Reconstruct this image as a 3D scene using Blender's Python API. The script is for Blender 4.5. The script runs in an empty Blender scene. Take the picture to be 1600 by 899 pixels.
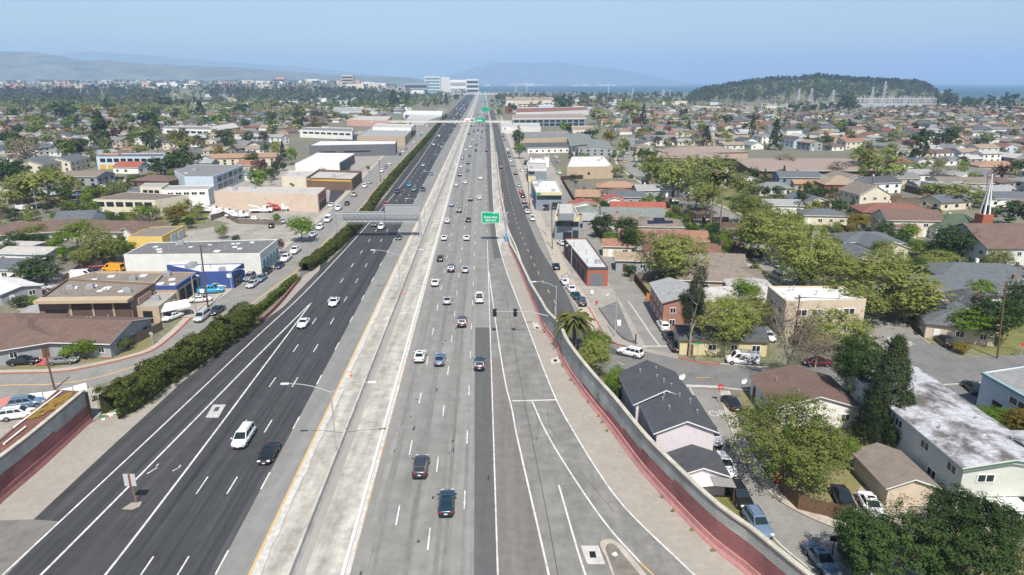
import bpy, math, random
import numpy as np
from math import radians as R, sin, cos, tan, atan2, pi, hypot
rng = random.Random(7)
S = bpy.context.scene
COL = S.collection

# ------------------------------------------------------------------ camera, sky, sun, exposure
CAM_H, PITCH, FOC, CX, CY = 46.0, R(16.72), 1067.0, 800.0, 449.5
SP, CP = sin(PITCH), cos(PITCH)
cam = bpy.data.cameras.new("camera")
cam.sensor_width = 36.0
cam.lens = 36.0 * FOC / 1600.0
cam.clip_start, cam.clip_end = 0.5, 60000.0
camera = bpy.data.objects.new("camera", cam)
camera.location = (0, 0, CAM_H)
camera.rotation_euler = (pi / 2 - PITCH, 0, 0)
COL.objects.link(camera)
S.camera = camera

SUN_EL = R(55.0)
SUN_AZ = R(5.0)          # light travels forward (+y) and turned this much to the left
LIGHT = (-sin(SUN_AZ) * cos(SUN_EL), cos(SUN_AZ) * cos(SUN_EL), -sin(SUN_EL))
world = bpy.data.worlds.new("World")
S.world = world
world.use_nodes = True
wn = world.node_tree
sky = wn.nodes.new("ShaderNodeTexSky")
sky.sky_type = 'NISHITA'
sky.sun_disc = False
sky.sun_elevation = SUN_EL
sky.sun_rotation = pi - SUN_AZ
sky.altitude = 0
sky.air_density = 1.0
sky.dust_density = 1.1
sky.ozone_density = 1.6
wn.nodes["Background"].inputs[1].default_value = 0.115
wn.links.new(sky.outputs[0], wn.nodes["Background"].inputs[0])
sl = bpy.data.lights.new("sun", 'SUN')
sl.energy = 5.0
sl.angle = R(0.53)
sl.color = (1.0, 0.95, 0.87)
sun = bpy.data.objects.new("sun", sl)
from mathutils import Vector
sun.rotation_euler = Vector(LIGHT).to_track_quat('-Z', 'Y').to_euler()
sun.location = (0, -50, 200)
COL.objects.link(sun)
S.view_settings.view_transform = 'Standard'
S.view_settings.look = 'None'
S.view_settings.gamma = 1.0
S.view_settings.exposure = 0.28
S.view_settings.use_curve_mapping = False
S.render.engine = 'CYCLES'
S.cycles.max_bounces = 6
S.cycles.diffuse_bounces = 3
S.cycles.glossy_bounces = 2
S.cycles.transmission_bounces = 2
S.cycles.volume_bounces = 1
S.cycles.transparent_max_bounces = 6
S.cycles.caustics_reflective = False
S.cycles.caustics_refractive = False

# ------------------------------------------------------------------ where a point of the photograph lies in the place
def G(px, py, z=0.0):
    u, v = (px - CX) / FOC, (py - CY) / FOC
    t = (CAM_H - z) / (SP + v * CP)
    return (t * u, t * (CP - v * SP), z)
def G2(px, py, z=0.0):
    return G(px, py, z)[:2]
def PIX(x, y, z=0.0):
    d = y * CP + (CAM_H - z) * SP
    return (CX + FOC * x / d, CY + FOC * ((CAM_H - z) * CP - y * SP) / d)
def PPM(x, y, z=0.0):
    return FOC / (y * CP + (CAM_H - z) * SP)
def ZAT(px, py, y):      # height above ground of an image point known to stand at depth y
    v = (py - CY) / FOC
    return CAM_H - y * (SP + v * CP) / (CP - v * SP)
def XAT(px, y, z):
    return (px - CX) / FOC * (y * CP + (CAM_H - z) * SP)

# ------------------------------------------------------------------ materials
MATS = {}
def mk(name, col, rough=.85, var=.12, sc=.6, det=5.0, col2=None, metal=0.0, spec=.3, coat=0.0, stretch=None, rot=0.0, lo=.32, hi=.68, bump=0.0, sc2=0.0, var2=0.0, rnd=0.0, local=False, zband=0.0):
    if name in MATS: return MATS[name]
    m = bpy.data.materials.new(name)
    m.use_nodes = True
    nt = m.node_tree
    N, L = nt.nodes, nt.links
    b = N["Principled BSDF"]
    b.inputs["Roughness"].default_value = rough
    b.inputs["Metallic"].default_value = metal
    b.inputs["Specular IOR Level"].default_value = spec
    b.inputs["Coat Weight"].default_value = coat
    b.inputs["Coat Roughness"].default_value = .08
    a = tuple(max(0, c * (1 - var)) for c in col) + (1,)
    c2 = tuple(min(1, c * (1 + var)) for c in (col2 or col)) + (1,)
    if var == 0 and not col2 and not var2 and not rnd:
        b.inputs["Base Color"].default_value = tuple(col) + (1,)
        MATS[name] = m
        return m
    if local:
        src = N.new("ShaderNodeTexCoord").outputs["Object"]
    else:
        src = N.new("ShaderNodeNewGeometry").outputs["Position"]
    mp = N.new("ShaderNodeMapping")
    mp.inputs["Rotation"].default_value = (0, 0, rot)
    mp.inputs["Scale"].default_value = stretch or (1, 1, 1)
    L.new(src, mp.inputs["Vector"])
    n = N.new("ShaderNodeTexNoise")
    n.inputs["Scale"].default_value = sc
    n.inputs["Detail"].default_value = det
    n.inputs["Roughness"].default_value = .65
    L.new(mp.outputs[0], n.inputs["Vector"])
    r = N.new("ShaderNodeMapRange")
    r.inputs["From Min"].default_value, r.inputs["From Max"].default_value = lo, hi
    L.new(n.outputs["Fac"], r.inputs["Value"])
    mx = N.new("ShaderNodeMix"); mx.data_type = 'RGBA'
    mx.inputs["A"].default_value, mx.inputs["B"].default_value = a, c2
    L.new(r.outputs[0], mx.inputs["Factor"])
    out = mx.outputs["Result"]
    if var2:
        n2 = N.new("ShaderNodeTexNoise")
        n2.inputs["Scale"].default_value = sc2
        n2.inputs["Detail"].default_value = 6.0
        n2.inputs["Roughness"].default_value = .7
        L.new(src, n2.inputs["Vector"])
        r2 = N.new("ShaderNodeMapRange")
        r2.inputs["From Min"].default_value, r2.inputs["From Max"].default_value = .3, .7
        r2.inputs["To Min"].default_value, r2.inputs["To Max"].default_value = 1 - var2, 1 + var2
        L.new(n2.outputs["Fac"], r2.inputs["Value"])
        m2 = N.new("ShaderNodeMix"); m2.data_type = 'RGBA'; m2.blend_type = 'MULTIPLY'
        m2.inputs["Factor"].default_value = 1.0
        L.new(out, m2.inputs["A"]); L.new(r2.outputs[0], m2.inputs["B"])
        out = m2.outputs["Result"]
    if zband:       # shingle courses follow the height on a pitched roof
        sx = N.new("ShaderNodeSeparateXYZ"); L.new(src, sx.inputs[0])
        q = sx.outputs[2]
        for op, val in (("MULTIPLY", 11.0), ("FRACT", 0), ("GREATER_THAN", .72), ("MULTIPLY", zband)):
            mt = N.new("ShaderNodeMath"); mt.operation = op; L.new(q, mt.inputs[0]); mt.inputs[1].default_value = val; q = mt.outputs[0]
        m4 = N.new("ShaderNodeMix"); m4.data_type = 'RGBA'; m4.inputs["B"].default_value = (0, 0, 0, 1)
        L.new(q, m4.inputs["Factor"]); L.new(out, m4.inputs["A"]); out = m4.outputs["Result"]
    if rnd:
        oi = N.new("ShaderNodeObjectInfo")
        r3 = N.new("ShaderNodeMapRange")
        r3.inputs["To Min"].default_value, r3.inputs["To Max"].default_value = 1 - rnd, 1 + rnd
        L.new(oi.outputs["Random"], r3.inputs["Value"])
        m3 = N.new("ShaderNodeMix"); m3.data_type = 'RGBA'; m3.blend_type = 'MULTIPLY'
        m3.inputs["Factor"].default_value = 1.0
        L.new(out, m3.inputs["A"]); L.new(r3.outputs[0], m3.inputs["B"])
        out = m3.outputs["Result"]
    L.new(out, b.inputs["Base Color"])
    if bump:
        bp = N.new("ShaderNodeBump")
        bp.inputs["Strength"].default_value = bump
        bp.inputs["Distance"].default_value = .05
        L.new(n.outputs["Fac"], bp.inputs["Height"])
        L.new(bp.outputs[0], b.inputs["Normal"])
    MATS[name] = m
    return m

def brickmat(name, c1, c2, mortar, bw, bh, var2=.25, sc2=.5, msize=.03):
    if name in MATS: return MATS[name]
    m = bpy.data.materials.new(name); m.use_nodes = True
    N, L = m.node_tree.nodes, m.node_tree.links
    b = N["Principled BSDF"]; b.inputs["Roughness"].default_value = .9
    uv = N.new("ShaderNodeUVMap"); uv.uv_map = "UVMap"
    br = N.new("ShaderNodeTexBrick")
    br.inputs["Scale"].default_value = 1.0
    br.inputs["Brick Width"].default_value = bw
    br.inputs["Row Height"].default_value = bh
    br.inputs["Mortar Size"].default_value = msize
    br.inputs["Color1"].default_value = tuple(c1) + (1,)
    br.inputs["Color2"].default_value = tuple(c2) + (1,)
    br.inputs["Mortar"].default_value = tuple(mortar) + (1,)
    L.new(uv.outputs[0], br.inputs["Vector"])
    n2 = N.new("ShaderNodeTexNoise"); n2.inputs["Scale"].default_value = sc2; n2.inputs["Detail"].default_value = 6
    ge = N.new("ShaderNodeNewGeometry")
    L.new(ge.outputs["Position"], n2.inputs["Vector"])
    r2 = N.new("ShaderNodeMapRange")
    r2.inputs["From Min"].default_value, r2.inputs["From Max"].default_value = .3, .7
    r2.inputs["To Min"].default_value, r2.inputs["To Max"].default_value = 1 - var2, 1 + var2
    L.new(n2.outputs["Fac"], r2.inputs["Value"])
    m2 = N.new("ShaderNodeMix"); m2.data_type = 'RGBA'; m2.blend_type = 'MULTIPLY'; m2.inputs["Factor"].default_value = 1
    L.new(br.outputs["Color"], m2.inputs["A"]); L.new(r2.outputs[0], m2.inputs["B"])
    L.new(m2.outputs["Result"], b.inputs["Base Color"])
    bp = N.new("ShaderNodeBump"); bp.inputs["Strength"].default_value = .6; bp.inputs["Distance"].default_value = .03
    L.new(br.outputs["Fac"], bp.inputs["Height"]); bp.invert = True
    L.new(bp.outputs[0], b.inputs["Normal"])
    MATS[name] = m
    return m

def leafmat(name, dark, light, trans=.25, rnd=.18):
    if name in MATS: return MATS[name]
    m = bpy.data.materials.new(name); m.use_nodes = True
    N, L = m.node_tree.nodes, m.node_tree.links
    b = N["Principled BSDF"]
    b.inputs["Roughness"].default_value = .65
    b.inputs["Specular IOR Level"].default_value = .15
    at = N.new("ShaderNodeAttribute"); at.attribute_name = "tint"
    mx = N.new("ShaderNodeMix"); mx.data_type = 'RGBA'
    mx.inputs["A"].default_value = tuple(dark) + (1,)
    mx.inputs["B"].default_value = tuple(light) + (1,)
    L.new(at.outputs["Fac"], mx.inputs["Factor"])
    oi = N.new("ShaderNodeObjectInfo")
    r3 = N.new("ShaderNodeMapRange")
    r3.inputs["To Min"].default_value, r3.inputs["To Max"].default_value = 1 - rnd, 1 + rnd
    L.new(oi.outputs["Random"], r3.inputs["Value"])
    m3 = N.new("ShaderNodeMix"); m3.data_type = 'RGBA'; m3.blend_type = 'MULTIPLY'; m3.inputs["Factor"].default_value = 1
    L.new(mx.outputs["Result"], m3.inputs["A"]); L.new(r3.outputs[0], m3.inputs["B"])
    L.new(m3.outputs["Result"], b.inputs["Base Color"])
    tr = N.new("ShaderNodeBsdfTranslucent")
    L.new(m3.outputs["Result"], tr.inputs["Color"])
    ms = N.new("ShaderNodeMixShader"); ms.inputs[0].default_value = trans
    L.new(b.outputs[0], ms.inputs[1]); L.new(tr.outputs[0], ms.inputs[2])
    L.new(ms.outputs[0], N["Material Output"].inputs["Surface"])
    MATS[name] = m
    return m

# ------------------------------------------------------------------ mesh building
class MB:
    def __init__(s): s.v = []; s.f = []; s.m = []; s.uv = {}
    def add(s, vs, fs, m=0):
        o = len(s.v); s.v += [tuple(p) for p in vs]
        for f in fs: s.f.append([i + o for i in f]); s.m.append(m)
        return s
    def quad(s, a, b, c, d, m=0, uv=None):
        s.add([a, b, c, d], [(0, 1, 2, 3)], m)
        if uv: s.uv[len(s.f) - 1] = uv
        return s
    def box(s, x0, x1, y0, y1, z0, z1, m=0):
        return s.add([(x0,y0,z0),(x1,y0,z0),(x1,y1,z0),(x0,y1,z0),(x0,y0,z1),(x1,y0,z1),(x1,y1,z1),(x0,y1,z1)],
                     [(0,3,2,1),(4,5,6,7),(0,1,5,4),(1,2,6,5),(2,3,7,6),(3,0,4,7)], m)
    def obox(s, c, u, w, h, m=0):   # centre, half axis vectors
        c, u, w, h = map(np.array, (c, u, w, h))
        vs = [c-u-w-h, c+u-w-h, c+u+w-h, c-u+w-h, c-u-w+h, c+u-w+h, c+u+w+h, c-u+w+h]
        return s.add(vs, [(0,3,2,1),(4,5,6,7),(0,1,5,4),(1,2,6,5),(2,3,7,6),(3,0,4,7)], m)
    def bar(s, p, q, r, m=0, r2=None, n=4):
        p, q = np.array(p, float), np.array(q, float)
        d = q - p; L = np.linalg.norm(d)
        if L < 1e-6: return s
        d /= L
        a = np.cross(d, (0, 0, 1)) if abs(d[2]) < .9 else np.cross(d, (1, 0, 0))
        a /= np.linalg.norm(a); b = np.cross(d, a)
        r2 = r if r2 is None else r2
        vs = [p + r * (cos(2*pi*(i+.5)/n) * a + sin(2*pi*(i+.5)/n) * b) for i in range(n)] + [q + r2 * (cos(2*pi*(i+.5)/n) * a + sin(2*pi*(i+.5)/n) * b) for i in range(n)]
        fs = [(i, (i+1) % n, n + (i+1) % n, n + i) for i in range(n)] + [tuple(range(n))[::-1], tuple(range(n, 2*n))]
        return s.add(vs, fs, m)
    def tube(s, pts, r, m=0, n=6, r2=None):
        k = len(pts) - 1
        r2 = r if r2 is None else r2
        for i in range(k):
            s.bar(pts[i], pts[i+1], r + (r2 - r) * i / k, m, r + (r2 - r) * (i+1) / k, n)
        return s
    def poly(s, pts, z0, z1, m=0, mtop=None, bottom=False):   # closed prism, points counter-clockwise
        n = len(pts)
        vs = [(p[0], p[1], z0) for p in pts] + [(p[0], p[1], z1) for p in pts]
        s.add(vs, [(i, (i+1) % n, n + (i+1) % n, n + i) for i in range(n)], m)
        s.add(vs, [tuple(range(n, 2*n))], m if mtop is None else mtop)
        if bottom: s.add(vs, [tuple(range(n))[::-1]], m)
        return s
    def mesh(s, name, mats, smooth=False):
        me = bpy.data.meshes.new(name)
        me.from_pydata(s.v, [], s.f)
        for m in (mats if isinstance(mats, (list, tuple)) else [mats]): me.materials.append(m)
        if any(s.m): me.polygons.foreach_set("material_index", s.m)
        if s.uv:
            ul = me.uv_layers.new(name="UVMap")
            for fi, uv in s.uv.items():
                p = me.polygons[fi]
                for k, li in enumerate(p.loop_indices): ul.data[li].uv = uv[k]
        if smooth: me.polygons.foreach_set("use_smooth", [True] * len(me.polygons))
        me.update()
        return me

def link(name, data, parent=None, loc=None, rz=None, scale=None, mat=None):
    o = bpy.data.objects.new(name, data)
    if parent is not None: o.parent = parent
    if loc is not None: o.location = loc
    if rz is not None: o.rotation_euler = (0, 0, rz)
    if scale is not None: o.scale = scale
    COL.objects.link(o)
    if mat is not None:
        o.material_slots[0].link = 'OBJECT'
        o.material_slots[0].material = mat
    return o
def obj(name, mb, mats, parent=None, smooth=False, **k):
    return link(name, mb.mesh(name, mats, smooth), parent, **k)
THINGS = []
def tag(o, label, cat, group=None, anchor=None, share=False):
    o["label"] = label; o["category"] = cat
    if group: o["group"] = group
    THINGS.append((o, share))
    return o
def thing(name, loc, rz=0.0, label="", cat="", group=None, share=False):
    o = bpy.data.objects.new(name, None)
    o.location = loc; o.rotation_euler = (0, 0, rz)
    o.empty_display_size = .5
    COL.objects.link(o)
    return tag(o, label, cat, group, share=share)
def kind(o, k): o["kind"] = k; return o
def struct(name, mb, mats, parent=None, **k): return kind(obj(name, mb, mats, parent, **k), "structure")

def fastmesh(name, verts, faces, mats, tint=None):
    me = bpy.data.meshes.new(name)
    nv, nf, k = len(verts), len(faces), faces.shape[1]
    me.vertices.add(nv); me.vertices.foreach_set("co", np.asarray(verts, np.float32).ravel())
    me.loops.add(nf * k); me.loops.foreach_set("vertex_index", np.asarray(faces, np.int32).ravel())
    me.polygons.add(nf); me.polygons.foreach_set("loop_start", np.arange(0, nf * k, k, dtype=np.int32))
    me.update(calc_edges=True)
    if tint is not None:
        at = me.attributes.new("tint", 'FLOAT', 'FACE')
        at.data.foreach_set("value", np.asarray(tint, np.float32))
    for m in mats: me.materials.append(m)
    return me

def polyline(pts, n=8, z=0.0, smooth=True):      # pixel points -> world points, Catmull-Rom
    w = [np.array(G(p[0], p[1], z)) for p in pts]
    if not smooth or len(w) < 3: return w
    out = []
    for i in range(len(w) - 1):
        a, b, c, d = w[max(i-1, 0)], w[i], w[i+1], w[min(i+2, len(w)-1)]
        if i == 0: a = 2*b - c
        if i == len(w) - 2: d = 2*c - b
        t0 = 0.0; t1 = t0 + max(np.linalg.norm(b-a), 1e-3) ** .5; t2 = t1 + max(np.linalg.norm(c-b), 1e-3) ** .5; t3 = t2 + max(np.linalg.norm(d-c), 1e-3) ** .5
        for k in range(n):
            t = t1 + (t2 - t1) * k / n
            A1 = (t1-t)/(t1-t0)*a + (t-t0)/(t1-t0)*b; A2 = (t2-t)/(t2-t1)*b + (t-t1)/(t2-t1)*c; A3 = (t3-t)/(t3-t2)*c + (t-t2)/(t3-t2)*d
            B1 = (t2-t)/(t2-t0)*A1 + (t-t0)/(t2-t0)*A2; B2 = (t3-t)/(t3-t1)*A2 + (t-t1)/(t3-t1)*A3
            out.append((t2-t)/(t2-t1)*B1 + (t-t1)/(t2-t1)*B2)
    out.append(w[-1])
    return out
def resample(pts, step):
    pts = [np.array(p, float) for p in pts]
    out = [pts[0]]; acc = 0.0
    for a, b in zip(pts, pts[1:]):
        L = np.linalg.norm(b - a)
        if L < 1e-9: continue
        t = step - acc
        while t <= L:
            out.append(a + (b - a) * t / L); t += step
        acc = (acc + L) % step
    return out
def arc(pts):
    s = [0.0]
    for a, b in zip(pts, pts[1:]): s.append(s[-1] + float(np.linalg.norm(np.array(b)[:2] - np.array(a)[:2])))
    return s
def at_s(pts, s, q):
    q = min(max(q, s[0]), s[-1])
    i = int(np.searchsorted(s, q)) ; i = min(max(i, 1), len(s) - 1)
    t = (q - s[i-1]) / max(s[i] - s[i-1], 1e-9)
    return np.array(pts[i-1]) * (1-t) + np.array(pts[i]) * t
def normals(pts):
    out = []
    for i in range(len(pts)):
        a, b = np.array(pts[max(i-1, 0)]), np.array(pts[min(i+1, len(pts)-1)])
        d = (b - a)[:2]; d = d / max(np.linalg.norm(d), 1e-9)
        out.append(np.array((d[1], -d[0], 0.0)))       # right-hand side when walking along
    return out
def offset(pts, d):
    return [np.array(p) + n * d for p, n in zip(pts, normals(pts))]
def ribbon(mb, a, b, z, m=0):                           # a left line, b right line, both walking away
    for i in range(len(a) - 1):
        mb.quad((a[i][0], a[i][1], z), (b[i][0], b[i][1], z), (b[i+1][0], b[i+1][1], z), (a[i+1][0], a[i+1][1], z), m)
    return mb
def sheet(name, pix, z, mat, k="structure", world=None):
    mb = MB()
    pts = world or [G(*p) for p in pix]
    n = len(pts)
    a = sum(pts[i][0] * pts[(i+1) % n][1] - pts[(i+1) % n][0] * pts[i][1] for i in range(n))
    if a < 0: pts = pts[::-1]
    mb.add([(p[0], p[1], z) for p in pts], [tuple(range(n))])
    return kind(obj(name, mb, mat), k)
# ------------------------------------------------------------------ the ground, the water, the hills
YAW = atan2(G(668.8, 853)[0] - G(714, 457)[0], G(714, 457)[1] - G(668.8, 853)[1])   # heading of the motorway, turned left from +y
m_ground = mk("yard_ground", (.22, .20, .165), .95, .3, .05, 8, col2=(.13, .135, .075), lo=.42, hi=.6, var2=.35, sc2=.6)
gb = MB()
gb.add([(-25500, -80, 0), (25500, -80, 0), (25500, 25500, 0), (-25500, 25500, 0)], [(0, 1, 2, 3)])
struct("ground", gb, m_ground)
m_water = mk("bay_water", (.03, .085, .115), .55, .2, .004, 3, spec=.15, stretch=(1, .3, 1))
sheet("water", None, .35, m_water, world=[(-420, 4400, 0), (-150, 3700, 0), (600, 3300, 0), (1100, 3350, 0), (1500, 2900, 0), (2200, 2400, 0), (5200, 2700, 0), (20000, 7000, 0), (20000, 24500, 0), (-900, 24500, 0), (-600, 9000, 0)])
m_shore = mk("far_shore", (.2, .21, .17), .95, .3, .002, 4)
sheet("shore_land", None, .6, m_shore, world=[(-1800, 9000, 0), (2300, 9300, 0), (2600, 9900, 0), (400, 11500, 0), (-3000, 12500, 0)])

def ridge(name, prof, y0, depth, mat, seed):            # prof: (pixel x, pixel y of the skyline)
    r = np.random.RandomState(seed)
    xs = np.linspace(prof[0][0], prof[-1][0], 90)
    ys = np.interp(xs, [p[0] for p in prof], [p[1] for p in prof])
    rows = 9; mb = MB(); vs = []
    for j in range(rows):
        t = j / (rows - 1)
        f = sin(pi * min(1.0, t * 1.0)) ** .9
        for i, (px, py) in enumerate(zip(xs, ys)):
            yy = y0 + depth * t
            ztop = max(3.0, ZAT(px, py, y0 + depth * .5))
            z = ztop * f * (1 + .05 * sin(i*.7 + j*2.1 + seed) * (j != 4)) if 0 < j < rows - 1 else -.3
            if j == rows // 2: z = ztop
            x = XAT(px, y0 + depth * .5, 0) * (yy / (y0 + depth * .5))
            vs.append((x, yy, z))
    n = len(xs); fs = []
    for j in range(rows - 1):
        for i in range(n - 1): fs.append((j*n+i, j*n+i+1, (j+1)*n+i+1, (j+1)*n+i))
    mb.add(vs, fs)
    return struct(name, mb, mat)
m_hill = mk("hill_scrub", (.075, .09, .055), .95, .35, .004, 7, col2=(.14, .135, .08), var2=.2, sc2=.02)
ridge("hills", [(-330, 92), (-120, 84), (0, 80), (60, 82), (105, 88), (140, 96), (170, 94), (200, 97), (245, 101), (330, 104), (400, 108), (520, 117), (640, 121), (700, 131)], 6600, 3400, m_hill, 3)
ridge("hills", [(-500, 93), (-100, 85), (90, 86), (150, 80), (230, 86), (330, 95), (470, 105), (560, 114), (640, 123), (700, 130)], 15200, 2800, m_hill, 9)
ridge("mountain", [(640, 130), (690, 120), (735, 108), (770, 98), (800, 97.5), (830, 99), (868, 97), (885, 98), (910, 103), (960, 107), (1000, 115), (1040, 124), (1090, 131)], 16200, 3000, m_hill, 5)

# ------------------------------------------------------------------ motorway lines, left to right, as image points on the ground
L1 = [(-70, 968), (4, 898.8), (245, 674), (400, 527.6), (478, 455), (617.8, 301), (670, 230), (692, 194), (706, 177), (718, 163), (728, 150), (738, 142)]
LEDGE = [(-60, 925), (52, 812), (200, 674), (222, 655), (290, 592), (388, 517), (436, 487), (480, 441), (545, 378), (600, 310), (640, 258), (662, 230), (688, 194), (702, 177), (714, 163), (725, 150), (736, 142)]
L2 = [(0, 961), (63.7, 898.8), (286.8, 674), (400, 559), (487.6, 472)]
L3 = [(112, 961), (164.4, 898.8), (336.7, 674), (400, 589), (487.6, 472)]
LA = [(170, 965), (220, 899), (241, 870.5), (308, 772), (326.6, 744.6), (423, 604), (470.6, 536), (498, 494), (521, 460.5), (540, 432), (555.5, 408), (579.5, 370), (633, 291), (677, 230), (700, 192), (712, 177), (723, 163), (732, 150), (741, 142)]
LB = [(236, 961), (276.6, 899), (297, 868.7), (354, 772), (371.7, 744.6), (427, 655), (467.6, 589), (500.6, 536), (525.7, 494), (546, 460.5), (562.7, 432), (576, 408), (598, 370), (645, 292), (685, 230), (708, 192), (719, 177), (729, 163), (736.5, 150), (743.5, 142)]
LC = [(302, 961), (336, 899), (400, 781.6), (456, 674), (461, 665), (506, 582.7), (533, 530.6), (555.7, 489), (581.5, 440), (599.5, 404), (625, 355), (657, 292), (691, 234), (716, 192), (725, 178), (734, 163), (741, 149), (746, 142)]
YD = [(360, 961), (396, 892), (496, 674), (501.4, 665), (605, 440), (650, 349), (706.6, 230), (725, 192), (733, 175), (740, 160), (745, 148), (748.5, 142)]
KB = [(436, 961), (460, 899), (540, 679), (550, 665), (620, 462), (634, 438), (680, 313), (707, 254), (716, 230), (730, 190), (737, 175), (742.5, 160), (747, 148), (749.5, 142)]
ME = [(513, 961), (534, 899), (599, 674), (600, 665), (664, 440), (689, 343), (721.7, 230), (734, 192), (739, 175), (744, 160), (748, 148), (750, 142)]
YE = [(530, 961), (547.5, 899), (604, 674), (610, 660), (668.5, 440), (692, 343), (723.5, 230), (735.3, 192), (740, 175), (745, 160), (748.6, 148), (750.5, 142)]
R1 = [(585, 961), (620, 824), (641.6, 711.5), (660, 613), (671, 555), (680, 510), (692, 442), (702, 390), (731, 230), (741, 192), (745, 170), (750, 148), (751.5, 142)]
R2 = [(656, 961), (663.8, 893), (668.8, 853), (683.6, 732), (693, 646.5), (700, 581), (706, 530.6), (714.6, 457), (719, 409), (726, 355), (740, 230), (746, 192), (749, 170), (752, 148), (753, 142)]
R3 = [(721, 961), (726, 767), (730, 674), (733.4, 604), (736, 520), (739.6, 442), (741, 380), (743.5, 330), (748.5, 230), (751.5, 192), (753, 170), (754, 148), (754.5, 142)]
R4 = [(780, 961), (777.6, 899), (769.7, 674), (768, 570), (767, 530), (764.5, 440), (760.5, 380), (758.5, 300), (757, 230), (756.5, 192), (756, 170), (755.5, 148), (755.5, 142)]
R5 = [(871, 961), (857.6, 899), (805.5, 671), (800, 640), (790, 600), (769.7, 470), (764, 425)]
R6 = [(1160, 972), (1085, 899), (975, 791.6), (936, 739), (896, 674), (875, 637), (858.7, 600), (826, 515), (808.7, 470), (790, 420), (777.5, 376), (774, 348), (770.5, 310), (767, 230), (765, 192), (762, 170), (758, 148), (757, 142)]
R7 = [(1021, 899), (1000, 879), (950, 823), (887.6, 733), (852.6, 674), (831, 626)]
R8 = [(940, 961), (915, 899), (873, 758)]
WALLR = [(1262, 985), (1200, 930), (1158, 892), (1113, 857), (1040, 781.6), (1000, 736.5), (954, 674), (943, 660), (915, 625), (881, 575), (868, 543), (851, 520), (840, 494), (825, 458), (808, 415), (795, 386), (789, 356), (785, 331), (780, 300), (774, 240), (769, 200), (764, 175), (760, 150), (758.5, 142)]
WALLL = [(-90, 877), (0, 788), (62, 734.6), (153.5, 650)]
def ext(l):      # carry a line on towards and past the camera's near edge
    (a, b), (c, d) = l[0], l[1]; t = (1060 - b) / (b - d); return [(a + (a - c)*t, 1060)] + l
L1, LEDGE, L2, L3, LA, LB, LC, YD, KB, ME, YE, R1, R2, R3, R4, R5, R6, R8, WALLR, WALLL = map(ext, (L1, LEDGE, L2, L3, LA, LB, LC, YD, KB, ME, YE, R1, R2, R3, R4, R5, R6, R8, WALLR, WALLL))
def straight(l, lim=620.0):      # the carriageway edges are straight lines for the first 600 m
    w = [G(*p) for p in l]; a = [q for q in w if q[1] < lim]; c = np.polyfit([q[1] for q in a], [q[0] for q in a], 1)
    return [PIX(float(np.polyval(c, q[1])), q[1]) if q[1] < lim else p for p, q in zip(l, w)]
LA, LB, LC, YD, KB, ME, YE, R1, R2, R3, R4 = map(straight, (LA, LB, LC, YD, KB, ME, YE, R1, R2, R3, R4))
def by_y(line, ys):     # the line at given image rows, on the ground
    l = sorted(line, key=lambda p: p[1])
    return [G(float(np.interp(y, [p[1] for p in l], [p[0] for p in l])), y) for y in ys]
rows = [1060, 1010, 961, 930, 899, 860, 820, 780, 740, 700, 665, 630, 600, 570, 540, 510, 480, 455, 430, 405, 380, 355, 330, 310, 290, 270, 250, 230, 210, 195, 182, 172, 163, 155, 149, 145, 142]
def band(name, a, b, z, mat, y0=1060, y1=142, wa=0, wb=0, k="structure"):
    ys = [y for y in rows if y1 < y < y0]
    ys = [y0] + ys + [y1]
    mb = MB(); ribbon(mb, by_y(a, ys), by_y(b, ys), z)
    return kind(obj(name, mb, mat), k)
ST = (1, .025, 1)
m_blk = mk("fresh_asphalt", (.052, .052, .053), .88, .36, .5, 7, stretch=(1, .03, 1), rot=-YAW, var2=.2, sc2=.35)
m_conc = mk("worn_concrete_lanes", (.208, .203, .187), .9, .16, .45, 6, stretch=(1, .03, 1), rot=-YAW, var2=.2, sc2=.3)
m_med = mk("pale_median_concrete", (.37, .35, .305), .92, .3, .5, 9, stretch=(1, .12, 1), rot=-YAW, var2=.3, sc2=.5)
m_shl = mk("grey_shoulder", (.205, .202, .19), .9, .12, .5, 6, stretch=(1, .05, 1), rot=-YAW, var2=.12, sc2=.4)
m_dks = mk("dark_patch_asphalt", (.10, .10, .097), .9, .12, .6, 6, stretch=(1, .05, 1), rot=-YAW, var2=.12, sc2=.8)
m_brn = mk("brown_asphalt", (.165, .15, .138), .9, .15, .5, 6, stretch=(1, .05, 1), rot=-YAW, var2=.15, sc2=.8)
m_ramp = mk("ramp_asphalt", (.19, .184, .168), .9, .18, .3, 7, stretch=(1, .12, 1), rot=-YAW, var2=.26, sc2=.4)
m_dirt = mk("pale_verge", (.30, .275, .235), .95, .08, .25, 7, var2=.12, sc2=1.2)
m_old = mk("old_asphalt", (.17, .16, .148), .92, .15, .4, 6, var2=.15, sc2=1.2)
m_white = mk("white_road_paint", (.56, .55, .53), .8, .22, 1.2, 7, var2=.2, sc2=.3)
m_yellow = mk("yellow_road_paint", (.58, .36, .12), .8, .2, 1.5, 6)
m_kerb = mk("pale_kerb", (.47, .45, .41), .9, .2, 1.2, 6, var2=.15, sc2=4)
m_red = mk("red_kerb_paint", (.38, .10, .075), .85, .2, 1.5, 5)
m_side = mk("pavement_concrete", (.38, .34, .28), .92, .14, .5, 6, var2=.14, sc2=2)

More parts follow.
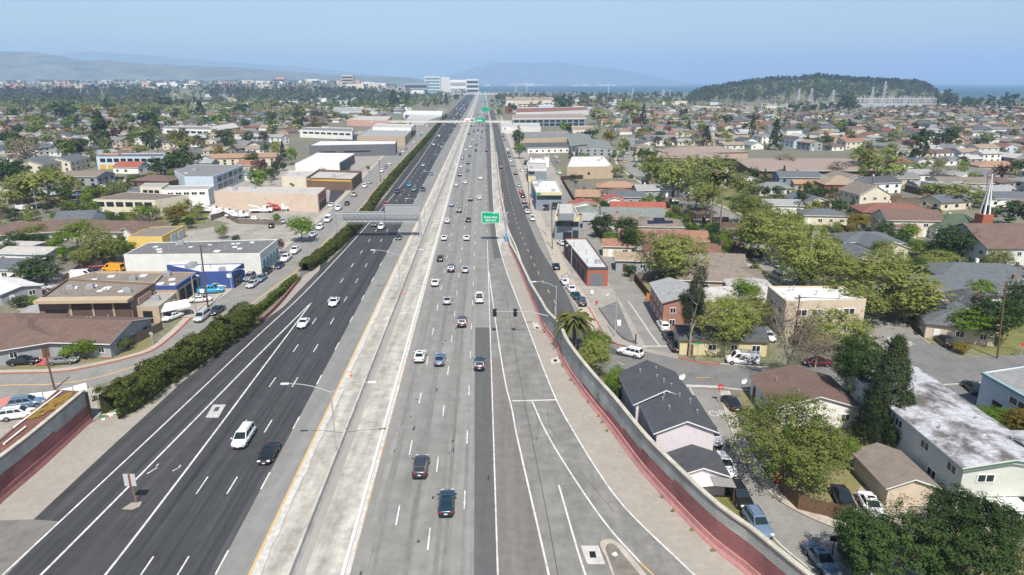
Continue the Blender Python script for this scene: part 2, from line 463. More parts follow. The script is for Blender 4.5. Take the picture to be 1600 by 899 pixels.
verge_edge = [(-140, 930), (0, 788), (62, 734.6), (153.5, 650), (235, 613), (325, 570), (400, 512), (430, 485), (471, 433), (520, 402.7), (542.7, 375), (582.7, 322.6), (622.8, 282.6), (665, 230), (693, 190), (715, 160), (728, 145)]
verge_edge = ext(verge_edge)
band("verge", verge_edge, L1, .004, m_dirt, 1060, 145)
band("road", LEDGE, LC, .008, m_blk)
sheet("old_shoulder", [(-140, 960), (-60, 815), (52, 812), (92, 815), (-30, 940)], .012, m_old)
band("shoulder", LC, YD, .008, m_shl)
band("median", YD, YE, .008, m_med)
band("road", YE, R4, .008, m_conc)
band("road", R4, R6, .0085, m_ramp)
band("verge", R6, WALLR, .006, m_dirt, 1060, 400)
band("verge", R6, WALLR, .006, m_med, 400, 142)
LD = [(734, 1060), (737, 961), (740.5, 899), (741.7, 674), (742.5, 512)]
band("road_patch", LD, R4, .012, m_dks, 1060, 512)
band("road_patch", R4, R5, .0125, m_brn, 1060, 560)
LX = [(772, 405), (769, 389), (766, 356), (762.5, 300), (760, 230), (758, 180)]
band("road_patch", LX, R6, .0125, m_dks, 404, 180)
# outer right concrete lane edge, pale stain band along the median
# markings
def mark(name, line, w, z, mat, dash=None, y0=None, y1=None, phase=None, lift=0, n=6):
    l = [p for p in line if (y0 is None or p[1] <= y0) and (y1 is None or p[1] >= y1)]
    p = polyline(l, n)
    mb = MB()
    if dash is None:
        ribbon(mb, offset(p, -w/2), offset(p, w/2), z)
    else:
        on, period = dash
        s = arc(p)
        ph = 0.0
        if phase is not None:
            a = np.array(G(*phase)); k = int(np.argmin([np.linalg.norm(q - a) for q in [at_s(p, s, t) for t in np.arange(0, s[-1], .25)]]))
            ph = (k * .25) % period
        t = ph - period
        while t < min(s[-1], 1500):
            a, b = at_s(p, s, t), at_s(p, s, t + on)
            if t >= 0 and np.linalg.norm(b - a) > .3:
                d = (b - a) / np.linalg.norm(b - a); nn = np.array((d[1], -d[0], 0)) * w / 2
                mb.quad((a-nn)[:2].tolist() + [z], (a+nn)[:2].tolist() + [z], (b+nn)[:2].tolist() + [z], (b-nn)[:2].tolist() + [z])
            t += period
    return struct(name, mb, mat)
D12 = (3.66, 14.63)
mark("lane_marking", L1, .22, .018, m_white)
mark("lane_marking", L2, .25, .018, m_white)
mark("lane_marking", L3, .25, .018, m_white)
mark("lane_marking", LA, .17, .018, m_white, D12, phase=(308, 772))
mark("lane_marking", LB, .17, .018, m_white, D12, phase=(354, 772))
mark("lane_marking", LC, .17, .018, m_white, D12, phase=(407, 764))
mark("lane_marking", YD, .22, .018, m_yellow)
mark("lane_marking", YE, .15, .018, m_yellow, y0=1060)
mark("lane_marking", R1, .16, .018, m_white, D12, phase=(641.6, 711.5))
mark("lane_marking", R2, .16, .018, m_white, D12, phase=(668, 860))
mark("lane_marking", R3, .16, .018, m_white, D12, phase=(724.7, 796.7))
mark("lane_marking", R4, .17, .018, m_white, y1=380)
mark("lane_marking", R4, .15, .018, m_white, D12, y0=380)
mark("lane_marking", R5, .2, .018, m_white)
mark("lane_marking", R6, .2, .018, m_white)
mark("lane_marking", R7[1:], .2, .018, m_white)
mark("lane_marking", [(1040, 918), (1021, 899), (1000, 879)], .15, .0185, m_yellow)
mark("lane_marking", R8, .2, .018, m_white)
mark("lane_marking", [(800, 626.7), (834, 626), (868, 625)], .3, .0185, m_white)
# worn squares in the left gore, faded arrow scraps
m_worn = mk("worn_white_paint", (.42, .41, .39), .85, .5, 4, 5)
sheet("road_patch", [(321, 653), (333, 632.5), (353, 632.5), (341, 653)], .019, m_worn)
sheet("road_patch", [(333, 643), (337, 636.5), (344, 636.5), (340, 643)], .0215, m_blk)
for a in ([(228, 741), (231, 741), (247, 731), (244, 731)], [(243, 729), (245, 729.5), (249, 725), (247, 724.5)], [(268, 736.5), (271, 736.5), (279, 732), (276, 732)], [(278, 731), (280, 732), (283.5, 727), (281.5, 726.5)]):
    sheet("road_patch", a, .019, m_worn)
# dark seams, stains and cracks on the right-hand lanes and ramp
m_seam = mk("tar_seam", (.05, .048, .046), .9, .2, 2)
def crack(pts, w): 
    p = polyline(pts, 5); mb = MB(); ribbon(mb, offset(p, -w/2), offset(p, w/2), .0145); struct("tar_seam", mb, m_seam)
crack([(872, 899), (850, 780), (832, 690), (818, 620), (800, 520), (790, 455)], .07)
crack([(823, 690), (850, 684), (872, 688), (895, 683)], .06); crack([(812, 668), (840, 662), (868, 668), (890, 660)], .05)
crack([(835, 640), (842, 665), (838, 690)], .05); crack([(855, 640), (860, 668), (876, 690)], .05)
crack([(905, 735), (930, 765), (960, 800)], .05)
r_ = np.random.RandomState(4)
mb = MB()
for i in range(20):
    y = 1060 - r_.rand() ** .7 * 560; t = r_.rand()
    a, b = by_y(YE, [y])[0], by_y(R4, [y])[0]
    x = a[0] * (1-t) + b[0] * t; w, l = .05 + .12 * r_.rand(), .15 + .5 * r_.rand()
    mb.add([(x-w, a[1]-l, .014), (x+w, a[1]-l, .014), (x+w*.8, a[1]+l, .014), (x-w*.7, a[1]+l, .014)], [(0, 1, 2, 3)])
kind(obj("tar_spots", mb, m_seam), "stuff")
# darker and paler wheel tracks laid along each lane (old repair strips in the concrete)
m_tr1 = mk("dark_repair_strip", (.188, .183, .168), .9, .16, .35, 7, stretch=(1, .04, 1), rot=-YAW, var2=.15, sc2=.6)
m_tr2 = mk("pale_lane_strip", (.226, .22, .203), .9, .14, .35, 7, stretch=(1, .04, 1), rot=-YAW, var2=.12, sc2=.6)
def frac(a, b, f): return [(pa[0]*(1-f)+pb[0]*f, pa[1]*(1-f)+pb[1]*f, 0) for pa, pb in zip(a, b)]
ysR = [1060, 961, 899, 820, 740, 665, 600, 540, 480, 430, 380, 330, 290, 250, 210, 180]
def lanes(l, r, parts, z, y0=1060, y1=180):
    ys = [y for y in ysR if y1 <= y <= y0]
    A, B = by_y(l, ys), by_y(r, ys)
    for f0, f1, m in parts:
        mb = MB(); ribbon(mb, frac(A, B, f0), frac(A, B, f1), z); struct("lane_strip", mb, m)
lanes(YE, R1, [(.04, .26, m_tr2), (.52, .68, m_tr1)], .0105)
lanes(R1, R2, [(.38, .60, m_tr1)], .0105)
lanes(R2, R3, [(.2, .34, m_tr1), (.66, .96, m_tr2)], .0105)
lanes(R3, R4, [(.08, .22, m_tr2)], .0105)
m_lt = mk("polished_asphalt", (.047, .048, .052), .75, .2, .6, 5, stretch=(1, .03, 1), rot=-YAW)
for a, b in ((L1, L2), (L3, LA), (LA, LB), (LB, LC)):
    lanes(a, b, [(.2, .36, m_lt), (.64, .8, m_lt)], .0105, 1060, 480 if b is L2 else 210)
m_oil = mk("oil_streak", (.183, .178, .164), .85, .3, .5, 8, stretch=(1, .03, 1), rot=-YAW, var2=.2, sc2=.8); m_oil2 = mk("dark_oil_streak", (.040, .040, .041), .8, .35, .5, 8, stretch=(1, .03, 1), rot=-YAW, var2=.25, sc2=.5)
for a, b in ((YE, R1), (R1, R2), (R2, R3)): lanes(a, b, [(.44, .56, m_oil)], .0117)
for a, b in ((L3, LA), (LA, LB), (LB, LC)): lanes(a, b, [(.43, .57, m_oil2)], .0117, 1060, 480 if a is L3 else 210)
# median: two low pale kerbs and a concrete barrier between them
def kerbstrip(name, line, w0, w1, h, mat, jag=0.0, y1=142):
    p = resample(polyline([q for q in line if q[1] >= y1], 6), 1.5)
    p = [q for q in p if q[1] < 1600]
    a = offset(p, w0); b = offset(p, w1)
    r = np.random.RandomState(11)
    b = [q + n * (jag * (r.rand() - .5)) for q, n in zip(b, normals(p))]
    mb = MB()
    up = lambda q, z: (q[0], q[1], z)
    for i in range(len(p) - 1):
        mb.quad(up(a[i], h), up(b[i], h), up(b[i+1], h), up(a[i+1], h))
        mb.quad(up(b[i], 0), up(b[i+1], 0), up(b[i+1], h), up(b[i], h))
        mb.quad(up(a[i+1], 0), up(a[i], 0), up(a[i], h), up(a[i+1], h))
    return struct(name, mb, mat)
kerbstrip("kerb", YD, .2, 1.05, .12, m_kerb, .25)
m_kw = mk("white_kerb_top", (.62, .60, .56), .85, .15, 1.5, 6)
kerbstrip("kerb", ME, 0.0, .34, .16, m_kw, .03)
kerbstrip("kerb", ME, .40, .85, .12, m_kerb, .14)
m_bar = mk("barrier_concrete", (.42, .405, .37), .9, .18, .8, 7, var2=.2, sc2=.3)
def barrier(line, h, wb, wt, mat, label, seg=12.0, cat="concrete barrier", stop=1700, group=None, name="concrete_barrier", y1=142):
    p = resample(polyline([q for q in line if q[1] >= y1], 6), 3.0)
    p = [q for q in p if q[1] < stop]
    th = thing(name, (p[0][0], p[0][1], 0), 0, label, cat, group)
    o0 = np.array((p[0][0], p[0][1], 0))
    n = normals(p)
    prof = [(-wb/2, 0), (-wb/2, .08), (-wt/2 - .06, .32), (-wt/2, h), (wt/2, h), (wt/2 + .06, .32), (wb/2, .08), (wb/2, 0)]
    step = max(1, int(seg / 3)); i = 0
    while i < len(p) - 1:
        j = min(i + step, len(p) - 1)
        if p[i][1] > 420: j = min(i + step * 12, len(p) - 1)
        mb = MB(); k = len(prof); vs = []
        for q in range(i, j + 1):
            for a, z in prof:
                c = p[q] - o0 + n[q] * a
                if q == i: c = c + (p[i+1] - p[i]) / np.linalg.norm(p[i+1] - p[i]) * .03
                vs.append((c[0], c[1], z))
        fs = []
        for q in range(j - i):
            for a in range(k - 1): fs.append((q*k+a, (q+1)*k+a, (q+1)*k+a+1, q*k+a+1))
        fs += [tuple(range(k)), tuple(range((j-i)*k, (j-i+1)*k))[::-1]]
        mb.add(vs, fs); obj("barrier_section", mb, mat, th)
        i = j
    return th
barrier(KB, .95, .62, .24, m_bar, "long grey concrete barrier running down the middle of the median")
gut = polyline(KB, 6)
mbg = MB(); ribbon(mbg, offset(gut, .3), offset(gut, 1.25), .013); struct("gutter", mbg, mk("gutter_grey", (.29, .28, .255), .9, .15, .4, 6, stretch=(1, .1, 1)))

# ------------------------------------------------------------------ streets and lots (laid as sheets, kerbs as steps)
m_st = mk("street_asphalt", (.16, .157, .15), .92, .15, .25, 7, var2=.16, sc2=1.4)
m_stp = mk("pale_street_asphalt", (.225, .215, .195), .92, .14, .25, 7, var2=.14, sc2=1.2)
m_lot = mk("lot_concrete", (.30, .275, .24), .92, .18, .2, 7, var2=.16, sc2=1.0)
m_fr = mk("frontage_asphalt", (.082, .082, .08), .9, .16, .4, 6, stretch=(1, .05, 1), rot=-YAW, var2=.12, sc2=.9)
m_grass = mk("lawn", (.10, .135, .035), .95, .3, .35, 7, col2=(.17, .15, .06), var2=.25, sc2=3)
m_dry = mk("dry_yard", (.27, .22, .13), .95, .25, .3, 7, col2=(.14, .14, .05), var2=.25, sc2=2)
# left frontage street
FKL = [(-190, 590), (-60, 587), (0, 585), (100, 581.5), (150, 572.7), (200, 561), (237.8, 549), (270, 526), (300, 497), (340, 470), (400, 425), (450, 385), (500, 345), (545, 302), (580, 266), (620, 225), (650, 200), (672, 183), (690, 170)]
FKR = [(-190, 650), (-60, 645), (0, 640), (70, 632), (140, 612), (235, 577), (325, 530), (385, 488), (400, 484), (462, 436), (478, 420), (522, 388), (548, 355), (588, 308), (625, 266), (660, 222), (688, 190), (700, 170)]
def street(name, a, b, z, mat, n=6):
    mb = MB(); A, B = polyline(a, n), polyline(b, n)
    sa, sb = arc(A), arc(B); k = 60
    qa = [at_s(A, sa, sa[-1]*i/k) for i in range(k+1)]; qb = [at_s(B, sb, sb[-1]*i/k) for i in range(k+1)]
    ribbon(mb, qa, qb, z); return struct(name, mb, mat)
sheet("lot", [(-190, 640), (145, 605), (157, 648), (60, 735), (0, 788), (-190, 900)], .0057, m_lot)
sheet("lot", [(60, 500), (300, 497), (400, 425), (500, 345), (545, 300), (580, 262), (640, 200), (560, 205), (480, 250), (330, 300), (300, 335), (360, 350), (230, 372), (180, 410), (20, 440), (20, 480)], .0046, m_lot)
sheet("lot", [(180, 640), (600, 660), (500, 655), (300, 600), (140, 612)], .003, m_dirt)
street("street", FKL, FKR, .012, m_stp)
def kerb(line, w, h, mat, side=1, name="kerb", n=6):
    p = polyline(line, n); a, b = (p, offset(p, w)) if side > 0 else (offset(p, -w), p)
    mb = MB()
    up = lambda q, z: (q[0], q[1], z)
    for i in range(len(p) - 1):
        mb.quad(up(a[i], h), up(b[i], h), up(b[i+1], h), up(a[i+1], h))
        mb.quad(up(b[i], 0), up(b[i+1], 0), up(b[i+1], h), up(b[i], h)); mb.quad(up(a[i+1], 0), up(a[i], 0), up(a[i], h), up(a[i+1], h))
    return struct(name, mb, mat)
kerb(FKL[1:9], .35, .14, m_red, -1)
kerb(FKL[8:], .25, .14, m_kerb, -1)
kerb(FKL[1:9], 1.6, .10, m_side, -1, "pavement"); 
PVL = offset(polyline(FKL[8:], 6), -.25)
mbp = MB(); ribbon(mbp, offset(PVL, -1.8), PVL, .12); struct("pavement", mbp, m_side)
LY = [(-190, 618), (0, 602.7), (87.6, 600), (147.7, 591), (240, 562), (300, 533), (375.5, 487.6), (420, 455), (467.6, 420), (522.7, 362.7), (562.7, 325), (582.7, 300), (640, 238), (690, 186)]
mark("lane_marking", LY, .28, .02, m_yellow)
# right frontage road, its turn and the cross street
F2L = [(850, 488), (837.5, 462), (825, 440), (807.6, 389), (794, 357), (788, 331), (782, 300), (776, 240), (770, 197), (764, 172)]
F2R = [(907.6, 510), (880, 447.8), (844, 389), (827, 350), (808, 300), (793.5, 248.5), (781, 205), (771, 172)]
PKR = [(922, 522), (900, 478), (875, 440), (858, 395), (838, 350), (816, 290), (801, 240), (788, 205), (777, 172)]
PVR = [(945, 540), (925, 478), (897, 440), (878, 400), (852, 350), (826, 290), (808, 240), (793, 205), (780, 172)]
sheet("lot", [(905, 540), (1010, 560), (1060, 560), (1030, 470), (950, 400), (905, 330), (880, 285), (830, 205), (785, 205), (800, 240), (838, 350), (875, 440)], .0052, m_lot)
street("road", F2L, F2R, .012, m_fr)
street("street", F2R, PKR, .010, m_stp)
mbp = MB(); A = resample(polyline(PKR, 6), 4); B = resample(polyline(PVR, 6), 4); k = min(len(A), len(B)); 
A = [at_s(polyline(PKR, 6), arc(polyline(PKR, 6)), arc(polyline(PKR, 6))[-1]*i/80) for i in range(81)]; B = [at_s(polyline(PVR, 6), arc(polyline(PVR, 6)), arc(polyline(PVR, 6))[-1]*i/80) for i in range(81)]
for i in range(80):
    mbp.quad((A[i][0], A[i][1], .13), (B[i][0], B[i][1], .13), (B[i+1][0], B[i+1][1], .13), (A[i+1][0], A[i+1][1], .13))
    mbp.quad((A[i+1][0], A[i+1][1], 0), (A[i+1][0], A[i+1][1], .13), (A[i][0], A[i][1], .13), (A[i][0], A[i][1], 0))
struct("pavement", mbp, m_side)
XN = [(922, 518), (940, 532), (975, 541), (1030, 555), (1070, 562.6), (1125, 569), (1200, 575), (1290, 570), (1400, 566), (1500, 560), (1700, 548)]
XS = [(872, 490), (915, 560), (960, 590), (1010, 600), (1072, 604), (1121, 606), (1200, 612), (1290, 612), (1400, 606), (1500, 600), (1700, 590)]
street("street", XN, XS, .014, m_st)
street("road", [(850, 482), (895, 500), (930, 528)], [(850, 488), (905, 540), (985, 560)], .0165, m_fr)
kerb([(918, 480), (932, 505), (945, 526), (962, 538), (977, 542)], .3, .15, m_red, -1)
kerb([(1062, 561), (1075, 564), (1095, 568), (1125, 571)], .3, .15, m_red, -1)
mark("lane_marking", [(780.5, 290), (782, 300), (788, 331), (794, 357), (807.6, 389), (825, 440), (838, 466)], .3, .02, m_white)
mark("lane_marking", [(877.6, 490), (859, 458.8), (850, 443), (837.5, 419), (823, 387), (807, 347), (795, 300), (784, 240), (774, 192)], .17, .02, m_yellow, (3.0, 8.0), phase=(859, 458.8))
mark("lane_marking", [(1072, 602), (1096, 603), (1121, 604)], .35, .02, m_white)
mark("lane_marking", [(965, 566), (976, 570)], .2, .02, m_yellow); mark("lane_marking", [(1088, 590), (1108, 590)], .2, .02, m_yellow)
# alley between the brick building and the fences
street("street", [(1010, 545), (975, 480), (950, 440), (906, 372), (880, 320), (868, 290)], [(1068, 556), (1035, 500), (1003, 458), (950, 395), (920, 350), (886, 290)], .008, m_stp)
mark("lane_marking", [(982, 471), (1000, 497), (1018, 524), (1032, 542)], .35, .0115, m_worn)
mark("lane_marking", [(1005, 541.5), (1043, 541)], .35, .0118, m_white)
sheet("lot", [(936, 482), (965, 470), (995, 540), (972, 530)], .012, m_st)
kerb([(935, 482), (955, 510), (975, 530), (995, 538)], .25, .2, mk("dark_kerb", (.12, .11, .1)), -1)
# side street past the navy roofed house
S1L = [(1076, 606), (1120, 690), (1150, 752), (1175, 800), (1215, 850), (1262, 890), (1330, 960)]
S1R = [(1140, 612), (1150, 650), (1185, 725), (1232, 778), (1300, 812), (1345, 826), (1500, 900)]
street("street", S1L, S1R, .010, m_stp)
sheet("driveway", [(1325, 785), (1345, 760), (1400, 770), (1440, 800), (1400, 840), (1340, 822)], .012, mk("driveway_slab", (.34, .29, .24), .9, .12, .5, 6))
sheet("driveway", [(1500, 800), (1560, 770), (1640, 800), (1640, 860), (1560, 850)], .012, m_lot)
kerb(S1R, .2, .13, m_kerb, 1); kerb(S1L, .2, .13, m_kerb, -1); kerb(XS[4:], .2, .13, m_kerb, 1); kerb(XN[5:7], .2, .13, m_kerb, -1)
mbp = MB(); TT = polyline(S1R, 6); ribbon(mbp, offset(TT, .2), offset(TT, 1.5), .125); struct("pavement", mbp, m_side)
# the tree-lined street and the street at the right
T_L = [(1385, 548), (1330, 500), (1262, 460), (1205, 430), (1168, 395), (1128, 352), (1085, 325), (1040, 305), (1005, 283), (975, 262), (968, 248), (974, 232), (978, 215)]
T_R = [(1452, 538), (1390, 492), (1310, 450), (1245, 415), (1213, 385), (1180, 352), (1125, 325), (1070, 303), (1030, 283), (998, 262), (988, 248), (992, 232), (992, 215)]
street("street", T_L, T_R, .012, m_stp)
street("street", [(1400, 600), (1392, 555), (1385, 530)], [(1520, 600), (1500, 560), (1470, 530)], .0155, m_st)
street("street", [(1392, 566), (1430, 620), (1500, 700), (1560, 760)], [(1500, 570), (1520, 600), (1560, 645), (1640, 740)], .011, m_st)
kerb(T_R, .18, .12, m_kerb, 1); kerb(T_L, .18, .12, m_kerb, -1)
mbp = MB(); TT = polyline(T_R, 6); ribbon(mbp, offset(TT, 1.6), offset(TT, 3.0), .05); struct("pavement", mbp, m_side)
mbp = MB(); ribbon(mbp, TT, offset(TT, 1.6), .03); struct("lawn_strip", mbp, m_grass)
mbp = MB(); TT = polyline(T_L, 6); ribbon(mbp, offset(TT, -3.2), offset(TT, -1.6), .05); struct("pavement", mbp, m_side)
mbp = MB(); ribbon(mbp, offset(TT, -1.6), TT, .03); struct("lawn_strip", mbp, m_grass)
# yards and lawns
for i_, (pts, m) in enumerate((([(1035, 545), (1060, 525), (1200, 525), (1205, 560), (1125, 560), (1070, 556)], m_grass), ([(1155, 612), (1390, 612), (1400, 640), (1330, 800), (1240, 770), (1190, 700)], m_dry),
               ([(1010, 505), (990, 440), (1040, 425), (1060, 455)], m_dry), ([(965, 590), (1010, 604), (1072, 606), (1075, 700), (1180, 815), (1140, 800), (985, 650), (930, 560)], m_grass),
               ([(1470, 520), (1600, 505), (1640, 560), (1530, 552)], m_grass), ([(20, 530), (240, 520), (237, 546), (150, 568), (20, 580)], m_dry), ([(1400, 850), (1640, 800), (1640, 960), (1400, 960)], m_dry),
               ([(160, 340), (330, 328), (320, 350), (170, 360)], m_grass), ([(1395, 520), (1420, 470), (1470, 440), (1520, 460), (1440, 510)], m_grass), ([(1150, 345), (1110, 300), (1150, 290), (1330, 340), (1220, 380)], m_grass))):
    sheet("yard", pts, .0062 + .0003*i_, m)
sheet("red_paving", [(57, 560), (70, 548), (80, 550), (76, 572), (55, 572)], .13, mk("red_paving", (.42, .11, .09), .9, .15, 1)); sheet("red_paving", [(157, 561), (165, 551), (178, 553), (176, 560)], .125, MATS["red_paving"])
sheet("school_field", [(1205, 222), (1215, 219), (1330, 222), (1335, 227), (1250, 228)], .01, mk("field_grass", (.09, .16, .035), .95, .2, .1))
# ramp island and drains
isl = polyline([(958, 905), (946, 872), (937.5, 853), (941, 846), (952, 844), (966, 850), (985, 870), (1012, 903)], 4)
mb = MB(); mb.poly([(p[0], p[1]) for p in isl][::-1], 0, .16); struct("traffic_island", mb, m_side)
isl2 = polyline([(962, 905), (951, 874), (946, 858), (950, 852), (958, 852), (976, 872), (1003, 904)], 4)
mb = MB(); mb.add([(p[0], p[1], .168) for p in isl2][::-1], [tuple(range(len(isl2)))]); struct("island_dirt", mb, mk("island_dirt", (.17, .155, .13), .95, .3, .8, 7))
sheet("drain_apron", [(907, 853), (935, 853), (946, 882), (918, 882)], .022, m_kerb)
m_grate = mk("iron_grate", (.015, .015, .016), .6, .1, 4)
def drain(pts, z, label):
    mb = MB(); w = [np.array(G(*p)) for p in pts]
    mb.add([(p[0], p[1], z) for p in w], [(0, 1, 2, 3)])
    for i in range(1, 6):
        t = i / 6; a, b = w[0]*(1-t) + w[1]*t, w[3]*(1-t) + w[2]*t; mb.bar((a[0], a[1], z+.012), (b[0], b[1], z+.012), .018, 0)
    tag(obj("drain_grate", mb, m_grate), label, "drain grate")
drain([(922, 872), (932, 872), (930, 862), (920.5, 862)], .026, "black drain grate set in a pale slab by the traffic island")
sheet("drain_apron", [(836, 516), (846, 516.5), (840, 504.5), (831, 504)], .022, m_kerb)
drain([(838, 514), (843, 514), (841, 511.5), (836.5, 511.5)], .026, "small drain grate by the kerb just past the traffic signal")
sheet("drain_apron", [(862, 569), (876, 567), (872, 558), (860, 561)], .022, m_kerb)
drain([(866, 566), (871, 565), (869, 561.5), (864.5, 562.5)], .026, "square drain grate at the foot of the pink soundwall")
sheet("gravel_patch", [(190, 796), (205, 786), (222, 784), (218, 792), (206, 797)], .021, m_dirt)
sheet("island_paint", [(955, 868), (962, 864), (966, 870), (960, 872)], .172, m_kw)
# ------------------------------------------------------------------ soundwalls
def uvq(mb, a, b, z0a, z1a, z0b, z1b, sa, sb, m=0):
    mb.quad((a[0], a[1], z0a), (b[0], b[1], z0b), (b[0], b[1], z1b), (a[0], a[1], z1a), m, [(sa, z0a), (sb, z0b), (sb, z1b), (sa, z1a)])
m_block = brickmat("grey_block", (.45, .45, .405), (.38, .38, .345), (.28, .28, .26), .40, .20, .3, .3)
m_pinkblock = brickmat("pink_block", (.33, .125, .12), (.29, .11, .105), (.22, .085, .085), .40, .20, .25, .35)
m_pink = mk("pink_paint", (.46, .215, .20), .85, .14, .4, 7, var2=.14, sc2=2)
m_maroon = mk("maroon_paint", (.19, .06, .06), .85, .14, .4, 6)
m_cop = mk("coping_concrete", (.42, .395, .325), .9, .2, .6, 7, var2=.15, sc2=3)
def soundwall(line, hs, label, side, steps, name="soundwall"):
    """line walks away from the camera; side +1: the road lies to its right, -1: to its left"""
    w = polyline(line, 8); w = resample(w, 2.0); s = arc(w); n = normals(w)
    key = [arc_at(w, s, G(*p)) for p in line]
    steps = [(k_ + key[1], v_) for k_, v_ in steps]
    H = [float(np.interp(q, key, hs)) for q in s]
    o0 = np.array((w[0][0], w[0][1], 0)); th = thing(name, tuple(o0), 0, label, "wall")
    P = [q - o0 for q in w]
    off = lambda i, d: P[i] - n[i] * d * side          # d metres away from the road side
    bar, blk, pat, back, cop = MB(), MB(), MB(), MB(), MB()
    stp = MB()
    for i in range(len(P) - 1):
        a, b = i, i + 1
        sa, sb = s[a], s[b]
        # barrier foot (slopes back from the road)
        for (d0, z0, d1, z1) in ((0, 0, .03, .12), (.03, .12, .22, .45), (.22, .45, .28, 1.0), (.28, 1.0, .42, 1.0)):
            za0, za1 = min(z0, H[a]), min(z1, H[a]); zb0, zb1 = min(z0, H[b]), min(z1, H[b])
            p, q = off(a, d0), off(b, d0); p2, q2 = off(a, d1), off(b, d1)
            bar.quad((p[0], p[1], za0), (q[0], q[1], zb0), (q2[0], q2[1], zb1), (p2[0], p2[1], za1))
        if H[a] > 1.15 or H[b] > 1.15:
            pa, pb = off(a, .42), off(b, .42)
            st = float(np.interp((sa + sb) / 2, [k for k, _ in steps], [v for _, v in steps])) if steps else 0
            st = round(st / .4) * .4
            ta, tb = max(H[a], 1.0), max(H[b], 1.0)
            if st > 1.05:
                za = min(st, ta); uvq(pat, pa, pb, 1.0, za, 1.0, min(st, tb), sa, sb)
            z0 = max(1.0, min(st, ta - .05))
            uvq(blk, pa, pb, z0, ta, max(1.0, min(st, tb - .05)), tb, sa, sb)
            ra, rb = off(a, .40), off(b, .40)
            uvq(stp, ra, rb, ta - .22, ta - .02, tb - .22, tb - .02, sa, sb)
        qa, qb = off(a, .72), off(b, .72)
        uvq(back, qb, qa, 0, H[b], 0, H[a], sb, sa)
        ca, cb, da, db = off(a, .30 if H[a] > 1.2 else .2), off(b, .30 if H[b] > 1.2 else .2), off(a, .84), off(b, .84)
        t = .22
        up = lambda q, z: (q[0], q[1], z)
        cop.quad(up(ca, H[a]+t), up(cb, H[b]+t), up(db, H[b]+t), up(da, H[a]+t))
        cop.quad(up(ca, H[a]), up(cb, H[b]), up(cb, H[b]+t), up(ca, H[a]+t)); cop.quad(up(db, H[b]), up(da, H[a]), up(da, H[a]+t), up(db, H[b]+t))
        cop.quad(up(ca, H[a]), up(da, H[a]), up(db, H[b]), up(cb, H[b]))
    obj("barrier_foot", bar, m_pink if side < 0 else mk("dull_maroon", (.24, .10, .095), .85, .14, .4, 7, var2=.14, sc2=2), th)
    obj("block_panel", blk, m_block, th)
    if pat.f: obj("painted_patch", pat, m_pinkblock, th)
    obj("trim_stripe", stp, m_maroon, th)
    obj("wall_back", back, m_block, th); obj("coping", cop, m_cop, th)
    return th, w, s
def arc_at(w, s, p):
    p = np.array(p); k = int(np.argmin([np.linalg.norm((q - p)[:2]) for q in w])); return s[k]
WR = WALLR[:21]
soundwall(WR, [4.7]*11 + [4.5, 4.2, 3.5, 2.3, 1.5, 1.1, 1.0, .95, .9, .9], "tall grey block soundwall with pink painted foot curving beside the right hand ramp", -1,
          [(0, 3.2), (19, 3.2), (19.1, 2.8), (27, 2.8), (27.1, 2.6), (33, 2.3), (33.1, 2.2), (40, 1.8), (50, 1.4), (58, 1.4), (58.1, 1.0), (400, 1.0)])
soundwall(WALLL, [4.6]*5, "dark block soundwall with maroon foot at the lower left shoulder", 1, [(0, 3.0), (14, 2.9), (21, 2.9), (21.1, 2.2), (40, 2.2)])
# barrier between the far ramp verge and the frontage road beyond the soundwall
barrier(WALLR[20:], .85, .5, .22, m_bar, "pale concrete barrier between the motorway and the right frontage road", y1=142, stop=1500)
# ------------------------------------------------------------------ vehicles
PAINT = {}
for n_, c_ in dict(white=(.74, .74, .73), silver=(.42, .43, .44), grey=(.17, .175, .18), dark_grey=(.032, .035, .042), black=(.012, .012, .014), navy=(.014, .024, .05), blue=(.03, .09, .24), steel_blue=(.12, .18, .26),
                   teal=(.006, .033, .055), maroon=(.11, .012, .018), red=(.42, .022, .025), beige=(.36, .31, .24), brown=(.075, .05, .04), green=(.02, .05, .035), orange=(.75, .32, .02), sky_blue=(.03, .30, .50), plum=(.055, .035, .05), yellow=(.7, .5, .05)).items():
    PAINT[n_] = mk(n_ + "_car_paint", c_, .28, 0, spec=.5, coat=.6)
m_glass = mk("car_glass", (.012, .02, .024), .06, 0, spec=.7)
m_tyre = mk("tyre_rubber", (.014, .014, .015), .8, 0)
m_rim = mk("wheel_rim", (.38, .38, .39), .3, 0, metal=.8)
m_tail = mk("tail_lens", (.34, .015, .015), .2, 0, spec=.5)
m_head = mk("head_lens", (.66, .68, .70), .12, 0, spec=.6)
m_plate = mk("number_plate", (.66, .66, .62), .5, 0)
m_trimk = mk("black_trim", (.02, .02, .021), .6, 0)
